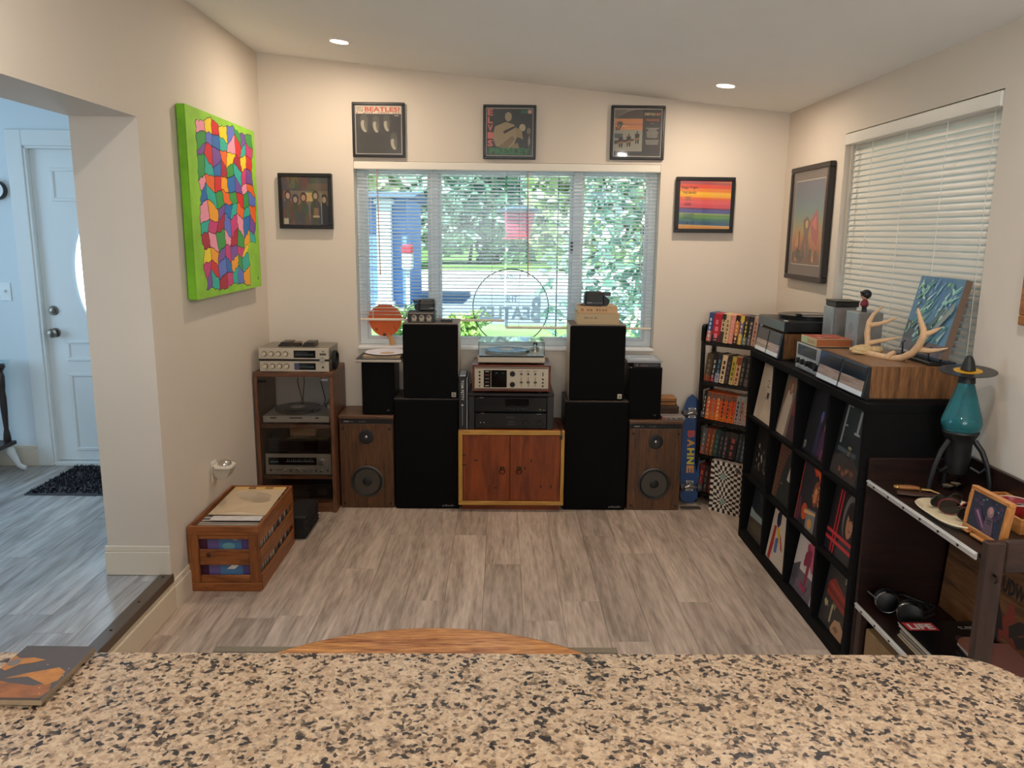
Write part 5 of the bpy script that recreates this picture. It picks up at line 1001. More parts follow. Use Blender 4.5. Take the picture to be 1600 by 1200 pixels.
for si, (row, nm, ln, g) in enumerate(((row1, 'top', 6, .002), (row2, 'second', 7, .0022), (row3, 'middle', 5, .0006), (row4, 'fourth', 7, .0022), (row5, 'bottom', 5, .002))):
    u = .027
    for k, (w_, cols, desc) in enumerate(row):
        rn = random.Random(si*13+k)
        if u+w_+.03 > RWd: break
        tape(si, k, u, w_, .187+rn.uniform(-.003, .004), cols, desc, ln, (5, 4, 5, 4, 3)[si] if w_ < .05 else 3, nm); u += w_/cos(R(ln))+g
# checkered box
b0, b1 = P(1107, 796, 'z', 0), P(1156, 809, 'z', 0); bw = math.hypot(b1.x-b0.x, b1.y-b0.y)+.01; bh = .335
cb = thing('checkered_box', 'black and white warped checker box standing in front of the corner rack', 'box', (b0.x, b0.y, 0), math.atan2(b1.y-b0.y, b1.x-b0.x)); dep = .05
obj('box', MB().box(0, bw, 0, dep, 0, bh, .001), M('#d6cabc', .5), cb)
def warp(u, v, c):
    """checks shrink towards the two diamonds"""
    du = dv = 0
    for (cx, cy_) in c:
        dx, dy = cx-u, (cy_-v)*1.5; k = .72*math.exp(-(dx*dx+dy*dy)/.085); du += dx*k; dv += dy/1.5*k
    e = min(1, 8*min(u, 1-u, v*1.2, (1-v)*1.2)); return u+du*e, v+dv*e
a = Art((0, 0, 0), (bw, 0, 0), (0, 0, bh)); KB = M('#181412', .5); cs = [(.38, .72), (.4, .23)]; NU, NV = 12, 18
for i in range(NU):
    for j in range(NV):
        if (i+j) % 2:
            q = [warp(x/NU, y/NV, cs) for x, y in ((i, j), (i+.5, j), (i+1, j), (i+1, j+.5), (i+1, j+1), (i+.5, j+1), (i, j+1), (i, j+.5))]
            a.raw([(min(1, max(0, x)), min(1, max(0, y))) for x, y in q], [list(range(8))], KB); a.h -= .00007
a.h += .0002
for x, y in cs: a.ell(x, y, .075, .05, '#7f9a8e', 16)
a.rect(.76, .83, .88, .93, '#6a645a').rect(.78, .85, .86, .91, '#3a3834'); a.done('warped_checks', cb)
a = Art((0, 0, bh), (bw, 0, 0), (0, dep, 0))
for i in range(9):
    for j in range(4):
        if (i+j) % 2: a.rect(i/9, j/4, (i+1)/9, (j+1)/4, KB); a.h -= .00007
a.done('top_checks', cb)

# ------------------------------------------------------------------ record bookcase along the right wall
BX0, BX1, BY0, BY1, BH = 1.41, 1.795, 2.935, 4.40, 1.113
BKM = M('#090809', .75); t = thing('record_bookcase', 'long black cube bookcase showing twelve record covers along the right wall', 'bookcase', (1.6, (BY0+BY1)/2, 0)); L = t.location
BT = .036
obj('top_panel', MB(L).box(BX0, BX1, BY0, BY1, BH-.036, BH, .002), BKM, t); obj('bottom_panel', MB(L).box(BX0, BX1, BY0+BT, BY1-BT, 0, .052, .002), BKM, t)
for y in (BY0, BY1-BT): obj('side_panel', MB(L).box(BX0, BX1, y, y+BT, 0, BH-.036, .002), BKM, t)
obj('back_panel', MB(L).box(BX1-.006, BX1, BY0+BT, BY1-BT, .052, BH-.036), BKM, t)
DV = [4.005, 3.662, 3.303]; SH = [(.375, .395), (.722, .742)]
for y in DV: obj('divider', MB(L).box(BX0+.002, BX1-.006, y-.011, y+.011, .052, BH-.036, .001), BKM, t)
ed = [BY1-BT] + [None]*3 + [BY0+BT]
cols_ = [(DV[0]+.011, BY1-BT), (DV[1]+.011, DV[0]-.011), (DV[2]+.011, DV[1]-.011), (BY0+BT, DV[2]-.011)]
for z0, z1 in SH:
    for (y0, y1) in cols_: obj('shelf', MB(L).box(BX0+.002, BX1-.006, y0, y1, z0, z1, .001), BKM, t)
rows_ = [(.742, BH-.036), (.395, .722), (.052, .375)]
SVL = .308
def sleeve(r, c, label, bgc, draw):
    """a record sleeve leaning back in its cube; u runs from the far edge to the near edge as one faces it"""
    y0, y1 = cols_[c]; z0, z1 = rows_[r]; w = min(SVL, y1-y0-.008); h = min(SVL, z1-z0-.012); ln = R((9, 7, 8)[r])
    o = thing('record_sleeve', label, 'record', (BX0+.024+.004*((r+c) % 3), (y0+y1)/2, z0+.0012), 0, 'record covers facing out of the bookcase'); o.rotation_euler = (0, ln, 0)
    obj('card', MB().box(0, .004, -w/2, w/2, 0, h, .0008), M(bgc, .35), o)
    a = Art((0, w/2, 0), (0, -w*.8, 0), (0, 0, h)); a.rect(0, 0, 1.25, 1, bgc); draw(a); a.done('cover_print', o)
def lp(f): return f
sleeve(0, 0, 'cream record cover with thin dark script, top row of bookcase farthest from viewer', '#c9b7a2', lambda a: a.rect(.0, 0, 1, 1, '#c9b7a2').ell(.3, .3, .2, .3, '#bfac97').ell(.6, .7, .12, .2, '#d0bfab').text('2.', .46, .6, .16, .14, '#3a3430').text('1', .55, .42, .14, .1, '#3a3430').rect(.46, .4, .72, .412, '#5a5048'))
sleeve(0, 1, 'pale dress figure on a brown record cover, top row second from far end', '#8f7a66', lambda a: a.rect(.0, 0, 1, 1, '#7c6a5a').poly([(.05, 0), (.45, 0), (.5, .6), (.42, .78), (.2, .74), (.1, .45)], '#c2b09c').ell(.35, .82, .1, .13, '#8a5030').ell(.36, .8, .05, .08, '#b58a6c').rect(.6, 0, 1, 1, '#4a3038').ell(.75, .7, .1, .26, '#6a4a54').rect(.62, .4, .8, .62, '#7a3a38').rect(.7, .72, .78, .82, '#a8a0a0'))
sleeve(0, 2, 'black record cover with two dim violet figures, top row third from far end', '#141318', lambda a: a.rect(.0, 0, 1, 1, '#131218').poly([(.48, .05), (.66, .05), (.66, .4), (.6, .58), (.52, .56)], '#2a2848').ell(.6, .62, .06, .09, '#3f5aa0').ell(.62, .6, .03, .06, '#8a3a48').poly([(.68, .06), (.9, .04), (.92, .3), (.84, .46), (.72, .42)], '#4a2a48').ell(.82, .5, .05, .07, '#8a5068').rect(.86, .02, .92, .18, '#8a3a5a').ell(.12, .12, .045, .05, '#a8a8a4').ell(.12, .12, .025, .03, '#131218').rect(.09, .05, .15, .065, '#8a8a86').rect(.9, .96, 1, .985, '#8a8a90').poly([(.93, .9), (.96, .9), (.955, .7), (.92, .7), (.94, .78)], '#c2c4c8'))
sleeve(0, 3, 'black record cover with silver banners and a crest, top row nearest the viewer', '#1c2022', lambda a: a.rect(.0, 0, 1, 1, '#1b2022').poly([(.2, .55), (.6, .58), (.95, .95), (.5, 1), (.15, .95)], '#232a2c').poly([(0, 0), (1, 0), (1, .22), (.7, .34), (.3, .32), (0, .25)], '#3a322e').rect(.1, .34, .8, .4, '#4a5458').rect(.12, .45, .18, .98, '#8f9492').rect(.62, .66, .7, .97, '#8f9492').marks(.12, .97, .2, .02, '#a8acaa').rect(.18, .7, .28, .72, '#9a9e9c').rect(.56, .64, .76, .67, '#9a9e9c').rect(.46, .3, .62, .48, '#15181a').rect(.48, .42, .6, .46, '#8a8264').rect(.49, .33, .53, .4, '#7a7258').rect(.55, .33, .59, .4, '#7a7258').blobs(24, ['#7a4630', '#5a3a2a', '#8a5a40'], 5, (.2, .02, 1, .2), (.02, .05)))
sleeve(1, 0, 'black record cover with pale tangled figures and red corner, middle row far end', '#121112', lambda a: a.rect(0, 0, 1, 1, '#121112').blobs(26, ['#8f8a80', '#5a564e', '#b5aea0', '#3a3733'], 8, (.2, .12, .9, .68), (.02, .06)).rect(.68, .84, .98, .96, '#b02a28').marks(.7, .86, .26, .08, '#5a1414', 5))
sleeve(1, 1, 'grey suited figure before a brick wall on record cover, middle row second', '#5c4438', lambda a: a.rect(0, 0, 1, 1, '#6a4a3c').lines(0, 0, 1, 1, 14, '#5a3c30', 4).poly([(.25, 0), (1, 0), (1, .9), (.7, .92), (.5, .8), (.36, .5)], '#2c302e').poly([(.66, .42), (.92, .4), (.95, .86), (.78, .86)], '#b8b0a4').ell(.85, .84, .05, .03, '#191817').ell(.42, .3, .02, .02, '#b8b0a0'))
sleeve(1, 2, 'dark record cover of a flame coloured guitarist with red lettering, middle row third', '#2a2428', lambda a: a.rect(0, 0, 1, 1, '#2b262c').rect(0, 0, .04, 1, '#a8402c').poly([(.46, .92), (.62, .82), (.7, .9), (.82, .76), (.92, .84), (.98, .7), (.99, .95), (.6, .99)], '#c83a24').poly([(.5, .9), (.7, .86), (.95, .74), (.96, .84), (.6, .96)], '#d85a2a').ell(.75, .58, .14, .2, '#8a4a34').ell(.74, .56, .07, .12, '#d08a5a').poly([(.5, .3), (.9, .34), (.95, .0), (.55, 0)], '#7a7c78').ell(.4, .22, .14, .13, '#b84e24').poly([(.4, .2), (.9, .27), (.9, .31), (.4, .26)], '#d0a070').ell(.72, .1, .1, .08, '#c98a4a').blobs(10, ['#c97a4a', '#8a3a2c', '#e0a86a'], 2, (.6, .4, .98, .78), (.02, .05)).ell(.15, .2, .1, .2, '#5a2c3c'))
sleeve(1, 3, 'dark record cover with crossed red bars and a hooded face, middle row nearest', '#1a1416', lambda a: a.rect(0, 0, 1, 1, '#191416').ell(.72, .62, .24, .34, '#6a625c').ell(.74, .56, .19, .3, '#2c2625').ell(.77, .56, .13, .22, '#b0795a').ell(.78, .72, .15, .12, '#231c1a').poly([(.45, 0), (1, 0), (1, .3), (.7, .34), (.5, .24)], '#3a3633').rect(.71, .58, .76, .6, '#4a2c22').rect(.82, .58, .87, .6, '#4a2c22').rect(.75, .44, .84, .46, '#8a4a3c').rect(.24, .0, .29, 1, '#b3242c').rect(.34, .0, .39, 1, '#b3242c').rect(0, .26, 1, .31, '#c23038').rect(0, .15, 1, .2, '#c23038'))
sleeve(2, 0, 'record cover with dark sky above a pale blue horizon, bottom row far end', '#1f2630', lambda a: a.rect(0, 0, 1, 1, '#1d2530').rect(0, .0, 1, .34, '#4c443c').poly([(0, .3), (1, .36), (1, .46), (.3, .44), (0, .48)], '#8fa3a4').ell(.5, .18, .4, .08, '#57503f').ell(.6, .8, .3, .1, '#242e3a'))
sleeve(2, 1, 'cream record cover with blue red and yellow paint splashes, bottom row second', '#d0c2b2', lambda a: a.rect(0, 0, 1, 1, '#d2c4b4').poly([(.2, .8), (.3, .95), (.42, .88), (.46, .7), (.36, .6), (.24, .66)], '#1c2440').poly([(.3, .6), (.48, .62), (.6, .34), (.46, .44)], '#d8b424').poly([(.16, .6), (.28, .62), (.3, .3), (.24, 0), (.1, .02)], '#b02a24').poly([(.34, .42), (.5, .46), (.52, .2), (.38, .18)], '#4a6ea8').poly([(.5, .56), (.62, .5), (.82, .3), (.7, .32)], '#c0342a').blobs(9, ['#b02a24', '#1c2440', '#c9a024'], 7, (.1, .05, .95, .6), (.01, .02)).rect(.8, .9, .95, .93, '#6a5a4c'))
sleeve(2, 2, 'white record cover with a pink tree shape over a grey fence, bottom row third', '#c9bcb4', lambda a: a.rect(0, 0, 1, 1, '#c9beb8').rect(0, 0, 1, .36, '#6a5e66').poly([(.0, .34), (.3, .48), (.3, .2), (0, .1)], '#57505a').rect(.58, .2, .7, .55, '#8a2c46').blobs(40, ['#a83858', '#b84a66', '#8c2a48', '#c05a72'], 12, (.4, .42, .98, .96), (.05, .13)).blobs(8, ['#a83858'], 13, (.4, .06, .8, .22), (.02, .05)).text('NO', .3, .91, .1, .05, '#2a2628', .02).ell(.47, .935, .03, .03, '#2a2628').rect(.1, .0, .12, .3, '#3c3640').rect(.2, .05, .22, .36, '#3c3640'))
sleeve(2, 3, 'record cover with a red tiled roof shape above a pale hand, bottom row nearest', '#3a3230', lambda a: a.rect(0, 0, 1, 1, '#38322e').poly([(.12, .62), (.3, .72), (.95, .56), (1, .34), (.6, .4), (.1, .44)], '#8c3226').poly([(.1, .52), (1, .42), (1, .46), (.1, .56)], '#6a241c').poly([(.2, .6), (1, .5), (1, .53), (.2, .63)], '#a84434').rect(.62, .9, .98, .92, '#8a7a3a').blobs(6, ['#b0a070', '#8a8070'], 3, (.05, .22, .3, .38), (.03, .06)).poly([(.5, .04), (.6, .2), (.8, .24), (.98, .16), (.98, 0), (.56, 0)], '#b58a66').poly([(.6, .08), (.7, .14), (.82, .1), (.72, .04)], '#8a6248').rect(.4, .1, .46, .36, '#a89878').text('W', .42, .3, .14, .1, '#b8a884').ell(.7, .82, .04, .06, '#7a7464').ell(.82, .78, .05, .03, '#b8a484'))

# ---- hi-fi on the bookcase
def console(name, label, x0, x1, y0, y1, z0, z1, woodm, slots):
    """low wood-cased unit whose sloped black front carries square windows with a white lip"""
    t = thing(name, label, 'hi-fi console', ((x0+x1)/2, (y0+y1)/2, z0)); L = t.location; h = z1-z0
    obj('case', MB(L).box(x0, x1, y0, y1, z0+.006, z1, .002), woodm, t)
    obj('base_board', MB(L).box(x0-.012, x1, y0+.006, y1-.006, z0, z0+.006), BLK, t)
    fr = obj('front_bezel', MB(L).prism([(x0-.026, z0+.006), (x0, z0+.006), (x0, z1-.002), (x0-.006, z1-.002)], 'y', y0+.001, y1-.001), M('#131517', .3), t)
    n = slots; w = (y1-y0-.012)/n; up = Vector((.020, 0, h-.008)); up_n = up.normalized(); nrm = Vector((-up_n.z, 0, up_n.x))
    for i in range(n):
        ya = y1-.006-i*w-.010; yb = y1-.006-(i+1)*w+.010
        o_ = Vector((x0-.026, 0, z0+.006))+nrm*.0008
        def quad(mb, v0, v1, off, th):
            p = [o_+up*v0+nrm*off, o_+up*v1+nrm*off, o_+up*v1+nrm*(off+th), o_+up*v0+nrm*(off+th)]
            return mb.prism([(q.x, q.z) for q in p], 'y', yb, ya)
        s = obj('window', quad(MB(L), .52, .94, 0, .0015), M('#1d2630', .12), t)
        obj('lower_panel', quad(MB(L), .2, .52, 0, .0012), wood('#8d796a', '#b8a49a', 'y', .15, 12, 5, .03, 'wood_reflection'), s)  # reflection of wood in the window's lower half, painted as brown pink grain
        obj('white_lip', quad(MB(L), .04, .19, 0, .004), M('#dde4ea', .3), s)
        obj('window_frame', quad(MB(L), .945, .975, 0, .003), M('#55606a', .3, .6), s)
    return t
OAKC = wood('#492c15', '#8f6238', 'z', .42, 18, 3.6, .05, 'console_oak', fine=.4); OAKT = wood('#6f4a2a', '#93683f', 'y', .4, 12, 4, .05, 'console_oak_top')
c1 = console('music_console', 'oak cased console with two square windows on the near end of the bookcase', 1.446, 1.796, 3.012, 3.49, BH, 1.246, OAKC, 2)
obj('top_veneer', MB(c1.location).box(1.447, 1.795, 3.013, 3.489, 1.246, 1.2475), OAKT, c1)
console('music_console', 'oak cased console with two windows beneath the far black turntable', 1.452, 1.79, 4.0, 4.385, BH, 1.248, OAKC, 2)
TZ = 1.2485
t = thing('turntable', 'black turntable with grey front edge and no cover on the far console', 'turntable', (1.62, 4.2, TZ)); L = t.location
for fx in (1.48, 1.76):
    for fy in (4.04, 4.38): obj('foot', MB(L).cyl((fx, fy, TZ), .014, .008, 'z', 12), BLK, t)
obj('plinth', MB(L).box(1.452, 1.79, 4.0, 4.41, TZ+.008, TZ+.062, .004), M('#101112', .35), t)
obj('front_edge', MB(L).box(1.447, 1.452, 4.0, 4.41, TZ+.010, TZ+.060, .002), M('#4b5a60', .3, .4), t)
pz = TZ+.062; pl = obj('platter', MB(L).lathe([(.145, pz), (.148, pz+.014), (.145, pz+.018), (0, pz+.018)], (1.645, 4.215, 0), 'z', 40), M('#3a3a3c', .3, .7), t)
obj('record', MB(L).lathe([(.15, pz+.0185), (.15, pz+.0205), (0, pz+.0205)], (1.645, 4.215, 0), 'z', 40), M('#121214', .22), pl); obj('record_label', MB(L).cyl((1.645, 4.215, pz+.0206), .045, .0005, 'z', 24), M('#2a2624', .5), pl); obj('spindle', MB(L).cyl((1.645, 4.215, pz+.02), .0035, .013, 'z', 10), CHROME, pl)
ar = obj('tone_arm', MB(L).cyl((1.75, 4.04, pz), .024, .022, 'z', 18).tube([(1.76, 4.01, pz+.034), (1.74, 4.05, pz+.034), (1.62, 4.09, pz+.032), (1.575, 4.13, pz+.028)], .005, 8), SILK, t); obj('headshell', MB(L).box(1.555, 1.585, 4.12, 4.15, pz+.0215, pz+.031, .002), BLKG, ar)
obj('control', MB(L).box(1.46, 1.475, 4.02, 4.05, pz, pz+.006, .001), SILK, t)
# small silver tuner and the paperback on it
t = thing('tuner', 'small silver tuner with dark dial and black knobs between the two consoles', 'tuner', (1.54, 3.65, BH)); L = t.location; ty0, ty1 = 3.505, 3.79; tz1 = 1.238
obj('case', MB(L).box(1.45, 1.625, ty0, ty1, BH+.004, tz1, .003), M('#4a443e', .4, .3), t)
for fy in (3.53, 3.75): obj('foot', MB(L).box(1.47, 1.49, fy, fy+.02, BH, BH+.004).box(1.59, 1.61, fy, fy+.02, BH, BH+.004), BLK, t)
obj('faceplate', MB(L).box(1.44, 1.45, ty0, ty1, BH+.003, tz1+.002, .002), M('#b9bdbf', .3, .5), t)
a = Art((1.44, ty1, BH+.003), (0, -(ty1-ty0), 0), (0, 0, tz1-BH), L); a.rect(.06, .54, .86, .94, M('#26323a', .12)).rect(.08, .56, .3, .92, '#3f4c52').rect(.04, .07, .96, .5, '#b4bcc0').marks(.1, .08, .6, .04, '#5a6064'); a.done('dial', t)
for i, u in enumerate((.16, .36, .56)): obj('knob', MB(L).lathe([(.014, 0), (.013, -.016), (0, -.017)], (1.44, ty1-(ty1-ty0)*u, BH+.043), 'x', 16), BLKG, t)
for u in (.67, .74, .81, .88): obj('lever', MB(L).box(1.43, 1.44, ty1-(ty1-ty0)*u-.004, ty1-(ty1-ty0)*u+.004, BH+.028, BH+.06, .001), BLKG, t)
o = obj('knob', MB(L).lathe([(.016, 0), (.015, -.016), (0, -.017)], (1.44, ty1-(ty1-ty0)*.93, BH+.04), 'x', 16), BLKG, t)
q0, q1 = P(1257, 541, 'z', tz1+.002), P(1310, 545, 'z', tz1+.002)
t = thing('paperback', 'thick red and cream paperback lying on the silver tuner', 'book', (1.54, 3.7, tz1+.0024)); L = t.location; pz = tz1+.0024
obj('cover', MB(L).box(1.455, 1.62, 3.595, 3.78, pz, pz+.002, .0005).box(1.455, 1.62, 3.595, 3.78, pz+.034, pz+.036, .0005).box(1.455, 1.457, 3.595, 3.78, pz+.002, pz+.034), M('#c9b98e', .45), t)
obj('pages', MB(L).box(1.457, 1.618, 3.598, 3.778, pz+.002, pz+.034), M('#a8613c', .8, var=.06, scale=90), t)
a = Art((1.455, 3.78, pz), (0, -.185, 0), (0, 0, .036), L); a.rect(.05, .1, .4, .9, '#b9d0a0').rect(.45, .3, .95, .7, '#b9a070'); a.done('spine_print', t)
a = Art((1.455, 3.78, pz+.036), (0, -.185, 0), (.165, 0, 0), L); a.rect(.02, .02, .98, .98, '#a84a34').blobs(12, ['#7a2a20', '#c9785a', '#5a3030', '#d0a080'], 9, (.1, .1, .9, .9), (.05, .14)); a.done('cover_print', t)
# two grey speakers
def gray_speaker(label, y0, y1):
    t = thing('grey_speaker', label, 'speaker', (1.68, (y0+y1)/2, BH), 0, 'grey speakers on the bookcase'); L = t.location
    obj('cabinet', MB(L).box(1.63, 1.738, y0, y1, BH, 1.405, .004), M('#7b7772', .55, var=.05, scale=40), t)
    obj('front', MB(L).box(1.62, 1.63, y0+.001, y1-.001, BH+.001, 1.404, .003), M('#99a0a3', .35, .3, var=.08, scale=14), t)
    a = Art((1.62, y1, BH), (0, -(y1-y0), 0), (0, 0, .292), L); a.ell(.5, .35, .32, .14, '#868d91', 20).ell(.5, .74, .2, .09, '#8b9296', 18); a.done('cone_marks', t); return t
gray_speaker('grey metal speaker with a black box on top behind the silver tuner', 3.832, 3.945)
gray_speaker('grey metal speaker with a tiny mop haired figurine on top', 3.556, 3.68)
o = thing('flat_box', 'flat black box lying on the farther grey speaker', 'box', (1.68, 3.89, 1.4055)); L = o.location
obj('body', MB(L).box(1.63, 1.745, 3.826, 3.95, 1.4055, 1.43, .003), M('#17130f', .4), o); obj('lid', MB(L).box(1.628, 1.747, 3.824, 3.952, 1.43, 1.436, .001), M('#3a3222', .4), o)
fg = thing('figurine', 'tiny figurine with round black hair and dark red suit on grey speaker', 'figurine', (1.665, 3.60, 1.4055)); L = fg.location; z = 1.4055
for s_ in (-1, 1): obj('leg', MB(L).lathe([(.0085, z), (.008, z+.006), (.0065, z+.008), (.0075, z+.026)], (1.665, 3.60+s_*.009, 0), 'z', 12), M('#1a1416', .5), fg)
obj('torso', MB(L).lathe([(.014, z+.024), (.018, z+.03), (.016, z+.045), (.011, z+.054), (.006, z+.056), (.005, z+.06)], (1.665, 3.60, 0), 'z', 16), M('#7a1c2a', .5), fg)
for s_ in (-1, 1): obj('arm', MB(L).tube([(1.665, 3.60+s_*.014, z+.05), (1.661, 3.60+s_*.021, z+.04), (1.654, 3.60+s_*.017, z+.031)], [.005, .005, .004], 8), M('#7a1c2a', .5), fg)
hd = obj('head', MB(L).ball((1.665, 3.60, z+.074), .019, .02, .019), M('#c99a82', .5), fg)
obj('hair', MB(L).ball((1.6685, 3.60, z+.0795), .0235, .0255, .0225).ball((1.653, 3.60, z+.088), .011, .02, .008), M('#100c0c', .5), hd)
for s_ in (-1, 1): obj('eye', MB(L).ball((1.6475, 3.60+s_*.006, z+.074), .002, .0025, .003, 8, 6), M('#15100e', .3), hd)
# mounted antlers on the console
tz = 1.2478
an = thing('antlers', 'pale deer antlers on a small skull piece lying on the oak console', 'antlers', (1.58, 3.3, tz)); L = an.location
BONE = M('#d2ac84', .55, var=.08, scale=40); SKU = M('#c9ab7c', .6, var=.12, scale=60)
def an_pts(lst): return [tuple(P(x, y, 'y', yy)) for x, y, yy in lst]
s0 = P(1340, 549, 'y', 3.34)
g = MB(L)
g.ball((s0.x+.022, 3.34, tz+.021), .05, .03, .020).ball((s0.x+.075, 3.335, tz+.019), .035, .022, .018)
obj('skull_plate', g, SKU, an)
g = MB(L).tube([(s0.x-.035, 3.34, tz+.02), (s0.x-.01, 3.33, tz+.028), (s0.x+.01, 3.325, tz+.03), (s0.x+.03, 3.32, tz+.02), (s0.x+.02, 3.318, tz+.008), (s0.x-.005, 3.322, tz+.010), (s0.x-.03, 3.33, tz+.014)], .007, 8)
obj('eye_socket_rim', g, SKU, an); obj('eye_socket', MB(L).ball((s0.x+.008, 3.322, tz+.02), .014, .008, .011), M('#2a1a10', .8), an)
a1_ = obj('antler', MB(L).tube(an_pts([(1358, 553, 3.36), (1356, 540, 3.36), (1355, 520, 3.37), (1358, 503, 3.38), (1365, 491, 3.4), (1374, 483, 3.42), (1381, 479, 3.44)]), [.013, .0125, .0125, .011, .008, .006, .002], 10), BONE, an)
for q in ([(1356, 536, 3.36), (1372, 533, 3.33), (1390, 530, 3.30), (1406, 527, 3.28)], [(1359, 508, 3.37), (1374, 506, 3.35), (1390, 501, 3.32), (1402, 496, 3.30)]): obj('tine', MB(L).tube(an_pts(q), [.011, .009, .006, .0018], 8), BONE, a1_)
a2_ = obj('antler', MB(L).tube(an_pts([(1352, 551, 3.33), (1372, 556, 3.25), (1392, 560, 3.2), (1410, 559, 3.15), (1425, 552, 3.10), (1436, 540, 3.07), (1443, 525, 3.05), (1443, 515, 3.05), (1439, 502, 3.06), (1434, 482, 3.07)]), [.014, .014, .014, .014, .014, .0145, .014, .012, .0105, .005], 10), BONE, an)
for q in ([(1437, 546, 3.08), (1452, 548, 3.04), (1466, 547, 3.015), (1481, 544, 3.0)], [(1444, 522, 3.05), (1456, 519, 3.03), (1465, 515, 3.015), (1472, 511, 3.0)], [(1386, 558, 3.2), (1392, 553, 3.19), (1398, 549, 3.18)]): obj('tine', MB(L).tube(an_pts(q), [.012, .0095, .006, .0018][:len(q)], 8), BONE, a2_)
# canvas print on a small easel
ez = tz; e0, e1, e2, e3 = P(1405, 543, 'x', 1.712), P(1470, 560, 'x', 1.712), P(1503, 435, 'x', 1.778), P(1434, 430, 'x', 1.778)
up = ((e2-e1)+(e3-e0))/2; rt = Vector((0, e1.y-e0.y, 0)); th = .028; nn = rt.cross(up).normalized(); o0 = Vector((1.712, e0.y, e0.z))
pr_ = thing('canvas_print', 'glossy blue green forest canvas print propped on a small black easel', 'picture', tuple(o0)); L = o0
up = Vector((.066, 0, e3.z-e0.z))
mb = MB(L); c8 = [o0, o0+rt, o0+rt+up, o0+up]; nn = rt.cross(up).normalized(); mb.add([*c8, *[q-nn*th for q in c8]], [(0, 1, 2, 3), (4, 7, 6, 5), (0, 4, 5, 1), (1, 5, 6, 2), (2, 6, 7, 3), (3, 7, 4, 0)]); obj('canvas', mb, M('#6a5648', .6), pr_)
a = Art(tuple(o0), tuple(rt), tuple(up), tuple(o0)); a.rect(0, 0, 1, 1, M('#5a8098', .25)); G_ = M('#5f9a8a', .25); G2_ = M('#9fd0bc', .25)
a.poly([(0, 1), (.5, 1), (.4, .6), (.2, .5), (0, .4)], M('#5f7f9a', .25)).poly([(.3, 1), (.75, 1), (.6, .6), (.4, .62)], M('#54799c', .25)).rect(0, 0, 1, .16, M('#6d5f5c', .25)).poly([(0, .16), (.5, .16), (.4, .36), (0, .4)], M('#5a5450', .25))
rn = random.Random(8)
for k in range(80):
    x, y = rn.uniform(.02, .85), rn.uniform(.12, .85); l = rn.uniform(.06, .22); an_ = rn.uniform(.4, 1.2); w_ = rn.uniform(.006, .014)
    x2, y2 = min(.99, x+l*cos(an_)), min(.99, y+l*sin(an_)); a.poly([(x-w_, y+w_), (x+w_, y-w_), (x2+w_*.3, y2-w_*.3), (x2-w_*.3, y2+w_*.3)], rn.choice([G_, G2_, M('#6fae8e', .25), M('#7fb6b8', .25), M('#c8e6e4', .25), M('#8fc6d4', .25)]))
a.blobs(40, [G_, G2_, M('#8fc06a', .25), M('#b5d8c8', .25)], 4, (.05, .2, .98, .98), (.012, .035)).poly([(.45, .1), (.55, .1), (.98, .6), (.98, .72)], M('#8a938e', .25)).poly([(.3, .08), (.36, .08), (.8, .58), (.78, .64)], M('#5c6a62', .25)); a.done('print', pr_)
es = thing('small_easel', 'small black stand holding the forest canvas print', 'stand', (1.735, (e0.y+e1.y)/2, ez)); L = es.location
ya, yb_ = e1.y+.06, e0.y-.06
obj('base', MB(L).box(1.68, 1.79, e1.y+.02, e0.y-.04, ez, ez+.014, .003), BLK, es)
for y in (ya, yb_):
    obj('hook', MB(L).tube([(1.706, y, ez+.015), (1.696, y, ez+.018), (1.694, y, ez+.062), (1.704, y, ez+.068)], .0035, 8), BLK, es)
    obj('back_prop', MB(L).tube([(1.745, y, ez+.014), (1.762, y, ez+.10), (1.785, y, ez+.19)], .005, 8), BLK, es)

# ------------------------------------------------------------------ brown bench beside the bookcase
DKW = lambda ax: wood('#120806', '#2a150f', ax, .38, 8, 3, .06, 'bench_wood', coat=.15)
NX0, NX1, NY0, NY1, NZ = 1.42, 1.795, 2.165, 2.928, .82
t = thing('bench', 'dark brown wooden bench with metal edged shelves and raised back boards', 'bench', (1.6, 2.55, 0)); L = t.location
tb = obj('top_board', MB(L).box(NX0+.006, NX1-.022, NY0+.03, NY1-.022, NZ-.022, NZ, .002), DKW('y'), t)
obj('back_board', MB(L).box(NX0+.004, NX1-.022, NY1-.021, NY1, .01, .906, .003), DKW('x'), t); obj('wall_board', MB(L).box(NX1-.021, NX1, NY0, NY1, .01, .93, .003), DKW('y'), t)
lb = obj('low_shelf', MB(L).box(NX0+.006, NX1-.022, NY0+.03, NY1-.022, .29, .31, .002), DKW('y'), t)
for z, p_ in ((NZ, tb), (.31, lb)):
    e = obj('metal_edge', MB(L).box(NX0, NX0+.006, NY0+.03, NY1-.022, z-.021, z+.002, .001).tube([(NX0-.001, NY0+.03, z-.004), (NX0-.001, NY1-.022, z-.004)], .003, 6), M('#dddbd7', .35, .5), t, 'bright metal edge strip')
    for k in range(7): obj('rivet', MB(L).lathe([(.0055, 0), (.005, -.002), (0, -.003)], (NX0-.0005, NY1-.08-k*.112, z-.011), 'x', 10), M('#3a2c28', .4, .6), e)
END = wood('#2a1b17', '#3f2a23', 'z', .45, 8, 3, .05, 'bench_end')
obj('post', MB(L).box(NX0+.012, NX0+.072, NY0, NY0+.028, .0, NZ+.045, .004), END, t)
obj('post', MB(L).box(NX1-.06, NX1-.0215, NY0, NY0+.028, .0, NZ-.052, .004), END, t)
obj('end_rail', MB(L).box(NX0+.073, NX1-.0215, NY0, NY0+.026, NZ-.05, NZ+.048, .004), wood('#2a1b17', '#3f2a23', 'x', .45, 8, 3, .05, 'bench_end'), t)
obj('leg', MB(L).box(NX0+.008, NX0+.04, NY1-.06, NY1-.022, .0, .29, .004), END, t)
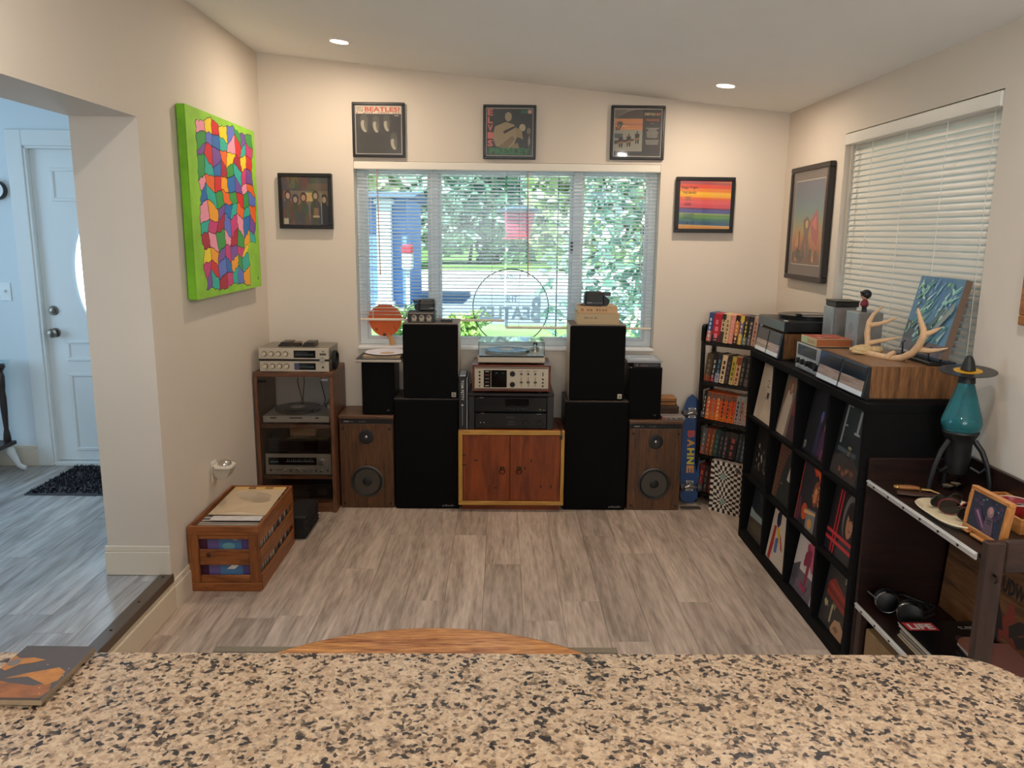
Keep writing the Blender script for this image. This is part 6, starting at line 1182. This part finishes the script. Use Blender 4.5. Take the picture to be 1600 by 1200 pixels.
obj('hook', MB(L).tube([(NX0+.042, NY0-.001, .765), (NX0+.042, NY0-.016, .765), (NX0+.045, NY0-.018, .752), (NX0+.039, NY0-.014, .745)], .0035, 8), M('#4a3a30', .35, 1), t)
# lava lamp wearing a small record
ly = 2.77; lx = P(1499, 690, 'y', ly).x
t = thing('lava_lamp', 'black rocket lava lamp with teal liquid on the brown bench', 'lava lamp', (lx, ly, NZ)); L = t.location
KB_ = M('#0b0b0c', .5); zg0 = P(1510, 672, 'y', ly).z; zg1 = P(1512, 598, 'y', ly).z; rg0 = .067; rg1 = .026
obj('base', MB(L).lathe([(.014, NZ+.06), (.034, NZ+.075), (.042, NZ+.13), (.044, NZ+.19), (.05, zg0-.03), (.062, zg0-.006), (.06, zg0)], (lx, ly, 0), 'z', 32), KB_, t)
tl = bpy.data.materials.new('lava_liquid'); tl.use_nodes = True; bb = tl.node_tree.nodes['Principled BSDF']; bb.inputs['Base Color'].default_value = H('#48a9b6'); bb.inputs['Transmission Weight'].default_value = .75; bb.inputs['Roughness'].default_value = .04; bb.inputs['IOR'].default_value = 1.33
obj('globe', MB(L).lathe([(.058, zg0+.0005), (rg0, zg0+.02), (rg0+.001, zg0+.032), *[(rg0+(rg1-rg0)*u, zg0+.04+(zg1-zg0-.04)*u) for u in (.05, .2, .4, .6, .8, .95)], (rg1, zg1)], (lx, ly, 0), 'z', 36), tl, t, 'teal liquid in a tapered glass')
obj('wax', MB(L).lathe([(.05, zg0+.004), (.056, zg0+.012), (.05, zg0+.02), (.03, zg0+.034), (.012, zg0+.042), (0, zg0+.043)], (lx, ly, 0), 'z', 24), M('#35a85c', .4), t, 'green wax mound')
obj('neck', MB(L).lathe([(rg1+.003, zg1), (rg1+.001, zg1+.02), (.022, zg1+.028), (.012, zg1+.03)], (lx, ly, 0), 'z', 24), KB_, t)
for k, a_ in enumerate((R(200), R(320), R(80))):
    cx, cy_ = cos(a_), sin(a_)*.85; g = MB(L); n = 8
    path = [(.052, NZ+.20), (.08, NZ+.165), (.104, NZ+.11), (.118, NZ+.05), (.120, NZ+.004)]
    obj('fin', g.tube([(lx+cx*r, ly+cy_*r, z) for r, z in path], [.010, .010, .009, .008, .010], 8).tube([(lx+cx*r, ly+cy_*r, z) for r, z in ((.046, NZ+.1), (.08, NZ+.085), (.100, NZ+.105))], .006, 6), KB_, t)
zr = zg1+.0305
o = thing('vinyl_single', 'small black record with yellow label worn by the lava lamp', 'record', (lx, ly, zr)); L = o.location
tilt = Matrix.Translation((lx, ly, zr+.013)) @ Matrix.Rotation(R(5), 4, 'X') @ Matrix.Rotation(R(-3), 4, 'Y')
obj('disc', MB(L).lathe([(.014, -.001), (.094, -.001), (.094, .001), (.014, .001)], (0, 0, 0), 'z', 48, tilt), M('#18181a', .3), o)
obj('label', MB(L).lathe([(.014, .001), (.047, .001), (.047, .0016), (.014, .0016)], (0, 0, 0), 'z', 40, tilt), M('#c9961c', .5), o)
cp = obj('lamp_cap', MB((lx, ly, NZ)).lathe([(.0245, zr+.017), (.024, zr+.024), (.018, zr+.048), (.010, zr+.066), (0, zr+.07)], (lx, ly, 0), 'z', 24).cyl((lx, ly, zr-.002), .0125, .02, 'z', 16), KB_, t)
# knife in its sheath, watches, tray of sunglasses
kb = P(1437, 770, 'z', NZ); t = thing('hunting_knife', 'sheathed knife with brass and wood handle lying on the bench', 'knife', (kb.x, kb.y, NZ)); L = t.location
k0, k1 = P(1407, 775, 'z', NZ), P(1466, 779, 'z', NZ)
obj('sheath', MB(L).tube([(k0.x-.004, k0.y+.02, NZ+.008), (k0.x+.05, k0.y+.0, NZ+.008), (k0.x+.10, k0.y-.012, NZ+.008), (k0.x+.125, k0.y-.02, NZ+.007)], [.022, .024, .021, .012], 10, .33), M('#3c2318', .5), t)
obj('handle', MB(L).tube([(k0.x+.008, k0.y+.035, NZ+.023), (k0.x+.05, k0.y+.025, NZ+.024), (k0.x+.075, k0.y+.018, NZ+.022)], [.012, .0125, .011], 10, .7), wood('#7a431e', '#b07a42', 'x', .35, 9, 4, .05), t)
obj('pommel', MB(L).ball((k0.x+.003, k0.y+.036, NZ+.023), .012, .012, .009), M('#b08a4c', .3, .9), t); obj('guard', MB(L).tube([(k0.x+.074, k0.y+.005, NZ+.02), (k0.x+.078, k0.y+.032, NZ+.022)], .005, 8), M('#a88a50', .3, .9), t)
obj('blade_tip', MB(L).tube([(k0.x+.08, k0.y+.016, NZ+.021), (k0.x+.11, k0.y+.008, NZ+.02), (k0.x+.135, k0.y-.008, NZ+.013), (k0.x+.142, k0.y-.022, NZ+.005)], [.009, .0085, .006, .002], 8, .5), M('#b8975c', .35, .6), t)
for px_, py_, lb in ((1480, 762, 'left round pocket watch with cream dial on the bench'), (1493, 759, 'right round pocket watch with cream dial near the lava lamp')):
    w_ = P(px_, py_, 'z', NZ); t = thing('pocket_watch', lb, 'watch', (w_.x, w_.y, NZ)); L = t.location
    obj('case', MB(L).lathe([(.02, NZ), (.023, NZ+.004), (.022, NZ+.009), (.018, NZ+.01)], (w_.x, w_.y, 0), 'z', 24), M('#2a211c', .3, .7), t); obj('dial', MB(L).cyl((w_.x, w_.y, NZ+.0085), .018, .0018, 'z', 24), M('#a8957c', .5), t); obj('crown', MB(L).cyl((w_.x+.022, w_.y+.003, NZ+.005), .003, .006, 'x', 10), M('#8a7a5c', .3, 1), t)
def superell(cx, cy_, a_, b_, n=40, p_=3.2): return [(cx+a_*math.copysign(abs(cos(2*pi*i/n))**(2/p_), cos(2*pi*i/n)), cy_+b_*math.copysign(abs(sin(2*pi*i/n))**(2/p_), sin(2*pi*i/n))) for i in range(n)]
tc = (1.538, 2.505); t = thing('serving_tray', 'cream rounded tray holding sunglasses on the brown bench', 'tray', (tc[0], tc[1], NZ)); L = t.location
n = 40; rings = [(superell(*tc, .082, .125, n), NZ), (superell(*tc, .1, .148, n), NZ+.014), (superell(*tc, .097, .145, n), NZ+.018), (superell(*tc, .078, .12, n), NZ+.005)]
vs = [(x, y, z) for pts_, z in rings for x, y in pts_]; fs = [[j*n+i, j*n+(i+1) % n, (j+1)*n+(i+1) % n, (j+1)*n+i] for j in range(3) for i in range(n)] + [list(range(3*n, 4*n)), list(range(n))[::-1]]
obj('tray', MB(L).add(vs, fs, False), M('#cfc0a0', .4), t)
def shades(label, c, ang, lens, frame, r=.027):
    t = thing('sunglasses', label, 'sunglasses', (c[0], c[1], NZ+.006), ang); z = 0
    for s_ in (-1, 1):
        rim = obj('rim', MB().tube([(s_*.033+r*1.1*cos(i*pi/10), .004+.002*sin(i*pi/5), .028+r*.9*sin(i*pi/10)) for i in range(21)], .0025, 6), M(frame, .3), t)
        obj('lens', MB().prism([(s_*.033+r*1.07*cos(i*pi/10), .028+r*.87*sin(i*pi/10)) for i in range(20)], 'y', .003, .005), M(lens, .06), rim)
        obj('temple_arm', MB().tube([(s_*.063, .004, .04), (s_*.06, .012, .039), (s_*.02, .014+.003*s_, .036), (-s_*.03, .014+.003*s_, .028)], .0025, 6), M(frame, .3), t)
    obj('bridge', MB().tube([(-.008, .002, .033), (0, 0, .037), (.008, .002, .033)], .0025, 6), M(frame, .3), t); return t
shades('red edged sunglasses with big dark lenses in the middle of the tray', (1.54, 2.49), R(-30), '#1c1614', '#6a1a1e', .03)
shades('black wrap sunglasses at the back of the tray', (1.542, 2.575), R(10), '#0c0c0e', '#121214', .024)
shades('dark grey sunglasses at the front of the tray beside the framed print', (1.56, 2.42), R(-25), '#14161a', '#26262a', .026)
# framed print on a stand, wooden tray with a red bowl
f0, f1 = P(1503, 826, 'z', NZ), P(1546, 858, 'z', NZ); f0 = Vector((1.49, 2.395, NZ)); f1 = Vector((1.495, 2.208, NZ)); fh = .152
ang = math.atan2(f1.y-f0.y, f1.x-f0.x); fw_ = (f1-f0).length
t = thing('framed_print', 'small wood framed dark print standing on the bench by the tray', 'picture frame', tuple(f0), ang); t.rotation_euler = (R(-7), 0, ang)
FW = lambda ax: wood('#9a5f2a', '#c98a4c', ax, .4, 9, 4, .05, 'frame_wood')
for (x0, x1, z0, z1, ax) in ((0, fw_, .012, .026, 'x'), (0, fw_, fh-.014, fh, 'x'), (0, .014, .026, fh-.014, 'z'), (fw_-.014, fw_, .026, fh-.014, 'z')): obj('frame_bar', MB().box(x0, x1, 0, .022, z0, z1, .002), FW(ax), t)
obj('rail', MB().box(.0, .05, -.012, .024, .004, .012, .002).box(.065, fw_-.02, -.014, .024, .003, .012, .002), FW('x'), t)
for z_ in (.05, .1): obj('hinge', MB().box(-.008, .0, .004, .02, z_, z_+.022, .002), FW('z'), t)
a = Art((.014, .004, .026), (fw_-.028, 0, 0), (0, 0, fh-.04)); a.rect(0, 0, 1, 1, '#252a38').blobs(26, ['#2f3648', '#1c1f2c', '#39435a', '#43304a'], 6, (0, 0, 1, 1), (.04, .12)).poly([(.12, .52), (.3, .62), (.5, .3), (.62, .02), (.5, 0), (.28, .2)], '#4a2c48').poly([(.2, .5), (.5, .1), (.54, .12), (.26, .54)], '#8a6a80').ell(.62, .64, .1, .16, '#8a6a6c').ell(.62, .68, .06, .09, '#b08078').poly([(.52, .5), (.74, .5), (.8, 0), (.5, 0)], '#5a4650').rect(.58, .3, .7, .34, '#20202a').rect(.57, .38, .71, .42, '#20202a').blobs(6, ['#8a9a9c', '#6a5a80'], 2, (.1, .7, .9, .98), (.01, .03)); a.done('print', t)
t = thing('wooden_tray', 'open wooden tray behind the framed print, holding a red bowl', 'tray', (1.71, 2.48, NZ)); L = t.location
x0, x1, y0, y1 = 1.645, 1.7735, 2.34, 2.62
obj('base', MB(L).box(x0+.008, x1-.008, y0+.008, y1-.008, NZ+.004, NZ+.01), FW('y'), t)
for (p0, p1, q0, q1, ax) in ((x0, x1, y0, y0+.008, 'x'), (x0, x1, y1-.008, y1, 'x'), (x0, x0+.008, y0+.008, y1-.008, 'y'), (x1-.008, x1, y0+.008, y1-.008, 'y')): obj('tray_side', MB(L).box(p0, p1, q0, q1, NZ, NZ+.052, .002), FW(ax), t)
t = thing('bowl', 'shallow red bowl in the wooden tray at the right edge', 'bowl', (1.709, 2.48, NZ+.0102)); L = t.location; z = NZ+.0102
obj('bowl', MB(L).lathe([(.022, z), (.026, z+.004), (.046, z+.03), (.053, z+.055), (.050, z+.055), (.042, z+.03), (.022, z+.008), (0, z+.007)], (1.709, 2.48, 0), 'z', 32), M('#8a1420', .3), t)
obj('rim', MB(L).tube([(1.709+.0525*cos(i*pi/16), 2.48+.0525*sin(i*pi/16), z+.056) for i in range(33)], .002, 6), M('#c9b8a0', .4), t)
rn = random.Random(3)
for i, (c, nm) in enumerate((('#1c1a20', 'black'), ('#b8b0a8', 'silver'), ('#5a1a28', 'wine red'), ('#2a2428', 'charcoal'), ('#d0c4a0', 'cream'), ('#7a6a70', 'mauve grey'), ('#141216', 'glossy black'))):
    a_ = i*2.4; r_ = .006+.0028*i; x, y = 1.709+r_*cos(a_), 2.48+r_*sin(a_); zz = z+.026+.007*(i % 3)
    o = obj('lighter', MB().tube([(x-.014*cos(a_), y-.014*sin(a_), zz), (x+.014*cos(a_), y+.014*sin(a_), zz+.006)], [.008, .008], 8), M(c, .3)); tag(o, f'{nm} trinket among the small things in the red bowl', 'trinket', 'small things in the red bowl')
# headphones and magazines on the low shelf
LZ = .31
hc = P(1422, 952, 'y', 2.70); t = thing('headphones', 'black headphones with silver trimmed ear cups on the low bench shelf', 'headphones', (hc.x, 2.72, LZ)); L = t.location
for nm, (cx, cy_, r_, rot_) in (('a', (hc.x+.002, 2.70, .046, R(60))), ('b', (hc.x-.035, 2.80, .043, R(75)))):
    m4 = Matrix.Translation((cx, cy_, LZ+.054)) @ Matrix.Rotation(rot_-pi/2, 4, 'Z')
    cup = obj('ear_cup', MB(L).lathe([(r_*.8, .03), (r_, .022), (r_, .002), (r_*.9, -.008), (r_*.35, -.014), (0, -.014)], (0, 0, 0), 'y', 30, m4), M('#0f0f10', .4), t)
    obj('silver_trim', MB(L).lathe([(r_*1.01, .003), (r_*1.03, -.001), (r_*.95, -.007), (r_*.9, -.006)], (0, 0, 0), 'y', 30, m4), M('#8d8d90', .25, 1), cup)
    obj('ear_pad', MB(L).lathe([(r_*.98, .022), (r_*1.0, .032), (r_*.8, .04), (r_*.5, .034)], (0, 0, 0), 'y', 26, m4), M('#19181a', .7), cup)
obj('headband', MB(L).tube([(hc.x-.062, 2.80, LZ+.06), (hc.x-.02, 2.85, LZ+.058), (hc.x+.06, 2.86, LZ+.055), (hc.x+.115, 2.80, LZ+.05), (hc.x+.10, 2.72, LZ+.05), (hc.x+.04, 2.68, LZ+.055)], .011, 10, .5), M('#141415', .5), t); obj('band_wire', MB(L).tube([(hc.x+.02, 2.672, LZ+.075), (hc.x+.07, 2.69, LZ+.072), (hc.x+.122, 2.75, LZ+.062), (hc.x+.125, 2.79, LZ+.05)], .003, 6), M('#77777a', .3, 1), t)
obj('cord_plug', MB(L).tube([(hc.x-.085, 2.78, LZ+.075), (hc.x-.11, 2.81, LZ+.095)], .003, 6), M('#55555a', .3, 1), t)
stack = [('#c2a070', 'bottom tan'), ('#b8a894', 'cream edged'), ('#c98a4a', 'orange tan'), ('#8a7a6c', 'grey brown'), ('#d0b890', 'pale yellow'), ('#cfc4b6', 'off white')]
z = LZ+.0005; mx0, mx1, my0, my1 = 1.452, 1.735, 2.29, 2.645
for i, (c, nm) in enumerate(stack):
    dx, dy = (i*7 % 5)*.003, (i*5 % 4)*.004
    o = thing('magazine', f'{nm} magazine in the pile under the magazine titled LIFE', 'magazine', ((mx0+mx1)/2, (my0+my1)/2, z), R((i*37 % 7)-3)*.3, 'magazines on the low bench shelf'); L = Vector((0, 0, 0))
    obj('pages', MB().box(-.138+dx, .138, -.172, .172-dy, 0, .0068, .001), M(c, .7), o); obj('cover', MB().box(-.1385+dx, .1385, -.1725, .1725-dy, .0069, .0076), M('#8f8474', .4), o); z += .0082
o = thing('magazine', 'top magazine with red LIFE title block on a black cover', 'magazine', ((mx0+mx1)/2, (my0+my1)/2, z), 0, 'magazines on the low bench shelf')
obj('pages', MB().box(-.139, .139, -.175, .175, 0, .007, .001), M('#a89a88', .7), o); obj('cover', MB().box(-.14, .14, -.176, .176, .007, .0078), M('#151314', .25), o)
a = Art((-.14, .176, .0078), (0, -.352, 0), (.28, 0, 0))
# the title reads from the wall side: right runs towards the wall, up runs away from the viewer
a = Art((-.14, -.176, .0078), (.28, 0, 0), (0, .352, 0)); a.rect(.03, .80, .42, .965, '#b8242c').text('LIFE', .07, .825, .32, .115, '#e6ded6', .04).blobs(10, ['#8a5a44', '#6a3a30', '#a87a60', '#3a2420'], 5, (.42, .3, .9, .72), (.04, .12)).ell(.62, .56, .16, .1, '#8a5e48', 16, .4).ell(.7, .36, .18, .09, '#7a463a', 16, -.3).marks(.7, .86, .24, .02, '#b8b4ac', 8).rect(.7, .83, .9, .84, '#9a968e'); a.done('cover_print', o)
# wooden beer crate panel leaning by the wall, more magazines below
w0 = thing('beer_crate', 'old wooden Budweiser crate with an eagle emblem on the low bench shelf', 'crate', (1.744, 2.59, LZ+.0005), 0); w0.rotation_euler = (0, R(3.2), 0)
BRW = lambda ax: wood('#46290f', '#7a4e28', ax, .55, 9, 3, .08, 'crate_brown')
cw_, chh = .58, .335
for i in range(3): obj('board', MB().box(-.004, .004, -cw_/2, cw_/2, i*chh/3+.0008, (i+1)*chh/3-.0008, .001), BRW('y'), w0)
for y in (-cw_/2, cw_/2-.012): obj('end_board', MB().box(.0045, .008, y, y+.012, 0, chh, .001), BRW('z'), w0)
a = Art((-.004, cw_/2, 0), (0, -cw_, 0), (0, 0, chh)); EB = M('#2a2018', .6); ER = M('#7a2f1f', .6)
a.text('BUDWEISER', .535, .68, .44, .17, '#17100c', .03)
# spread winged eagle over a red letter, as on the crate
a.text('A', .58, .1, .24, .52, ER, .03)
a.poly([(.52, .66), (.56, .62), (.62, .44), (.66, .3), (.6, .26), (.55, .4)], EB).poly([(.5, .5), (.54, .46), (.6, .28), (.56, .24)], EB).poly([(.7, .38), (.78, .5), (.86, .52), (.92, .4), (.84, .42), (.78, .34), (.72, .26)], EB).poly([(.74, .3), (.84, .38), (.9, .3), (.8, .22)], EB).ell(.58, .2, .05, .1, EB).poly([(.56, .12), (.66, .06), (.8, .1), (.8, .06), (.66, .02), (.56, .06)], ER)
a.done('eagle_print', w0)
o = obj('cardboard_box', MB().box(1.44, 1.60, 2.62, 2.84, 0, .235, .004), M('#8a6e4e', .8, var=.06, scale=20)); tag(o, 'brown cardboard box on the floor under the low bench shelf', 'box')
for i, (c, nm) in enumerate((('#2a2224', 'dark covered magazine lying over the near end of the pile titled LIFE'), ('#8a5a50', 'pinkish magazine on the dark one over the near end of the pile'))):
    o = thing('magazine', nm, 'magazine', (1.645, 2.345+i*.004, z+.0085+i*.0092), R(-8+i*5), 'magazines on the low bench shelf')
    obj('pages', MB().box(-.085, .085, -.105, .105, 0, .008, .001), M('#b0a090', .7), o); obj('cover', MB().box(-.0855, .0855, -.1055, .1055, .008, .0088), M(c, .4), o)

rg = thing('rug', 'thin grey beige rug under the round oak table', 'rug', (-.2, 2.0, 0)); L = rg.location
obj('rug', MB(L).box(-1.2, .5, .9, 3.085, .0005, .008, .003), M('#776e64', .95, var=.2, scale=120, bump=.4), rg)
obj('border', MB(L).box(-1.2, .5, 3.045, 3.087, .0006, .0088, .002), M('#8d8270', .95, var=.15, scale=120), rg)

# ------------------------------------------------------------------ granite bar in front of the viewer, oak table beyond
def granite():
    """crystals of tan, brown grey and near black, darker ones in loose clusters"""
    m, n, l, b = _new('granite'); tc = n.new('ShaderNodeTexCoord')
    wn = n.new('ShaderNodeTexNoise'); wn.inputs['Scale'].default_value = 120; wn.inputs['Detail'].default_value = 2; l.new(tc.outputs['Object'], wn.inputs['Vector'])
    ws = n.new('ShaderNodeVectorMath'); ws.operation = 'SCALE'; ws.inputs['Scale'].default_value = .007; l.new(wn.outputs['Color'], ws.inputs[0])
    wa = n.new('ShaderNodeVectorMath'); l.new(tc.outputs['Object'], wa.inputs[0]); l.new(ws.outputs[0], wa.inputs[1])
    def cells(scale):
        v = n.new('ShaderNodeTexVoronoi'); v.inputs['Scale'].default_value = scale; l.new(wa.outputs[0], v.inputs['Vector'])
        sp = n.new('ShaderNodeSeparateColor'); l.new(v.outputs['Color'], sp.inputs[0]); return sp.outputs[0]
    cl = n.new('ShaderNodeTexNoise'); cl.inputs['Scale'].default_value = 48; cl.inputs['Detail'].default_value = 3; l.new(tc.outputs['Object'], cl.inputs['Vector'])
    def ramp(src, amount, stops):
        ad = n.new('ShaderNodeMath'); ad.operation = 'MULTIPLY_ADD'; ad.inputs[1].default_value = amount; l.new(cl.outputs[0], ad.inputs[0]); l.new(src, ad.inputs[2])
        cr = n.new('ShaderNodeValToRGB'); e = cr.color_ramp.elements
        while len(e) < len(stops): e.new(.5)
        for k, (p_, c) in enumerate(stops): e[k].position = p_; e[k].color = H(c)
        mp = n.new('ShaderNodeMapRange'); mp.inputs[1].default_value = .5*amount; mp.inputs[2].default_value = 1+.5*amount; l.new(ad.outputs[0], mp.inputs[0]); l.new(mp.outputs[0], cr.inputs[0]); return cr.outputs[0]
    big = ramp(cells(185), 1.0, [(.06, '#2e2a2e'), (.13, '#5c5148'), (.22, '#8f7a66'), (.32, '#b5a08a'), (.62, '#c2ae98'), (1, '#cfbfaa')])
    small = ramp(cells(340), .8, [(.05, '#2a272b'), (.1, '#4f463f'), (.17, '#a3907a'), (.3, '#c2ad92'), (1, '#d6c4ac')])
    mx = n.new('ShaderNodeMix'); mx.data_type = 'RGBA'; mx.blend_type = 'MULTIPLY'; mx.inputs[0].default_value = .6; l.new(big, mx.inputs[6]); l.new(small, mx.inputs[7])
    gm = n.new('ShaderNodeVectorMath'); gm.operation = 'SCALE'; gm.inputs['Scale'].default_value = 1.36; l.new(mx.outputs[2], gm.inputs[0])
    l.new(gm.outputs[0], b.inputs['Base Color']); b.inputs['Roughness'].default_value = .42; b.inputs['Specular IOR Level'].default_value = .25; return m
GR_ = granite(); CZ = 1.2; ex0, ex1, ey0, ey1 = -1.35, .672, .36, .962; rc = .085; out = []
for k in range(9): a_ = pi/2*k/8; out.append((ex1-rc+rc*sin(a_), ey1-rc+rc*cos(a_)))
out = [(ex0, ey1)] + out + [(ex1, ey0), (ex0, ey0)]
t = thing('granite_counter', 'tan granite bar counter with dark flecks and a rounded corner', 'counter', (-.3, .66, CZ-.034)); L = t.location
def inset(pts, d):
    c = []
    for x, y in pts: c.append((min(max(x, ex0+d), ex1-d) if abs(x-ex0) < 1e-6 or abs(x-ex1) < 1e-6 else x, min(max(y, ey0+d), ey1-d)))
    return c
def scale_in(pts, d):
    n = len(pts); res = []
    for i in range(n):
        p, q, r = Vector(pts[i-1]), Vector(pts[i]), Vector(pts[(i+1) % n]); e1 = (q-p).normalized(); e2 = (r-q).normalized(); n1 = Vector((e1.y, -e1.x)); n2 = Vector((e2.y, -e2.x)); b_ = (n1+n2); b_ = b_/max(.3, b_.dot(n1)); res.append(tuple(q+b_*d))
    return res
prof = [(.010, -.034), (.003, -.030), (0, -.022), (0, -.012), (.003, -.004), (.010, 0)]; vs = []; n = len(out)
for d, z in prof: vs += [(x, y, CZ+z) for x, y in scale_in(out, d)]
fs = [[j*n+i, j*n+(i+1) % n, (j+1)*n+(i+1) % n, (j+1)*n+i] for j in range(len(prof)-1) for i in range(n)] + [list(range((len(prof)-1)*n, len(prof)*n)), list(range(n))[::-1]]
obj('slab', MB(L).add(vs, fs, True), GR_, t)
struct('wall_bar', MB().box(-1.3, .6, .40, .52, -.1, CZ-.034), PAINT)
t = thing('coaster', 'dark tile coaster with a rust brown painted shape on the counter', 'coaster', (-.58, .89, CZ)); L = t.location
p0, p1, p2 = Vector((-.5292, .8309, CZ)), Vector((-.5272, .9511, CZ)), Vector((-.6410, .957, CZ)); e1 = (p1-p0); e1.z = 0; sd = e1.length; e1.normalize(); e2 = Vector((-e1.y, e1.x, 0)); cz = .0085; sw = .089
mt = Matrix(((e2.x, e1.x, 0, p0.x), (e2.y, e1.y, 0, p0.y), (0, 0, 1, CZ), (0, 0, 0, 1)))
obj('tile', MB(L).box(0, sw, 0, sd, .001, cz, .0015, mt), M('#7d6a52', .5, var=.1, scale=60), t)
for x in (.012, sw-.012):
    for y in (.012, sd-.012): obj('foot_pad', MB(L).cyl((x, y, 0), .005, .001, 'z', 10, mt), BLK, t)
a = Art(tuple(p0+e2*sw+Vector((0, 0, cz))), tuple(-e2*sw), tuple(e1*sd), tuple(L)); OB = M('#a56a28', .4, var=.3, scale=60); OC = M('#8a4f20', .4, var=.35, scale=70)
a.rect(0, 0, 1, 1, M('#453e41', .4, var=.06, scale=40)).poly([(0, .0), (.93, .0), (.985, .16), (.9, .3), (.7, .24), (.4, .28), (.1, .34), (0, .3)], OC).poly([(.2, .36), (.5, .4), (.85, .26), (.96, .34), (.94, .5), (.8, .58), (.62, .52), (.42, .46)], OB).poly([(.0, .55), (.1, .5), (.2, .62), (.36, .66), (.5, .72), (.3, .76), (.12, .74), (.0, .8)], OB).ell(.1, .66, .08, .07, '#6a6462', 12); a.rect(.0, -.0, .98, .03, '#3a2c26')
for x, y in ((.9, .1), (.97, .42), (.95, .55), (.82, .2), (.6, .62)): a.ell(x, y, .008, .008, '#c9b8a4', 8)
a.done('painted_shape', t)
OAK = wood('#84431a', '#e2a05a', 'x', .4, 12, 3.4, .02, 'oak_table', coat=.1, fine=.5)
t = thing('oak_table', 'round oak table with a dark rounded rim just beyond the counter', 'table', (-.165, 1.245, 0)); L = t.location; TR = .628; TZ_ = .75
tp = obj('tabletop', MB(L).lathe([(TR-.02, TZ_-.032), (TR-.004, TZ_-.026), (TR, TZ_-.016), (TR-.004, TZ_-.004), (TR-.012, TZ_), (0, TZ_)], (-.165, 1.245, 0), 'z', 96), OAK, t)
obj('edge_band', MB(L).lathe([(TR+.0005, TZ_-.024), (TR+.003, TZ_-.016), (TR+.0005, TZ_-.006)], (-.165, 1.245, 0), 'z', 96), wood('#4a2410', '#6d3a1a', 'x', .35, 8, 3, .03, 'oak_edge'), t)
obj('pedestal', MB(L).lathe([(.05, .12), (.075, .16), (.085, .24), (.06, .32), (.05, .5), (.075, .6), (.09, TZ_-.033)], (-.165, 1.245, 0), 'z', 24), OAK, t)
for k in range(4):
    a_ = pi/4+k*pi/2; obj('foot', MB(L).tube([(-.165+r*cos(a_), 1.245+r*sin(a_), z) for r, z in ((.04, .18), (.14, .16), (.26, .09), (.36, .045), (.39, .03))], [.035, .034, .03, .03, .028], 10), OAK, t)
